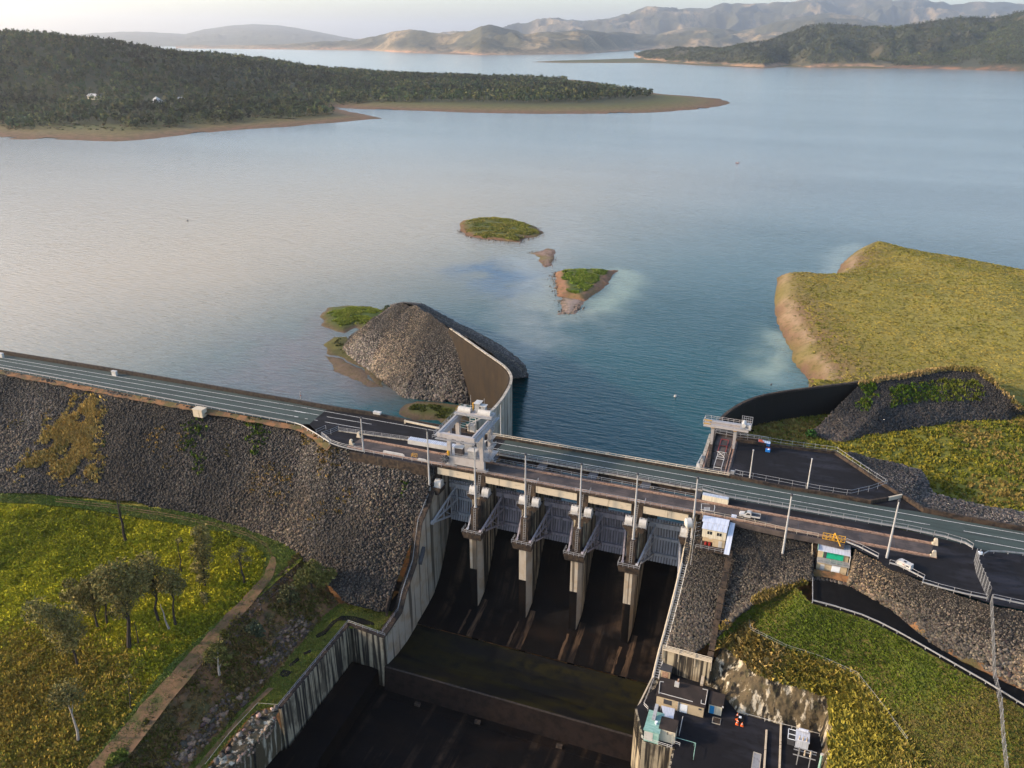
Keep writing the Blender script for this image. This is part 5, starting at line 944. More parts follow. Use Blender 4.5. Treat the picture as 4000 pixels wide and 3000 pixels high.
# ---- small gantry at the bulkhead slot
sg = thing('small_gantry', 'small pale gantry hoist on two tapered legs with a caged winch', 'crane', (41, 20, 0))
sx0, sx1 = 37.6, 44.3
sl = thing('bulkhead_slab', 'brown stained concrete slab between rusty rails under the small gantry', 'slab', (41, 16, 0))
part(sl, 'slab', 'deck', lambda b: b.box(36.9, 45.2, 3.6, 29.6, -1.2, .03)); part(sl, 'edge_wall', 'conc', lambda b: b.box(35.9, 36.89, 5.5, 29.6, -40, .2))
for y in (8.5, 13.2, 17.8, 22.2): part(sl, 'hatch_joint', 'brown', lambda b: b.box(37.9, 43.4, y, y+.5, .031, .10))
for x in (37.4, 44.5): part(sl, 'side_rail', 'rust', lambda b: (b.box(x-.28, x+.28, 3.8, 29.3, .031, .2), b.box(x-.08, x+.08, 3.8, 29.3, .2, .34)))
part(sl, 'side_rail', 'rust', lambda b: b.box(43.5, 43.75, 3.8, 29.3, .031, .25))
part(sl, 'upstand', 'brown', lambda b: b.box(37, 54, 29.62, 30.3, -1, .9))
for x in (sx0, sx1):
    part(sg, 'leg', 'cranewhite', lambda b: b.hexa([(x-.3,21.1,.4),(x+.3,21.1,.4),(x+.3,21.7,.4),(x-.3,21.7,.4),(x-.5,20.1,7.2),(x+.5,20.1,7.2),(x+.5,22.5,7.2),(x-.5,22.5,7.2)])); part(sg, 'leg_head', 'yellow', lambda b: b.box(x-.55, x+.55, 19.3, 22.9, 7.203, 7.5))
for y in (19.4, 21.9): part(sg, 'beam', 'cranewhite', lambda b: b.box(34.8, 48.2 if y < 20 else 46, y-.32, y+.32, 7.52, 8.4))
for y in (19.4, 21.9): part(sg, 'beam_end', 'yellow', lambda b: b.box(34.75, 37.0, y-.35, y+.35, 8.403, 8.5))
part(sg, 'walkway', 'galv', lambda b: b.box(34.8, 48.4, 22.9, 24.0, 7.9, 8.0)); railing(sg, [(34.8,24,8.0),(48.4,24,8.0)], sp=1.8, r=.06, m='cranewhite'); railing(sg, [(34.7,19.2,8.4),(34.7,24,8.0)], sp=1.6, m='cranewhite'); railing(sg, [(34.8,18.95,8.4),(46,18.95,8.4)], h=.5, bars=(.5,), sp=2, m='cranewhite')
part(sg, 'winch_platform', 'galv', lambda b: b.box(45.6, 48.8, 18.9, 24.0, 8.41, 8.55)); part(sg, 'winch_drum', 'white', lambda b: b.tube((46.6,19.6,9.4),(46.6,22.4,9.4),.65,.65,12)); part(sg, 'winch_motor', 'white', lambda b: b.tube((47.8,20.2,9.2),(47.8,22.0,9.2),.42,.42,10))
part(sg, 'cage', 'galv', lambda b: [b.beam((45.7+i*.62,24.1,8.5),(45.7+i*.62,24.1,10.6),.09,.09) for i in range(6)]+[b.beam((45.6,24.1,z),(48.9,24.1,z),.1,.1) for z in (9.2,9.9,10.6)]+[b.beam((48.85,19+i,8.5),(48.85,19+i,10.6),.09,.09) for i in range(6)]); part(sg, 'control_box', 'white', lambda b: b.box(48.1, 48.7, 19.0, 19.7, 8.56, 9.9))
tr_ = thing('trestle', 'low white steel trestle standing on the brown slab under the small gantry', 'trestle', (41.2, 9, 0))
part(tr_, 'frame', 'white', lambda b: [b.beam(p, q, .14, .14) for p, q in (((40.3,6.3,1.0),(40.3,13.2,1.0)),((42.5,6.3,1.0),(42.5,13.2,1.0)),((40.3,6.3,1.0),(42.5,6.3,1.0)),((40.3,7.0,.6),(42.5,7.0,.6)),((40.3,13.2,1.0),(42.5,13.2,1.0)),((40.3,12.4,.7),(42.5,12.4,.7)))])
for x in (40.3, 42.5):
    for y in (6.3, 13.2): part(tr_, 'leg', 'white', lambda b: b.beam((x,y,.03),(x,y,1.0),.14,.14))
part(tr_, 'head_frame', 'white', lambda b: [b.beam(p, q, .12, .12) for p, q in (((40.4,13.4,1.0),(40.4,15.4,1.6)),((42.3,13.4,1.0),(42.3,15.4,1.6)),((40.4,15.4,1.6),(42.3,15.4,1.6)),((39.9,15.5,1.5),(42.9,15.5,1.5)),((40.4,13.6,1.1),(42.3,15.3,1.6)),((42.3,13.6,1.1),(40.4,15.3,1.6)))])
wp = thing('ladder_frame', 'rusty steel ladder frame lying flat on the far half of the bulkhead slab', 'frame', (41, 23, 0)); part(wp, 'frame', 'red', lambda b: [b.beam(p, q, .16, .12) for p, q in (((40.0,18,.2),(40.0,27,.2)),((42.3,18,.2),(42.3,27,.2)),((40,27,.2),(42.3,27,.2)),((40,22.6,.2),(42.3,22.6,.2)))])
gp_ = thing('guard_plate', 'white triangular guard plate at the road corner of the bulkhead slab', 'guard plate', (36.2, 4.2, 0)); part(gp_, 'plate', 'white', lambda b: b.hexa([(35.2,3.6,.1),(37.0,3.6,.1),(37.0,3.8,.1),(35.2,3.8,.1),(35.6,4.2,2.4),(36.2,4.2,2.4),(36.2,4.4,2.4),(35.6,4.4,2.4)])); part(gp_, 'strut', 'white', lambda b: b.beam((35.6,4.4,1.8),(35.9,13.5,.4),.25,.5))
# ---- light poles: one master, copies
def make_pole(loc, h, label):
    t = thing('light_pole', label, 'light pole', loc, 'tall tapered light poles along the dam')
    part(t, 'shaft', 'pole', lambda b: b.tube((0,0,.15),(0,0,h),.34,.17,12), True); part(t, 'base_flange', 'galv', lambda b: b.tube((0,0,0),(0,0,.15),.55,.55,12), True); part(t, 'lamp_head', 'darkst', lambda b: b.tube((0,0,h),(0,0,h+.55),.36,.30,10), True)
    return t
p0 = make_pole((-38.8,-22.2,-8.0), 20.2, 'tall grey light pole on the left abutment block, just left of the crane')
for x, z, l in ((-23.45,-9.4,'tall grey light pole on the pier plinth directly in front of the crane'),(-8.0,-9.4,'tall grey light pole on the second pier plinth from the crane'),(8.1,-9.4,'tall grey light pole on the pier plinth in the middle, third pier from the crane'),(23.5,-9.4,'tall grey light pole on the pier plinth nearest the control building')):
    dup(p0, (x, -23.4, z+.002), l)
dish_pole = dup(p0, (38.9,-22.0,-8.2), 'tall grey light pole carrying the round white dish beside the control building')
dup(p0, (*U(1428,1862,-9)[:2],-9), 'tall grey light pole on a small railed block in the rockfill left of the crane'); dup(p0, (62.2,-21.8,-8.6), 'tall grey light pole on a railed block in the rockfill between the two buildings'); dup(p0, (86.0,-23.4,-4.2), 'tall grey light pole beside the orange bin near the white trailer')
for k, (px, py, ty, l) in enumerate(((cS(1260,1510)[0], cS(1260,1510)[1], cS(1365,890), 'short white light pole at the road edge of the asphalt yard, nearer the small gantry'), (*cP(1222,912), cP(1271,652), 'short white light pole at the road edge of the asphalt yard, further right'))):
    q = U(px, py, 0); make = thing('yard_light_pole', l, 'light pole', q, 'short light poles in the asphalt yard'); hh = UY(*ty, q[1])[2]
    part(make, 'shaft', 'white', lambda b: b.tube((0,0,0),(0,0,hh),.2,.12,10), True); part(make, 'lamp_head', 'pole', lambda b: b.tube((0,0,hh),(0,0,hh+.3),.22,.2,8), True)
q = U(*cG(1695,935), .2); pz = UY(*cG(1682,240), q[1])[2]; t = thing('light_pole', 'thin white pole on the lake side pipe rail just right of the crane', 'light pole', q); part(t, 'shaft', 'white', lambda b: b.tube((0,0,0),(0,0,pz),.16,.1,8), True)
ds = thing('antenna_dish', 'round white dish fixed high on the grey pole beside the control building', 'dish', (38.2,-22.9,-1.2)); part(ds, 'drum', 'white', lambda b: b.tube((38.5,-22.7,-1.1),(37.2,-23.3,-1.2),1.35,1.35,20)); part(ds, 'radome', 'white', lambda b: b.tube((37.2,-23.3,-1.2),(36.9,-23.44,-1.22),1.34,.6,20)); part(ds, 'bracket', 'galv', lambda b: b.beam((38.4,-22.6,-1.1),(39.0,-22.1,-1.1),.3,.3))
mw = thing('antenna_mast', 'thin steel mast with small yagi antennas behind the dish pole', 'antenna', (40,-27,-9)); part(mw, 'mast', 'galv', lambda b: b.tube((39.9,-27.5,-11),(40.2,-27.0,2.2),.09,.07,6))
for z in (1.6,.4,-.9,-2.3): part(mw, 'antenna', 'galv', lambda b: b.beam((40.1,-27,z),(41.3,-26.6,z+.5),.06,.06))
for c, l in ((U(1428,1868,-9), 'left'), (np.array([62.2,-21.8,-8.6]), 'mid')):
    t = thing('pole_platform', 'brown railed block under the light pole '+('in the left rockfill' if l == 'left' else 'in the rockfill between the two buildings'), 'platform', c); part(t, 'block', 'brown', lambda b: b.box(c[0]-1.7,c[0]+1.8,c[1]-1.2,c[1]+1.6,c[2]-3,c[2]-.003)); railing(t, [c+[-1.7,1.4,0],c+[-1.7,-1.15,0],c+[1.8,-1.15,0],c+[1.8,.6,0]], sp=1.4)
    if l == 'left':
        s0 = c+[1.6,1.2,0]; s1 = U(*cA(1005,915),-.6)
        part(t, 'stair', 'galv', lambda b: [b.beam(s0+[o,0,.1], s1+[o,0,.1], .1, .2) for o in (-.5,.5)]+[b.cbox(s0+(s1-s0)*j/16,(1,.3,.07)) for j in range(17)]); railing(t, [s0+[-.5,0,0],s1+[-.5,0,0]], sp=2)
    else:
        e = U(*cP(1270,1590),-9.2); part(t, 'catwalk', 'galv', lambda b: b.beam(c+[1.8,-.3,-.1], e, 1.2, .12)); railing(t, [c+[1.8,-.9,0], e+[0,-.6,.1]], sp=1.8); railing(t, [c+[1.8,.3,0], e+[0,.6,.1]], sp=1.8)
c = np.array([86.0,-23.6,-4.2]); t = thing('pole_platform', 'brown concrete block with a rail under the light pole beside the orange bin', 'platform', c); part(t, 'block', 'brown', lambda b: b.box(c[0]-1.6,c[0]+3.2,c[1]-1.3,c[1]+2.4,c[2]-4,c[2]-.003)); railing(t, [c+[-1.6,2.2,0],c+[-1.6,-1.25,0],c+[3.2,-1.25,0],c+[3.2,1.2,0]], sp=1.4, h=1.3)
ob = thing('bin', 'orange plastic bin standing at the foot of the light pole near the white trailer', 'bin', c+[-.6,1.0,0]); part(ob, 'body', 'orange', lambda b: b.hexa([(-.6,-.5,0),(.6,-.5,0),(.6,.5,0),(-.6,.5,0),(-.75,-.65,2.2),(.75,-.65,2.2),(.75,.65,2.2),(-.75,.65,2.2)]), True); part(ob, 'lid', 'orange', lambda b: b.box(-.8,.8,-.7,.7,2.203,2.4), True)
# ---- pickup truck
tk_ = thing('pickup_truck', 'white single cab pickup truck with an open dark tray parked on the crane track', 'truck', (52.7,-16.7,.03))
def car(b, prof, w, w2=None):
    n = len(prof); w2 = w2 or [w]*n; vs = [(x, -ww, z) for (x, z), ww in zip(prof, w2)]+[(x, ww, z) for (x, z), ww in zip(prof, w2)]
    b.add(vs, [tuple(range(n)), tuple(range(n, 2*n))[::-1]]+[(k, n+k, n+(k+1)%n, (k+1)%n) for k in range(n)])
bp = [(-2.6,.45),(-2.68,.85),(-2.45,1.12),(-1.35,1.22),(-.85,1.22),(.35,1.22),(.35,.45)]
part(tk_, 'body', 'white', lambda b: car(b, bp, .92, [.85,.85,.8,.9,.92,.92,.92]), True)
cab = part(tk_, 'cab', 'white', lambda b: car(b, [(-1.35,1.223),(-.62,1.80),(-.2,1.86),(.28,1.82),(.36,1.223)], .9, [.88,.72,.72,.74,.88]), True)
part(cab, 'windscreen', 'glass', lambda b: b.hexa([(-1.31,-.78,1.27),(-.70,-.64,1.77),(-.70,.64,1.77),(-1.31,.78,1.27),(-1.33,-.78,1.30),(-.72,-.64,1.80),(-.72,.64,1.80),(-1.33,.78,1.30)]), True)
for s in (-1, 1): part(cab, 'side_window', 'glass', lambda b: b.hexa([(-.95,s*.895,1.3),(.15,s*.895,1.3),(.1,s*.80,1.72),(-.55,s*.80,1.72),(-.95,s*.91,1.3),(.15,s*.91,1.3),(.1,s*.815,1.72),(-.55,s*.815,1.72)]), True)
part(tk_, 'bonnet_trim', 'darkst', lambda b: b.box(-2.70,-2.66,-.6,.6,.62,.82), True)
part(tk_, 'tray_floor', 'darkst', lambda b: b.box(.45,2.75,-.95,.95,.85,.95), True)
for s in (-1, 1): part(tk_, 'tray_side', 'white', lambda b: b.box(.45,2.75,s*.97-.03,s*.97+.03,.85,1.25), True)
part(tk_, 'tray_back', 'white', lambda b: b.box(2.70,2.76,-.93,.93,.951,1.25), True); part(tk_, 'headboard', 'white', lambda b: b.box(.42,.48,-.93,.93,.96,1.85), True); part(tk_, 'chassis', 'darkst', lambda b: b.box(-2.3,2.6,-.5,.5,.4,.84), True)
for x in (-1.75, 1.45):
    for s in (-1, 1):
        w_ = part(tk_, 'wheel', 'tyre', lambda b: b.tube((x,s*.62,.37),(x,s*.90,.37),.37,.37,14), True); part(w_, 'rim', 'galv', lambda b: b.tube((x,s*.9,.37),(x,s*.93,.37),.2,.2,10), True)
for s in (-1, 1): part(tk_, 'headlight', 'glass', lambda b: b.box(-2.69,-2.60,s*.68-.12,s*.68+.12,.86,1.02), True); part(tk_, 'mirror', 'darkst', lambda b: b.box(-.85,-.7,s*1.05-.08,s*1.05+.08,1.3,1.45), True)
# ---- white caravan-like trailer
q = U(*cB(1700,745), .0); cv = thing('trailer', 'small white box trailer with a roof hatch parked by the guard rail', 'trailer', (q[0],q[1],.02), rz=math.radians(-32))
part(cv, 'body', 'white', lambda b: car(b, [(-1.9,.5),(-2.0,1.2),(-1.6,1.95),(1.8,1.95),(1.9,.5)], .9, [.9,.9,.85,.85,.9]), True); part(cv, 'nose', 'galv', lambda b: car(b, [(-1.95,.55),(-2.5,.6),(-2.4,1.35),(-2.0,1.8),(-1.62,1.96)], .8), True)
part(cv, 'roof_hatch', 'glass', lambda b: b.box(-.6,.1,-.35,.35,1.953,2.02), True); part(cv, 'drawbar', 'darkst', lambda b: (b.beam((-2.4,0,.5),(-3.6,0,.5),.12,.12)), True); part(cv, 'window', 'glass', lambda b: b.box(.6,1.4,-.915,-.88,1.2,1.55), True); part(cv, 'marker', 'red', lambda b: b.box(-.4,-.1,-.915,-.88,1.25,1.5), True)
for s in (-1, 1): part(cv, 'wheel', 'tyre', lambda b: b.tube((.2,s*.7,.33),(.2,s*.92,.33),.33,.33,12), True)
# ---- control building by the dish
cbd = thing('control_building', 'cream clad control building with two windows and pale roof panels beside the dish pole', 'building', (45,-23,-6))
part(cbd, 'upper_wall', 'cladding', lambda b: b.hexa([(41.7,-24.4,-3.6),(47.8,-24.4,-3.6),(47.8,-20.6,-3.6),(41.7,-20.6,-3.6),(41.7,-24.4,-.9),(47.8,-24.4,-.9),(47.8,-20.6,-.1),(41.7,-20.6,-.1)]))
for k in range(5):
    x0 = 41.55+k*1.29; part(cbd, 'roof_panel', 'tin', lambda b: b.hexa([(x0,-24.75,-.95),(x0+1.2,-24.75,-.95),(x0+1.2,-22.3,-.42),(x0,-22.3,-.42),(x0,-24.75,-.85),(x0+1.2,-24.75,-.85),(x0+1.2,-22.3,-.32),(x0,-22.3,-.32)]))
part(cbd, 'rear_roof', 'tin', lambda b: b.hexa([(41.2,-22.2,-.38),(48,-22.2,-.38),(48,-19.9,.06),(41.2,-19.9,.06),(41.2,-22.2,-.26),(48,-22.2,-.26),(48,-19.9,.2),(41.2,-19.9,.2)]))
part(cbd, 'side_roof', 'tin', lambda b: b.hexa([(48.05,-29.6,-4.2),(49.4,-29.6,-4.2),(49.5,-17.2,.3),(48.2,-17.2,.3),(48.05,-29.6,-4.05),(49.4,-29.6,-4.05),(49.5,-17.2,.45),(48.2,-17.2,.45)]))
for x0 in (43.0, 45.45):
    w_ = part(cbd, 'window', 'glass', lambda b: b.box(x0, x0+1.25, -24.44, -24.36, -2.5, -1.6)); part(w_, 'window_frame', 'white', lambda b: (b.box(x0-cbd.location[0]+.58, x0-cbd.location[0]+.66, -1.46, -1.40, 3.5, 4.4)), True)
part(cbd, 'lower_wall', 'brick', lambda b: b.box(44.6, 47.7, -24.2, -21, -6.1, -3.63)); part(cbd, 'door', 'white', lambda b: b.box(46.1, 47.0, -24.26, -24.21, -6.05, -4.1)); part(cbd, 'recess_wall', 'brick', lambda b: b.box(41.8, 44.59, -22.4, -21, -6.1, -3.63)); part(cbd, 'air_unit', 'white', lambda b: b.box(43.4, 44.3, -22.8, -22.41, -5.0, -4.2))
part(cbd, 'floor_slab', 'brown', lambda b: b.box(40.8, 48.9, -26.6, -20.6, -6.4, -6.1)); railing(cbd, [(40.6,-26.5,-6.1),(48.9,-26.5,-6.1),(48.9,-24,-6.1)], sp=1.7)
for x in (41.9, 48.8): part(cbd, 'post', 'galv', lambda b: b.beam((x,-26.2,-6.1),(x,-26.2,-3.8),.14,.14)) 
for x, z in ((42.9,0),(43.9,0)):
    t = thing('gas_bottle', 'red bottle standing under the cream control building, '+('left one' if x < 43 else 'right one'), 'gas bottle', (x,-24,-6.1), 'red bottles under the control building'); part(t, 'body', 'red', lambda b: b.tube((0,0,0),(0,0,.9),.35,.35,10), True); part(t, 'valve', 'darkst', lambda b: b.tube((0,0,.9),(0,0,1.05),.12,.1,8), True)
# ---- tan building with the green wall
tb_ = thing('equipment_building', 'tan block building with a pale ribbed roof, open balcony and bright green wall', 'building', (74,-23,-8))
ra = [U(*cB(232,255),-1.4), U(*cB(752,352),-1.4)]; X0, X1, Y1 = ra[0][0], ra[1][0], ra[0][1]; rf = U(*cB(222,445),-2.1); Y0 = rf[1]
part(tb_, 'roof', 'tin', lambda b: b.hexa([(X0-.2,Y0,-2.15),(X1+.2,Y0,-2.15),(X1+.2,Y1,-1.5),(X0-.2,Y1,-1.5),(X0-.2,Y0,-2.0),(X1+.2,Y0,-2.0),(X1+.2,Y1,-1.36),(X0-.2,Y1,-1.36)]))
part(tb_, 'green_wall', 'green', lambda b: b.box(X0+1.2, X1-1.2, Y0+1.1, Y0+1.3, -4.6, -2.16)); part(tb_, 'upper_wall', 'brick', lambda b: b.box(X0, X1, Y0+1.32, Y1-.1, -8.2, -2.17)); part(tb_, 'balcony', 'galv', lambda b: b.box(X0-.1, X1+.4, Y0-.9, Y0+1.09, -5.0, -4.7)); railing(tb_, [(X0,Y0-.85,-4.7),(X1+.3,Y0-.85,-4.7)], sp=1.6); part(tb_, 'corner_trim', 'white', lambda b: b.box(X1+.1, X1+.35, Y0-.05, Y0+.15, -4.6, -2.2)); part(tb_, 'doorway', 'darkst', lambda b: b.box(X0+1.25, X0+2.0, Y0+1.04, Y0+1.095, -4.6, -2.8))
part(tb_, 'lower_wall', 'brick', lambda b: b.box(X0, X0+7.2, Y0+.0, Y0+1.31, -8.2, -5.01)); part(tb_, 'door', 'white', lambda b: b.box(X0+.9, X0+1.9, Y0-.06, Y0-.01, -8.1, -5.9)); part(tb_, 'roller_door', 'lid', lambda b: b.box(X0+3.6, X0+5.6, Y0-.06, Y0-.01, -8.15, -5.7)); part(tb_, 'post', 'galv', lambda b: b.beam((X1+.2,Y0-.7,-8.6),(X1+.2,Y0-.7,-5.01),.18,.18)); part(tb_, 'side_trim', 'greentin', lambda b: b.box(X0-.3, X0-.22, Y0, Y1, -2.3, -1.4))
yf = thing('truss_barrier', 'yellow trussed steel guard frame with a leaning strut behind the tan building', 'frame', (*U(*cB(470,290),0)[:2],0)); ya, yb = U(*cB(275,245),.02), U(*cB(658,318),.02)
def truss(b):
    n = 6
    for z in (.15, 1.0, 1.9): b.beam(ya+[0,0,z], yb+[0,0,z], .13, .13)
    for j in range(n+1): p = ya+(yb-ya)*j/n; b.beam(p, p+[0,0,1.95], .12, .12)
    for j in range(n): p = ya+(yb-ya)*j/n; q = ya+(yb-ya)*(j+1)/n; b.beam(p+[0,0,.2] if j % 2 else p+[0,0,1.85], q+[0,0,1.85] if j % 2 else q+[0,0,.2], .08, .08)
part(yf, 'truss', 'yellow', truss); m_ = (ya+yb)/2; part(yf, 'strut', 'yellow', lambda b: (b.beam(m_+[.1,0,2.4], m_+[1.7,-2.0,.1], .22, .25), b.beam(m_+[.1,0,2.4], m_+[-.4,.3,.1], .25, .3)))
pp = thing('pipe', 'white pipe lying on the rockfill below the tan building', 'pipe', U(*cB(540,860),-9)); part(pp, 'pipe', 'white', lambda b: b.path([U(*cB(540,865),-9.2), U(*cB(545,835),-9), U(*cB(850,815),-8), U(*cB(878,800),-7.6)], .12, 6))
sw = thing('stairway', 'dark narrow stair with a pale handrail beside the tan building', 'stairs', (X0-1.2,-24,-6)); s0, s1 = U(*cB(150,200),-1), U(*cB(130,830),-8.6); part(sw, 'tread', 'brown', lambda b: [b.cbox(s0+(s1-s0)*j/24,(1.3,.42,.1)) for j in range(25)]); railing(sw, [s0+[-.7,0,0], s1+[-.7,0,0]], sp=2.4, m='rail')
# ---- covers, boxes and stores on the deck
def cover(name, label, a, b_, w, h, m1, m2, ribs=18):
    t = thing(name, label, 'cover', a); a = np.array(a); b_ = np.array(b_); d = (b_-a)/np.linalg.norm(b_-a); n = np.array([-d[1], d[0], 0]); 
    part(t, 'box', m1, lambda b: b.hexa([a, b_, b_+n*w, a+n*w, a+[0,0,h], b_+[0,0,h], b_+n*w+[0,0,h], a+n*w+[0,0,h]])); k = np.linalg.norm(b_-a)
    part(t, 'grating_top', m2, lambda b: [b.hexa([a+d*k*j/ribs+n*.1+[0,0,h+.003], a+d*(k*j/ribs+k/ribs*.6)+n*.1+[0,0,h+.003], a+d*(k*j/ribs+k/ribs*.6)+n*(w-.1)+[0,0,h+.003], a+d*k*j/ribs+n*(w-.1)+[0,0,h+.003], a+d*k*j/ribs+n*.1+[0,0,h+.1], a+d*(k*j/ribs+k/ribs*.6)+n*.1+[0,0,h+.1], a+d*(k*j/ribs+k/ribs*.6)+n*(w-.1)+[0,0,h+.1], a+d*k*j/ribs+n*(w-.1)+[0,0,h+.1]]) for j in range(ribs)]); return t
cover('stop_log', 'long white bulkhead gate leaf with a grey grated top lying left of the crane', U(*cA(1470,775),.1), [-35.2, U(*cA(1470,775),.1)[1]+.3, .1], 2.3, 1.4, 'white', 'tin', 26)
cover('bulkhead_cover', 'long cream ribbed metal cover box at the right end of the bridge gap', [39.6,-12.0,.04], [46.6,-12.2,.04], 1.6, 1.5, 'cladding', 'tin', 20)
c = U(*cE(1440,575), -.6); t = thing('culvert_box', 'pale concrete box sitting just below the guard rail on the left rockfill', 'box', c); part(t, 'box', 'cream', lambda b: b.box(-1.9,1.9,-1.2,1.2,-1.2,1.5), True); part(t, 'lid', 'cream', lambda b: b.box(-2.05,2.05,-1.35,1.35,1.503,1.7), True)
t = thing('parapet_box', 'small white box on top of the dark parapet left of the crane', 'box', U(*cA(1075,388),1.3)); part(t, 'box', 'white', lambda b: b.box(-1.3,1.3,-.5,.5,0,.7), True); part(t, 'lid', 'white', lambda b: b.box(-1.4,1.4,-.6,.6,.703,.8), True)
t = thing('barrier', 'long pale boom barrier leaning along the parapet behind the crane', 'barrier', U(*cA(1430,470),0)); a_, b2 = U(*cA(1435,480),.8), U(*cA(1880,575),1.0); part(t, 'beam', 'rail', lambda b: b.beam(a_, b2, .5, .55)); part(t, 'end_post', 'rail', lambda b: b.beam(a_*[1,1,0], a_*[1,1,0]+[0,0,1.2], .5, .5))
for (x, y), l, w in ((cA(1300,905), 'bundle of pale pipes stacked along the outer deck edge left of the crane', 7.5), (cA(1670,990), 'short white pipes lying on the deck edge near the crane', 3.2)):
    c = U(x, y, .1); t = thing('pipe_stack', l, 'pipes', c)
    for k in range(4): part(t, 'pipe', 'white', lambda b: b.tube((-w/2,k*.3-.5,.18+.22*(k==1)),(w/2-.4*k,k*.3-.5,.18+.22*(k==1)),.14,.14,8), True)
t = thing('yellow_stand', 'small yellow steel stand on the deck edge left of the crane', 'stand', U(*cA(1555,945),.1)); part(t, 'frame', 'yellow', lambda b: [b.beam(p,q,.1,.1) for p,q in (((-.8,-.4,0),(-.8,-.4,1)),((.8,-.4,0),(.8,-.4,1)),((-.8,.4,0),(-.8,.4,1)),((.8,.4,0),(.8,.4,1)),((-.8,-.4,1),(.8,-.4,1)),((-.8,.4,1),(.8,.4,1)),((-.8,-.4,.5),(.8,-.4,.5)),((-.8,-.4,1),(-.8,.4,1)),((.8,-.4,1),(.8,.4,1)))], True)
# barrels in the yard
b0 = None; n = 0
dl_ = ['with an orange lid at the left end of the back row', 'with an orange lid, second in the back row', 'with a white lid, third in the back row', 'with a white lid, fourth in the back row', 'with a white lid, fifth in the back row', 'with a white lid at the right end of the back row', 'with an orange lid at the left end of the front row', 'with an orange lid, second in the front row', 'with an orange lid, third in the front row', 'with a white lid, fourth in the front row', 'with a white lid, fifth in the front row', 'with a white lid at the right end of the front row']
for r_ in (1, 0):
    for k in range(6):
        p = U(*cS(1470+k*42, 742+k*9), 0)+[0, r_*.85, 0]; lidm = 'orange' if (k < 2 or (k < 3 and not r_)) else 'lid'
        t = thing('barrel', 'blue plastic barrel '+dl_[n], 'barrel', p, 'blue barrels by the yard fence'); part(t, 'drum', 'blue', lambda b: b.tube((0,0,0),(0,0,.95),.36,.38,12), True); part(t, 'lid', lidm, lambda b: b.tube((0,0,.953),(0,0,1.06),.38,.30,12), True); n += 1
t = thing('pump_cart', 'small blue and red pump cart standing alone on the asphalt yard', 'cart', U(*cS(1650,910),0)); part(t, 'tank', 'blue', lambda b: b.box(-.7,.7,-.5,.5,.1,.9), True); part(t, 'engine', 'red', lambda b: b.box(-.5,.6,.55,1.5,.1,.8), True); part(t, 'cap', 'lid', lambda b: b.tube((.25,-.1,.903),(.25,-.1,1.1),.3,.25,10), True)
yb1 = thing('yard_gate', 'low steel gate frame with a grey cabinet at the road end of the asphalt yard', 'gate', U(*cS(1030,1420),0)); ga, gb = U(*cS(935,1440),0), U(*cS(1100,1480),0); part(yb1, 'frame', 'galv', lambda b: [b.beam(p,q,.12,.12) for p,q in ((ga,ga+[0,0,2.2]),(gb,gb+[0,0,2.2]),(ga+[0,0,2.2],gb+[0,0,2.2]),(ga+[0,0,1.0],gb+[0,0,1.0]))]); part(yb1, 'cabinet', 'galv', lambda b: b.cbox(U(*cS(880,1430),.0)+[0,0,.85],(1.1,.7,1.7)))
# ---- fences and guard rails
def fence(name, label, cat, pts, h=1.4, sp=3.0, bars=(.5,.95,1.4), r=.05, m='galv', pr=.06, beam=None, kerb=None, mesh=False, group=None, out=0):
    pts = [np.array(p, float) for p in pts]; t = thing(name, label, cat, pts[0], group)
    for k in bars: part(t, 'rail', m, lambda b: b.path([p+[0,0,k] for p in pts], r, 4))
    if beam: part(t, 'guard_beam', m, lambda b: [b.beam(a+[0,0,beam], c+[0,0,beam], .12, .36) for a, c in zip(pts[:-1], pts[1:])])
    if kerb: part(t, 'kerb', kerb, lambda b: [b.beam(a+[0,0,.12], c+[0,0,.12], .35, .3) for a, c in zip(pts[:-1], pts[1:])])
    L = np.r_[0, np.cumsum([np.linalg.norm(c-a) for a, c in zip(pts[:-1], pts[1:])])]; n = max(2, int(L[-1]/sp)+1); P = np.array(pts); proto = None
    for d in np.linspace(0, L[-1], n):
        p = np.array([np.interp(d, L, P[:, k]) for k in range(3)])-pts[0]
        if proto is None: proto = part(t, 'post', m, lambda b: (b.beam((0,0,-.15),(0,0,h),pr*1.6,pr*1.6)), True); proto.location = p
        else: o = proto.copy(); C.objects.link(o); o.parent = t; o.location = p
    return t
fence('road_fence', 'long galvanised rail fence between the bridge road and the crane track', 'fence', Z0([cA(575,612)])+[np.array([-40,-7.4,0]), np.array([39,-7.2,0])], kerb='conc')
fence('road_fence', 'galvanised fence with a guard beam between the right road and the dark crane pad', 'fence', [np.array([39,-7.2,0]), np.array([46,-8.6,0])]+Z0([cR(1200,380),cR(1520,450),cR(1700,505),cR(1765,545)]), h=1.7, bars=(.9,1.7), beam=.55)
fence('road_fence', 'galvanised fence across the asphalt at the left end of the crane track', 'fence', Z0([cA(355,690),cA(470,655),cA(580,608)]), h=1.8, bars=(.6,1.2,1.8))
fence('road_fence', 'short galvanised gate fence between the guard rail and the road left of the crane', 'fence', Z0([cA(285,645),cA(410,590)]), h=1.5, bars=(.7,1.5), sp=2.2)
fence('edge_railing', 'galvanised railing along the rockfill edge beside the left end of the crane track', 'railing', [p+[0,.3,0] for p in Z0([cA(355,690),cA(470,790),cA(600,835),cA(730,865),cA(900,898)])], h=1.7, bars=(.6,1.2,1.7), beam=.5)
fence('edge_railing', 'galvanised railing along the outer edge of the crane track left of the crane', 'railing', [p+[0,.3,0] for p in Z0([cA(905,899),cA(1300,970),cA(1700,1040),cA(1900,1075)])], h=1.2, bars=(.6,1.2))
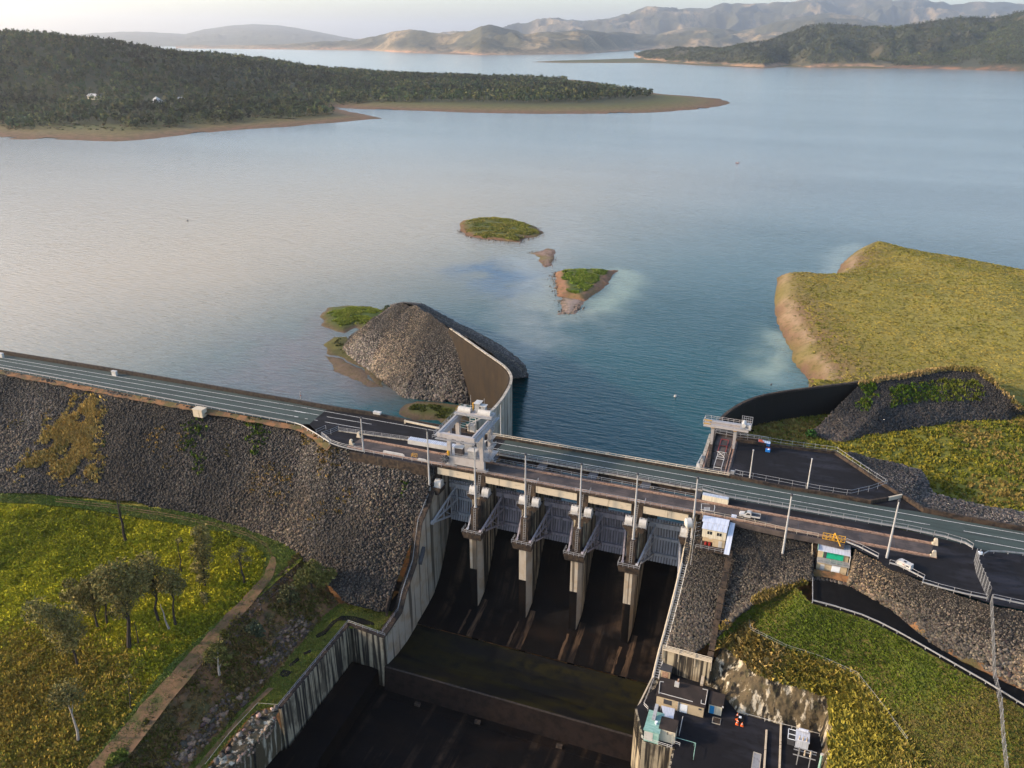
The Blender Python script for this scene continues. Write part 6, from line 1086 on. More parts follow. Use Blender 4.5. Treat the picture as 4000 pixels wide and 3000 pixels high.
fence('edge_railing', 'pale railing along the outer deck edge between the two buildings', 'railing', [np.array([41,-20.3,0])]+[p+[0,.25,0] for p in Z0([(2735,2007),(2864,2032),(3050,2074),(3195,2101)])], h=1.2, bars=(.6,1.2), m='rail', sp=2.6)
fence('guard_rail', 'weathered guard rail between the tan building and the orange bin', 'guard rail', Z0([cB(680,320),cB(900,410),cB(1080,505),cB(1235,585)]), h=1.5, bars=(1.5,), beam=.6, sp=3)
fence('guard_rail', 'weathered guard rail curving along the pad edge from the trailer to the mesh fence', 'guard rail', Z0([cB(1430,690),cB(1600,740),cB(1760,820),cB(2030,960),cR(1330,845),cR(1500,895),cR(1700,945),cR(1890,985)]), h=1.5, bars=(1.5,), beam=.6, sp=3)
fence('guard_rail', 'guard rail along the pad edge right of the mesh fence', 'guard rail', Z0([cR(1940,975),cR(2050,1000),cR(2212,1035),cR(2700,1140)]), h=1.4, bars=(1.4,), beam=.6)
fence('guard_rail', 'grey guard rail along the left crest road above the rockfill', 'guard rail', [p+[0,.2,0] for p in Z0([(-300,1386),(0,1442),(300,1498),(600,1555),(900,1612),(1120,1652),(1150,1660)])], h=.85, bars=(), beam=.68, sp=3.4, pr=.1)
fence('guard_rail', 'pale curved guard rail where the left road meets the dark asphalt pad', 'guard rail', [p+[0,.2,0] for p in Z0([(1150,1660),(1180,1670),(1213,1690),(1240,1706),(1267,1724),(1285,1735)])], h=.95, bars=(), beam=.75, sp=3, pr=.1, m='white')
fence('guard_rail', 'grey guard rail following the lower edge of the fresh black access road', 'guard rail', [p+[0,.3,.0] for p in W3([(3172,2356,-8.6),(3250,2376,-8.7),(3362,2411,-8.9),(3430,2440,-9.2),(3497,2474,-9.5),(3565,2512,-9.9),(3633,2551,-10.4),(3768,2628,-11.4),(3850,2675,-12),(4100,2830,-13.2)])], h=.85, bars=(), beam=.68, sp=3.2, pr=.1)
fence('guard_rail', 'short pale guard rail across the closed end of the black access road', 'guard rail', W3([(3173,2255,-8.3),(3173,2354,-8.6)]), h=.85, bars=(), beam=.68, sp=3, pr=.1)
fence('guard_rail', 'thin guard rail beside the road right of the mesh fence top', 'guard rail', Z0([cR(1860,600),cR(1900,578),cR(2050,582),cR(2212,598),cR(2600,640)]), h=.8, bars=(), beam=.65, sp=3, pr=.09)
fence('yard_fence', 'galvanised fence along the road side of the asphalt yard', 'fence', Z0([cP(640,800),cP(1000,868),cP(1300,925),cP(1535,962),cP(1600,968),cP(1780,925),cP(1905,880)]), h=1.9, bars=(.95,1.9), sp=3.4)
fence('yard_fence', 'tall galvanised fence with outward topped posts along the lake side of the asphalt yard', 'fence', [p+[0,0,.3] for p in Z0([cP(430,450),cP(600,485),cP(800,505),cP(1000,540),cP(1470,605),cP(1700,760),cP(1890,885)])], h=2.3, bars=(1.0,2.0), sp=3.2)
fence('edge_railing', 'low railing across the far end of the bulkhead slab under the small gantry', 'railing', [np.array([37,29.9,.9]), np.array([54,29.9,.9])], h=1.1, bars=(.55,1.1), sp=2)
fence('edge_railing', 'thin railing across the road end of the bulkhead slab', 'railing', [np.array([33,4.2,0]), np.array([45,4.4,0])], h=1.3, bars=(1.3,), sp=3)
# chain link fence: mesh panels of thin wires
def wirefence(label, pts, h, name='mesh_fence'):
    pts = [np.array(p, float) for p in pts]; t = thing(name, label, 'fence', pts[0])
    for a, c in zip(pts[:-1], pts[1:]):
        n = int(np.linalg.norm(c-a)/.5); b = B()
        for j in range(n+1):
            for s in (0, 1):
                p = a+(c-a)*j/n; q = a+(c-a)*min(max((j+(4 if s else -4))/n, 0), 1); b.beam(p, q+[0,0,h], .035, .035)
        for z in (.05, h): b.beam(a+[0,0,z], c+[0,0,z], .09, .09)
        b.obj('mesh_panel', 'thin', t)
        for j in range(3): p = a+(c-a)*j/3; part(t, 'post', 'galv', lambda b: b.beam(p-[0,0,.2], p+[0,0,h+.4], .14, .14))
    return t
wirefence('tall chain link fence with a gate crossing the dark asphalt pad at the right', Z0([cR(1782,650),cR(1800,750),cR(1850,860),cR(1905,985)]), 3.4)
wirefence('chain link fence running down the right rockfill to the bottom edge of the frame', W3([(3868,2358,-.3),(3875,2500,-5.5),(3880,2650,-12),(3905,2760,-13.2),(3915,2900,-15.5),(3930,3040,-18)]), 2.2)
gatehouse = thing('gate_post', 'pale gate post with a small box on the chain link fence', 'gate post', U(*cR(1815,640),0)); part(gatehouse, 'post', 'galv', lambda b: b.beam((0,0,0),(0,0,3.2),.2,.2), True); part(gatehouse, 'box', 'lid', lambda b: b.box(-.5,.5,-.3,.3,1.9,2.5), True)
tf = fence('wire_fence', 'thin wire fence winding along the edge of the bright green slope', 'fence', W3([(2918,2395,-19),(2930,2465,-20),(2985,2492,-20),(3068,2533,-20.5),(3204,2578,-20.7),(3345,2640,-21),(3440,2760,-21.6),(3540,2895,-22)]), h=1.2, bars=(.6,1.2), r=.03, sp=5)
# ---- retaining wall, drain kerb, yard buildings
rt0, rt1 = U(*c5(640,298),-27), U(*c5(1062,412),-26.4)
rtw = thing('retaining_wall', 'stained concrete retaining wall with cream pipe rails between the rockfill and the yard', 'wall', rt0); part(rtw, 'wall_body', 'streak', lambda b: b.wall([rt0, rt1], [rt0*[1,1,0]+[0,0,YZ-4], rt1*[1,1,0]+[0,0,YZ-4]], -.8)); part(rtw, 'coping', 'cream', lambda b: b.beam(rt0+[0,.2,.15], rt1+[0,.2,.15], 1.2, .3))
for z in (.5, .9, 1.3): part(rtw, 'rail', 'rail', lambda b: b.tube(rt0+[0,0,z], rt1+[0,0,z], .1, .1, 6))
for k in range(4): p = rt0+(rt1-rt0)*k/3; part(rtw, 'post', 'rail', lambda b: b.beam(p+[0,-.3,-2.6], p+[0,-.3,1.4], .16, .16))
dk = thing('drain_kerb', 'dark stepped concrete kerb running straight down the rockfill right of the chute stair', 'kerb', (48,-27,-8)); k0_, k1_ = U(*crop(2550,2000,.226)(1330,700),-6.3), U(*c5(1045,400),-26.6)
for j in range(14):
    p = k0_+(k1_-k0_)*j/14; q = k0_+(k1_-k0_)*(j+.93)/14; part(dk, 'kerb_block', 'brown', lambda b: b.beam(p+[0,0,.55-.12*(j%2)], q+[0,0,.55-.12*(j%2)], 1.5, .9))
def hut(name, label, roof, ztop, walls, m_wall, m_roof, over=.25):
    R = [U(*c8(*q), ztop) for q in roof]; x0 = (R[0][0]+R[3][0])/2; x1 = (R[1][0]+R[2][0])/2; y1 = (R[0][1]+R[1][1])/2; y0 = (R[2][1]+R[3][1])/2
    t = thing(name, label, 'building', ((x0+x1)/2,(y0+y1)/2,YZ)); part(t, 'wall', m_wall, lambda b: b.box(x0+over, x1-over, y0+over, y1-over, YZ, ztop-.2)); part(t, 'roof', m_roof, lambda b: b.box(x0, x1, y0, y1, ztop-.197, ztop)); return t, x0, x1, y0, y1
t, x0, x1, y0, y1 = hut('plant_building', 'long tan plant building with a brown flat roof and white double door in the yard', [(420,370),(1270,570),(1225,915),(385,690)], -30.6, None, 'brick', 'roofdark')
part(t, 'louvre', 'darkst', lambda b: b.box(x0+2.0, x0+4.0, y0+.2, y0+.245, YZ+1.2, YZ+2.6)); part(t, 'door', 'lid', lambda b: b.box(x0+6.0, x0+7.8, y0+.19, y0+.245, YZ+.02, YZ+2.5)); part(t, 'drain_pipe', 'galv', lambda b: b.beam((x0+5.6,y0+.1,YZ),(x0+5.6,y0+.1,YZ+3),.2,.2)); part(t, 'vent', 'darkst', lambda b: b.box(x1-1.5, x1-.8, y0+.2, y0+.245, YZ+2.1, YZ+2.6))
zr = -30.6; part(t, 'roof_pipe', 'white', lambda b: b.path([U(*c8(500,460),zr+.12), U(*c8(435,450),zr+.12), U(*c8(415,660),zr+.12), U(*c8(430,645),zr+.12), U(*c8(1000,800),zr+.12)], .09, 6)); part(t, 'roof_pipe', 'white', lambda b: b.path([U(*c8(1170,578),zr+.12), U(*c8(1258,600),zr+.12), U(*c8(1218,850),zr+.12), U(*c8(1145,830),zr+.12), U(*c8(1150,770),zr+.12)], .09, 6))
q = U(*c8(720,540),zr); ac = part(t, 'roof_unit', 'white', lambda b: b.cbox(q+[0,.3,.5], (1.1,1.0,1.0))); part(t, 'roof_stack', 'rust', lambda b: b.tube(q+[.25,.7,1.0], q+[.25,.7,1.9], .2, .2, 8))
t, x0, x1, y0, y1 = hut('pump_hut', 'small pale hut with a brown roof and bright blue door beside the plant building', [(1305,600),(1590,690),(1500,890),(1270,830)], -30.9, None, 'cladding', 'roofdark'); part(t, 'door', 'bluedoor', lambda b: b.box(x0+.5, x0+1.6, y0+.19, y0+.245, YZ+.05, YZ+2.4)); part(t, 'lamp', 'white', lambda b: b.box(x1-.3, x1+.1, y0-.2, y0+.1, -31.0, -30.7))
t, x0, x1, y0, y1 = hut('workshop', 'green tin roofed workshop with a grey duct and white roller door', [(235,940),(515,1000),(435,1340),(160,1290)], -30.4, None, 'greentin', 'greentin', .15); part(t, 'roller_door', 'white', lambda b: b.box(x0+.2, x0+2.2, y0+.08, y0+.145, YZ+.6, YZ+3.0)); part(t, 'duct', 'galv', lambda b: b.beam((x0+1.6,y1-3.0,-30.3),(x0+1.7,y1+.4,-28.6),.8,.7)); part(t, 'vent', 'lid', lambda b: b.tube((x0+2.4,(y0+y1)/2-.6,-30.4),(x0+2.4,(y0+y1)/2-.6,-29.7),.28,.34,10)); part(t, 'ridge_flashing', 'greentin', lambda b: b.box(x0-.05, x1+.05, y0-.3, y0+.4, -30.397, -30.25))
t, x0, x1, y0, y1 = hut('switch_room', 'cream block switch room with a brown flat roof built against the green workshop', [(460,1055),(760,1120),(710,1340),(415,1250)], -30.2, None, 'cladding', 'roofdark', .12); part(t, 'louvre', 'cream', lambda b: b.box(x0+2.0, x0+3.2, y0+.05, y0+.115, YZ+2.4, YZ+3.2))
t, x0, x1, y0, y1 = hut('tool_shed', 'low shed with a dull grey sheet roof beside the stained retaining wall', [(480,110),(650,160),(640,300),(430,235)], -31.4, None, 'brick', 'darkst'); part(t, 'door', 'rust', lambda b: b.box(x0+.6, x0+2.2, y0+.19, y0+.245, YZ+.05, YZ+2.0))
gr_ = [U(*c8(*q), -32.6) for q in [(455,870),(690,930),(665,1100),(500,1060)]]; t = thing('lean_to', 'lean-to with a worn grey corrugated roof between the workshop and the plant building', 'shelter', gr_[3]); part(t, 'roof', 'tin', lambda b: b.hexa([gr_[3],gr_[2],gr_[1],gr_[0]]+[p+[0,0,.15] for p in (gr_[3],gr_[2],gr_[1],gr_[0])]))
for k, p in enumerate(gr_): part(t, 'post', 'galv', lambda b: b.beam(p*[1,1,0]+[0,0,YZ], p, .14, .14))
tq = [U(*c8(*q), -32.0) for q in [(1180,190),(1235,200),(1175,530),(1125,520)]]; t = thing('trough', 'long pale concrete trough on legs between the plant building and the rock face', 'trough', tq[3]); part(t, 'channel', 'cream', lambda b: b.hexa([tq[3],tq[2],tq[1],tq[0]]+[p+[0,0,.5] for p in (tq[3],tq[2],tq[1],tq[0])]))
for k, p in enumerate((tq[3], tq[0])): part(t, 'leg', 'brown', lambda b: b.beam(p*[1,1,0]+[.4,0,YZ], p+[.4,0,0], .6, .6))
# walls below the yard and rails
ywl = thing('yard_wall', 'tall stained concrete wall below the workshop at the end of the chute', 'wall', (36,-68,-40)); e0, e1, e2 = np.array([33.3,-58.6,YZ]), U(*c5(460,1095),YZ), U(*c5(745,1150),YZ)
part(ywl, 'wall_body', 'streak', lambda b: b.wall([e0, e1], [e0*[1,1,0]+[0,0,-58], e1*[1,1,0]+[0,0,-58]], -.5)); part(ywl, 'front_wall', 'streak', lambda b: b.wall([e1, e2], [e1*[1,1,0]+[0,0,-58], e2*[1,1,0]+[0,0,-58]], .5)); e3 = U(*c5(690,1400),YZ); part(ywl, 'return_wall', 'streak', lambda b: b.wall([e2, e3], [e2*[1,1,0]+[0,0,-58], e3*[1,1,0]+[0,0,-58]], .5))
part(ywl, 'yard_fill', 'asph', lambda b: b.prism([p[:2] for p in (e0, e1, e2, e2+[0,20,0], e0+[3,8,0])], YZ-6, YZ-.004))
fence('pipe_railing', 'white pipe railing around the corner of the yard below the workshop', 'railing', [p+[0,.3,0] for p in (U(*c8(110,1440),YZ), U(*c8(130,1480),YZ), U(*c8(630,1635),YZ), U(*c8(645,1545),YZ), U(*c8(770,1585),YZ))], h=1.0, bars=(.5,1.0), r=.07, m='white', sp=2)
fence('pipe_railing', 'grey pipe railing along the top of the chute wall beside the plant building', 'railing', [U(*q,YZ) for q in (c8(330,430), c8(150,880), c8(225,960))], h=1.2, bars=(.6,1.2), r=.06, sp=2)
fence('pipe_railing', 'pale pipe railing bounding the sunken strip at the bottom of the yard', 'railing', [U(*q,YZ) for q in (c8(705,1475), c8(1045,1570), c8(1010,1800))], h=1.0, bars=(1.0,), r=.08, m='greentin', sp=4)
fence('pipe_railing', 'short white pipe barrier standing beside the brown roofed switch room', 'railing', [U(*q,YZ) for q in (c8(825,1100), c8(765,1390))], h=.8, bars=(.8,), r=.09, m='white', sp=5)
fence('pipe_railing', 'thin white rail along the foot of the streaked rock face', 'railing', [U(*q,YZ) for q in (cY(1240,275), cY(1480,340), cY(1760,420), cY(2000,480), cY(2212,540))], h=.8, bars=(.8,), r=.06, m='white', sp=5)
for a_, b2, l in ((cY(1580,470), cY(1550,960), 'tan concrete kerb running down the yard beside the long grate'), (cY(1755,350), cY(1735,960), 'grey concrete kerb separating the yard from the transformer')):
    t = thing('yard_kerb', l, 'kerb', U(*a_,YZ)); p, q = U(*a_,YZ+.2), U(*b2,YZ+.2); part(t, 'kerb', 'cream', lambda b: b.beam(p, q, .4, .5)); part(t, 'joint', 'brown', lambda b: b.beam((p+q)/2, (p+q)/2+(q-p)*.01, .42, .52))
gq = [U(*cY(*q),YZ+.06) for q in ((1425,730),(1515,760),(1490,960),(1395,960))]; t = thing('floor_grate', 'long blue grey steel grate set in the yard floor', 'grate', gq[0]); part(t, 'frame', 'rail', lambda b: [b.beam(a, c, .15, .15) for a, c in zip(gq, gq[1:]+gq[:1])]); part(t, 'grille', 'galv', lambda b: [b.beam(gq[0]+(gq[3]-gq[0])*j/16, gq[1]+(gq[2]-gq[1])*j/16, .3, .06) for j in range(17)])
t = thing('manhole_cover', 'square rusty cover plate in the yard near the blue door hut', 'cover', U(*c8(1410,1135),YZ)); part(t, 'plate', 'brown', lambda b: b.box(-.85,.85,-.85,.85,.01,.2), True); part(t, 'frame', 'rail', lambda b: [b.box(*q) for q in ((-1,-.86,-1,1,.01,.14),(.86,1,-1,1,.01,.14),(-.86,.86,-1,-.86,.01,.14),(-.86,.86,.86,1,.01,.14))], True)
cone0 = None
for (x, y), l in (((1770,1055),'orange traffic cone with a white band right below the rock face, topmost of four'),((1755,1125),'orange traffic cone tipped beside the dark gully trap, second from the top'),((1762,1190),'orange traffic cone with a white band, lower left of the gully trap'),((1850,1215),'orange traffic cone with a white band, lower right of the gully trap')):
    p = U(*c8(x,y),YZ)
    if cone0 is None:
        cone0 = thing('traffic_cone', l, 'traffic cone', p, 'traffic cones around the gully trap'); part(cone0, 'cone', 'orange', lambda b: b.tube((0,0,.05),(0,0,1.05),.28,.06,12), True); part(cone0, 'band', 'paint', lambda b: b.tube((0,0,.5),(0,0,.75),.185,.14,12), True); part(cone0, 'base', 'orange', lambda b: b.box(-.36,.36,-.36,.36,0,.06), True)
    else:
        c_ = dup(cone0, p, l)
        if 'tipped' in l: c_.rotation_euler = (math.radians(75), 0, .6); c_.location.z += .25
t = thing('gully_trap', 'small black drain box with a pale lid guarded by the traffic cones', 'drain', U(*c8(1815,1105),YZ)); part(t, 'box', 'black_asph', lambda b: b.box(-1,1,-1,1.1,.01,.35), True); part(t, 'lid', 'lid', lambda b: b.box(-.3,.3,.0,.6,.353,.45), True)
# transformer
q = U(*cY(1990,640),YZ); t = thing('transformer', 'pale grey electrical transformer with radiators and bushings in the bottom right yard', 'transformer', q)
part(t, 'tank', 'tin', lambda b: b.box(-1.3,1.5,-1.6,1.6,.3,2.5), True); part(t, 'lid', 'tin', lambda b: b.box(-1.45,1.65,-1.75,1.75,2.503,2.7), True)
for k in range(6): part(t, 'radiator_fin', 'darkst', lambda b: b.box(-3.0,-1.5,-1.4+k*.5,-1.25+k*.5,.4,2.1), True)
part(t, 'radiator_frame', 'lid', lambda b: [b.beam((-3.05,-1.5+k*1.5,2.3),(-1.4,-1.5+k*1.5,2.3),.12,.12) for k in range(3)]+[b.beam((-3.05,-1.5,2.3),(-3.05,1.5,2.3),.12,.12)], True); part(t, 'conservator', 'tin', lambda b: b.tube((-.9,1.2,3.3),(1.2,1.2,3.3),.35,.35,12), True)
for k in range(3): bu = part(t, 'bushing', 'cream', lambda b: b.tube((-.6+k*.8,-1.2,2.7),(-.6+k*.8,-1.5,4.0),.2,.09,8), True); part(bu, 'cap', 'galv', lambda b: b.tube((-.6+k*.8,-1.5,4.0),(-.6+k*.8,-1.53,4.2),.12,.12,8), True)
q = U(*cY(2010,900),YZ); t = thing('bus_structure', 'steel switch structure with crossbars and insulators in front of the transformer', 'switchgear', q)
for x in (-1.3, 1.3): part(t, 'post', 'galv', lambda b: b.beam((x,0,0),(x,0,5.2),.2,.2), True)
for z, y in ((5.0,0),(4.0,.3),(3.0,-.2)): part(t, 'crossbar', 'galv', lambda b: b.beam((-2.4,y,z),(2.4,y,z),.16,.16), True)
for k in range(3):
    for z in (3.1, 4.1): part(t, 'insulator', 'cream', lambda b: b.tube((-1.2+k*1.2,.2,z),(-1.2+k*1.2,.2,z+.75),.2,.14,8), True)
q = U(*cY(2205,960),YZ); t = thing('cable_pole', 'thick pale pole with a capped top at the bottom edge of the transformer bay', 'pole', q); part(t, 'post', 'greentin', lambda b: b.tube((0,0,0),(0,0,5),.3,.3,10), True); part(t, 'cap', 'white', lambda b: b.tube((0,0,5),(0,0,5.2),.36,.36,10), True)
# ---- houses in the trees, buoys, boat
def house(name, label, px, py, z, w, d, h, kind):
    c = U(px, py, z)
    for _ in range(25): c = U(px, py, .6*c[2]+.4*float(height_at(c[None], hL, shoreL, outline)[0][0])+.4)
    t = thing(name, label, 'house', c); part(t, 'wall', 'cladding', lambda b: b.box(-w/2,w/2,-d/2,d/2,-2,h), True)
    if kind == 'pyr': part(t, 'roof', 'white', lambda b: b.add([(-w*.62,-d*.62,h),(w*.62,-d*.62,h),(w*.62,d*.62,h),(-w*.62,d*.62,h),(0,0,h+w*.62)], [(3,2,1,0),(0,1,4),(1,2,4),(2,3,4),(3,0,4)]), True)
    else: part(t, 'roof', 'white', lambda b: b.yz([(-d*.6,h+.003),(0,h+d*.3),(d*.6,h+.003)], -w*.56, w*.56), True)
    part(t, 'window', 'glass', lambda b: b.box(-w*.2,w*.2,-d/2-.08,-d/2-.01,h*.35,h*.75), True)
house('house', 'white house with a pyramid roof on the wooded far shore', 340*1.8083, 227*1.8083, -8, 17, 17, 6, 'pyr'); house('house', 'low white roofed house half hidden by trees, leftmost on the far shore', 205*1.8083, 213*1.8083, -2, 24, 14, 5.5, 'gab'); house('house', 'small white shed among the trees right of the pyramid roofed house', 392*1.8083, 218*1.8083, -6, 11, 10, 5, 'gab')
def buoy(label, px, py, r, m, cat='buoy'):
    t = thing('buoy', label, cat, U(px, py, WZ)); part(t, 'float', m, lambda b: b.tube((0,0,-.2),(0,0,r),r,r*.5,10), True); part(t, 'topmark', 'darkst', lambda b: b.tube((0,0,r),(0,0,r*1.8),r*.12,r*.12,6), True)
buoy('small white buoy floating right of the islands near the small gantry', 2638, 1549, .8, 'white'); buoy('tiny dark buoy off the right grassy shore', 3012, 1503, .5, 'darkst'); buoy('tiny dark buoy alone in the lake at the left', 733, 864, .9, 'darkst')
t = thing('boat', 'tiny red and white boat far out on the open lake', 'boat', U(2880,637,WZ)); part(t, 'hull', 'red', lambda b: b.add([(-4,-1.2,.9),(3,-1.2,1.0),(5,0,1.3),(3,1.2,1.0),(-4,1.2,.9),(-3.6,-.7,-.3),(2.6,-.7,-.3),(3.6,0,-.3),(2.6,.7,-.3),(-3.6,.7,-.3)], [(0,1,2,3,4),(9,8,7,6,5),(0,5,6,1),(1,6,7,2),(2,7,8,3),(3,8,9,4),(4,9,5,0)]), True); part(t, 'cabin', 'white', lambda b: b.box(-1.5,1.5,-.8,.8,1.0,2.4), True)
t = thing('marker_post', 'small white marker post standing in the shallows behind the left parapet', 'post', U(*cA(85,185),WZ)); part(t, 'post', 'white', lambda b: b.tube((0,0,-1),(0,0,3.2),.25,.2,8), True); part(t, 'collar', 'red', lambda b: b.tube((0,0,1.2),(0,0,1.5),.28,.28,8), True)
bpy.data.objects['boat'].scale = (.55, .55, .55)
bpy.data.objects['trailer'].scale = (.85, .85, .85)
# ---- trees and shrubs
def tree(name, label, px, py, tops, crown, seed, cols, dead=False, m='bark', cat='tree', z=None, r0=.34, group=None, nleaf=420, ell=1.0, surf=None):
    """base pixel, top pixel; crown: list of (pixel x, pixel y, radius m) leaf clumps standing at the trunk's depth"""
    r = np.random.default_rng(seed); base = UF(px, py) if z is None else U(px, py, z); t = thing(name, label, cat, base, group)
    n = np.array([-ray(px, py)[0], -ray(px, py)[1], 0]); top = UP(*tops, base, n); b = B(); k = 6
    P = [base+(top-base)*j/k+np.r_[r.normal(0, .18, 2)*(j > 0)*np.linalg.norm(top-base)*.06, 0] for j in range(k+1)]
    for j in range(k): b.tube(P[j]-[0,0,.2*(j == 0)], P[j+1], r0*(1-.82*j/k), r0*(1-.82*(j+1)/k), 7)
    C_ = [(UP(x, y, base, n), rad) for x, y, rad in crown]; H = np.linalg.norm(top-base)
    if dead:
        for j in range(9): s = P[min(k-1, 2+j%4)]+(P[min(k, 3+j%4)]-P[min(k-1, 2+j%4)])*r.random(); e = s+np.array([r.normal(0,.22), r.normal(0,.15), .12+.25*r.random()])*H; md = (s+e)/2+[0,0,-.02*H]; b.tube(s, md, r0*.3, r0*.2, 5); b.tube(md, e, r0*.2, r0*.06, 5); b.tube(md, md+np.array([r.normal(0,.1), r.normal(0,.1), .12])*H, r0*.16, r0*.05, 4)
    for c, rad in C_:
        j = int(np.clip((c[2]-base[2]-rad)/max(H, .1)*k, 1, k-1)); s = P[j]; md = (s+c)/2+[0,0,.1]; b.tube(s, md, r0*.34, r0*.24, 5); b.tube(md, c, r0*.24, r0*.08, 5)
    b.obj('trunk', m, t)
    if C_:
        V = []; K = []
        for c, rad in C_:
            nl = int(2.5*nleaf*rad/3); d = r.normal(size=(nl, 3)); d /= np.linalg.norm(d, axis=1)[:, None]; d *= (r.random((nl, 1))**.45)*rad*np.array([1, 1, .85*ell]); clump = .55+.9*(fbm(d[:,0]*.9+seed, d[:,1]*.9+d[:,2]*.7, 3, seed)+.5)
            keep = fbm(d[:,0]*1.1+seed*3, d[:,1]*1.1+d[:,2]*1.3, 3, seed+2) > -.12; d = d[keep]; clump = clump[keep]
            tri_ = r.normal(size=(len(d), 3, 3)); tri_ /= np.linalg.norm(tri_, axis=-1, keepdims=True); V.append((c+d)[:, None]+tri_*(.28+.26*r.random((len(d), 1, 1)))); cc = np.array(cols)[r.integers(0, len(cols), len(d))]*clump[:, None]; K.append(np.repeat(cc, 3, 0))
        V = np.concatenate(V).reshape(-1, 3)-np.array(t.location); npmesh('crown', V, np.arange(len(V)).reshape(-1, 3), 'leaf', np.concatenate(K)/.10, parent=t)
    return t
GUM = [(.19,.155,.048), (.145,.125,.038), (.235,.185,.065), (.105,.098,.028)]
G_ = 'gum trees in the green field'
L_ = lambda x, y: cL(x, y)
def TR(label, b, t_, cr, seed, **k): 
    k.setdefault('cols', GUM); return tree(k.pop('name', 'gum_tree'), label, *L_(*b), L_(*t_), [(*L_(x, y), r*1.12) for x, y, r in cr], seed, **k)
TR('tall bare dead tree with spreading branches below the rockfill toe', (905,482), (822,120), [], 1, dead=True, name='dead_tree', r0=.5)
TR('thin scorched black tree trunk standing left of the tall leafy gum', (1308,705), (1270,462), [(1290,480,.9)], 2, r0=.22, nleaf=120, name='dead_tree')
TR('tall slender leafy gum tree at the upper right of the field', (1475,800), (1440,380), [(1440,420,2.4),(1460,500,2.6),(1420,560,2.6),(1480,600,2.4),(1440,680,2.6),(1460,750,1.8)], 3, r0=.3)
TR('sparse half dead gum tree near the curve of the green verge', (1758,782), (1715,560), [(1700,600,1.6),(1740,560,1.5),(1780,620,1.4)], 4, dead=True, nleaf=130)
TR('largest gum tree in the middle of the grove with a thick dark trunk', (928,1242), (905,690), [(860,720,4.2),(960,800,4.0),(800,830,3.8),(900,900,3.4),(1000,700,3.6),(760,740,3.4),(860,980,2.6)], 5, r0=.62)
TR('straight gum tree with a pale feathery crown behind the white dead trunk', (1140,1052), (1065,600), [(1060,640,3.2),(1100,720,3.0),(1020,730,2.8),(1070,820,2.6),(1140,800,2.4)], 6, r0=.4)
TR('gum tree with a dark bare lower trunk right of the white dead trunk', (1262,1082), (1225,720), [(1220,740,2.8),(1270,810,2.4),(1190,800,2.2)], 7, r0=.36)
TR('white dead trunk leaning among the dark gum trees', (1215,1112), (1150,940), [], 8, dead=False, m='palebark', name='dead_tree', r0=.3)
TR('gum tree with a rounded olive crown left of the largest tree', (770,1072), (740,720), [(720,760,3.2),(650,800,3.0),(760,860,2.8),(690,900,2.6)], 9)
TR('gum tree with a faint trunk in the left part of the grove', (702,1100), (640,820), [(620,860,3.0),(560,880,2.8),(660,960,2.4)], 10)
TR('low spreading gum tree nearest the left edge of the grove', (556,1375), (470,1000), [(480,1040,3.4),(420,1120,3.2),(530,1130,3.0),(480,1220,2.6),(360,1030,3.0),(260,980,3.2)], 11)
TR('dark young gum sapling with upright twigs left of the grove', (612,1015), (500,760), [(500,800,1.8),(540,880,1.8),(470,880,1.6),(570,960,1.6)], 12, nleaf=260, r0=.24)
TR('thin black leaning trunk beside the thick trunk of the largest gum', (995,1212), (965,1065), [], 13, name='dead_tree', r0=.2)
TR('small sapling alone below the tall slender gum', (1472,945), (1462,850), [(1465,870,1.1),(1475,900,1.2)], 14, r0=.12, nleaf=240)
TR('thin bare stem standing in the bright grass near the dirt track', (940,1690), (918,1440), [(920,1470,.9)], 15, name='dead_tree', r0=.2, nleaf=90)
tree('gum_tree', 'faint gum tree with a thin pale trunk at the bottom left of the field', 305, 2888, (258, 2690), [(255,2690,3.0),(230,2730,2.6),(285,2720,2.6)], 16, GUM, nleaf=300, m='palebark')
BU = [(.16,.145,.035), (.12,.12,.028), (.20,.17,.05)]
tree('shrub', 'large dense bush at the foot of the rockfill beside the dirt track', *c6(660,200), c6(640,40), [(*c6(620,90),3.0),(*c6(690,70),3.0),(*c6(740,130),2.6),(*c6(570,140),2.4),(*c6(800,90),2.2),(*c6(660,30),2.4)], 21, BU, cat='shrub', z=-30, nleaf=700)
tree('shrub', 'pale leafy small tree on the scrubby slope left of the large bush', *c6(490,340), c6(465,190), [(*c6(465,220),2.4),(*c6(430,270),2.0),(*c6(510,270),2.0)], 22, [(.085,.085,.035), (.065,.066,.026)], cat='shrub', z=-31.5, nleaf=400)
tree('shrub', 'grey green rounded bush in the middle of the scrubby slope', *c6(225,610), c6(205,490), [(*c6(205,520),2.2),(*c6(170,530),1.6),(*c6(240,560),1.6)], 23, [(.075,.085,.045), (.055,.064,.034)], cat='shrub', z=-32.5, nleaf=500)
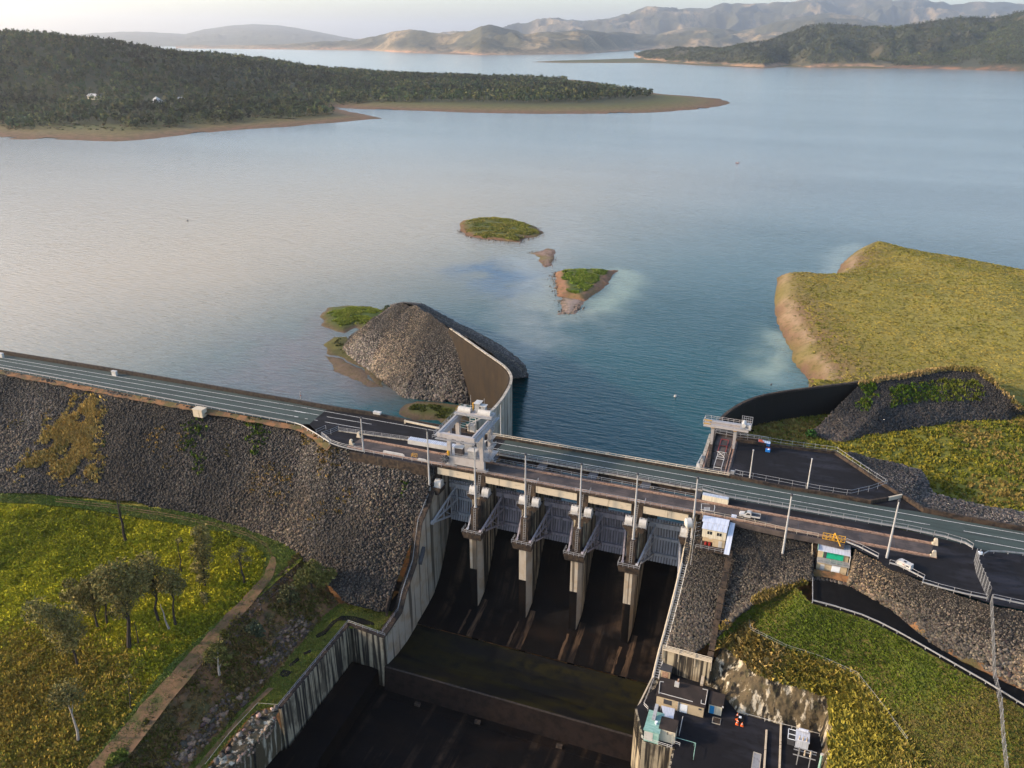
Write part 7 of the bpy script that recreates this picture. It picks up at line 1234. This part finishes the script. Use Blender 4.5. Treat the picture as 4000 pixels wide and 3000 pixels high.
tree('shrub', 'young tree with a thin white trunk beside the dirt track', 857, 2634, (848, 2520), [(848,2540,2.4),(820,2560,2.0),(875,2570,2.0)], 24, BU, cat='shrub', z=-30.2, nleaf=420, m='palebark')
tree('shrub', 'bright green low bush at the bottom of the scrubby slope', 455, 2985, (450, 2955), [(450,2965,1.6),(475,2950,1.5),(430,2985,1.3)], 25, [(.11,.13,.02), (.08,.10,.016)], cat='shrub', z=-30.5, nleaf=500)
tree('shrub', 'bright green bush at the foot of the dark curved guide wall', *cP(1255,450), cP(1255,395), [(*cP(1255,415),1.5),(*cP(1235,430),1.0),(*cP(1280,430),1.0)], 26, [(.045,.11,.025), (.035,.085,.02)], cat='shrub', z=-9.5, nleaf=700)
tree('shrub', 'dark round bush on the ridge between the grassy flat and the rock mound', *c3(540,790), c3(535,765), [(*c3(535,772),2.2),(*c3(515,785),1.6)], 27, [(.05,.062,.02), (.07,.075,.025)], cat='shrub', z=-22, nleaf=420)
# drowned snags along the far spit
r = np.random.default_rng(3)
for k in range(26):
    x = 1340+270*r.random(); y = 203+(x-1340)*.055+5*r.random(); p = U(x*1.8083, y*1.8083, WZ); t = B(); h_ = 4+5*r.random(); t.tube(p-[0,0,1], p+[r.normal(0,.4),0,h_], .22, .08, 5); t.tube(p+[0,0,h_*.5], p+[r.normal(0,1.4),0,h_*.8], .12, .05, 4)
    tag(t.obj('drowned_tree', 'bark'), 'thin grey drowned tree standing in the shallows off the wooded point', 'dead tree', 'drowned trees off the wooded point')
# ================================================================ haze
hz = B(); hz.box(-34000, 30000, -900, 60000, -90, 1150)
hm = bpy.data.materials.new('haze_air'); hm.use_nodes = True; t = hm.node_tree; t.nodes.remove(t.nodes['Principled BSDF'])
pv = t.nodes.new('ShaderNodeVolumePrincipled'); pv.inputs['Density'].default_value = 3.5e-5; pv.inputs['Color'].default_value = (.92, .94, 1.0, 1); pv.inputs['Anisotropy'].default_value = .5
t.links.new(pv.outputs[0], t.nodes['Material Output'].inputs['Volume'])
tag(hz.obj('haze', hm), kind='stuff')
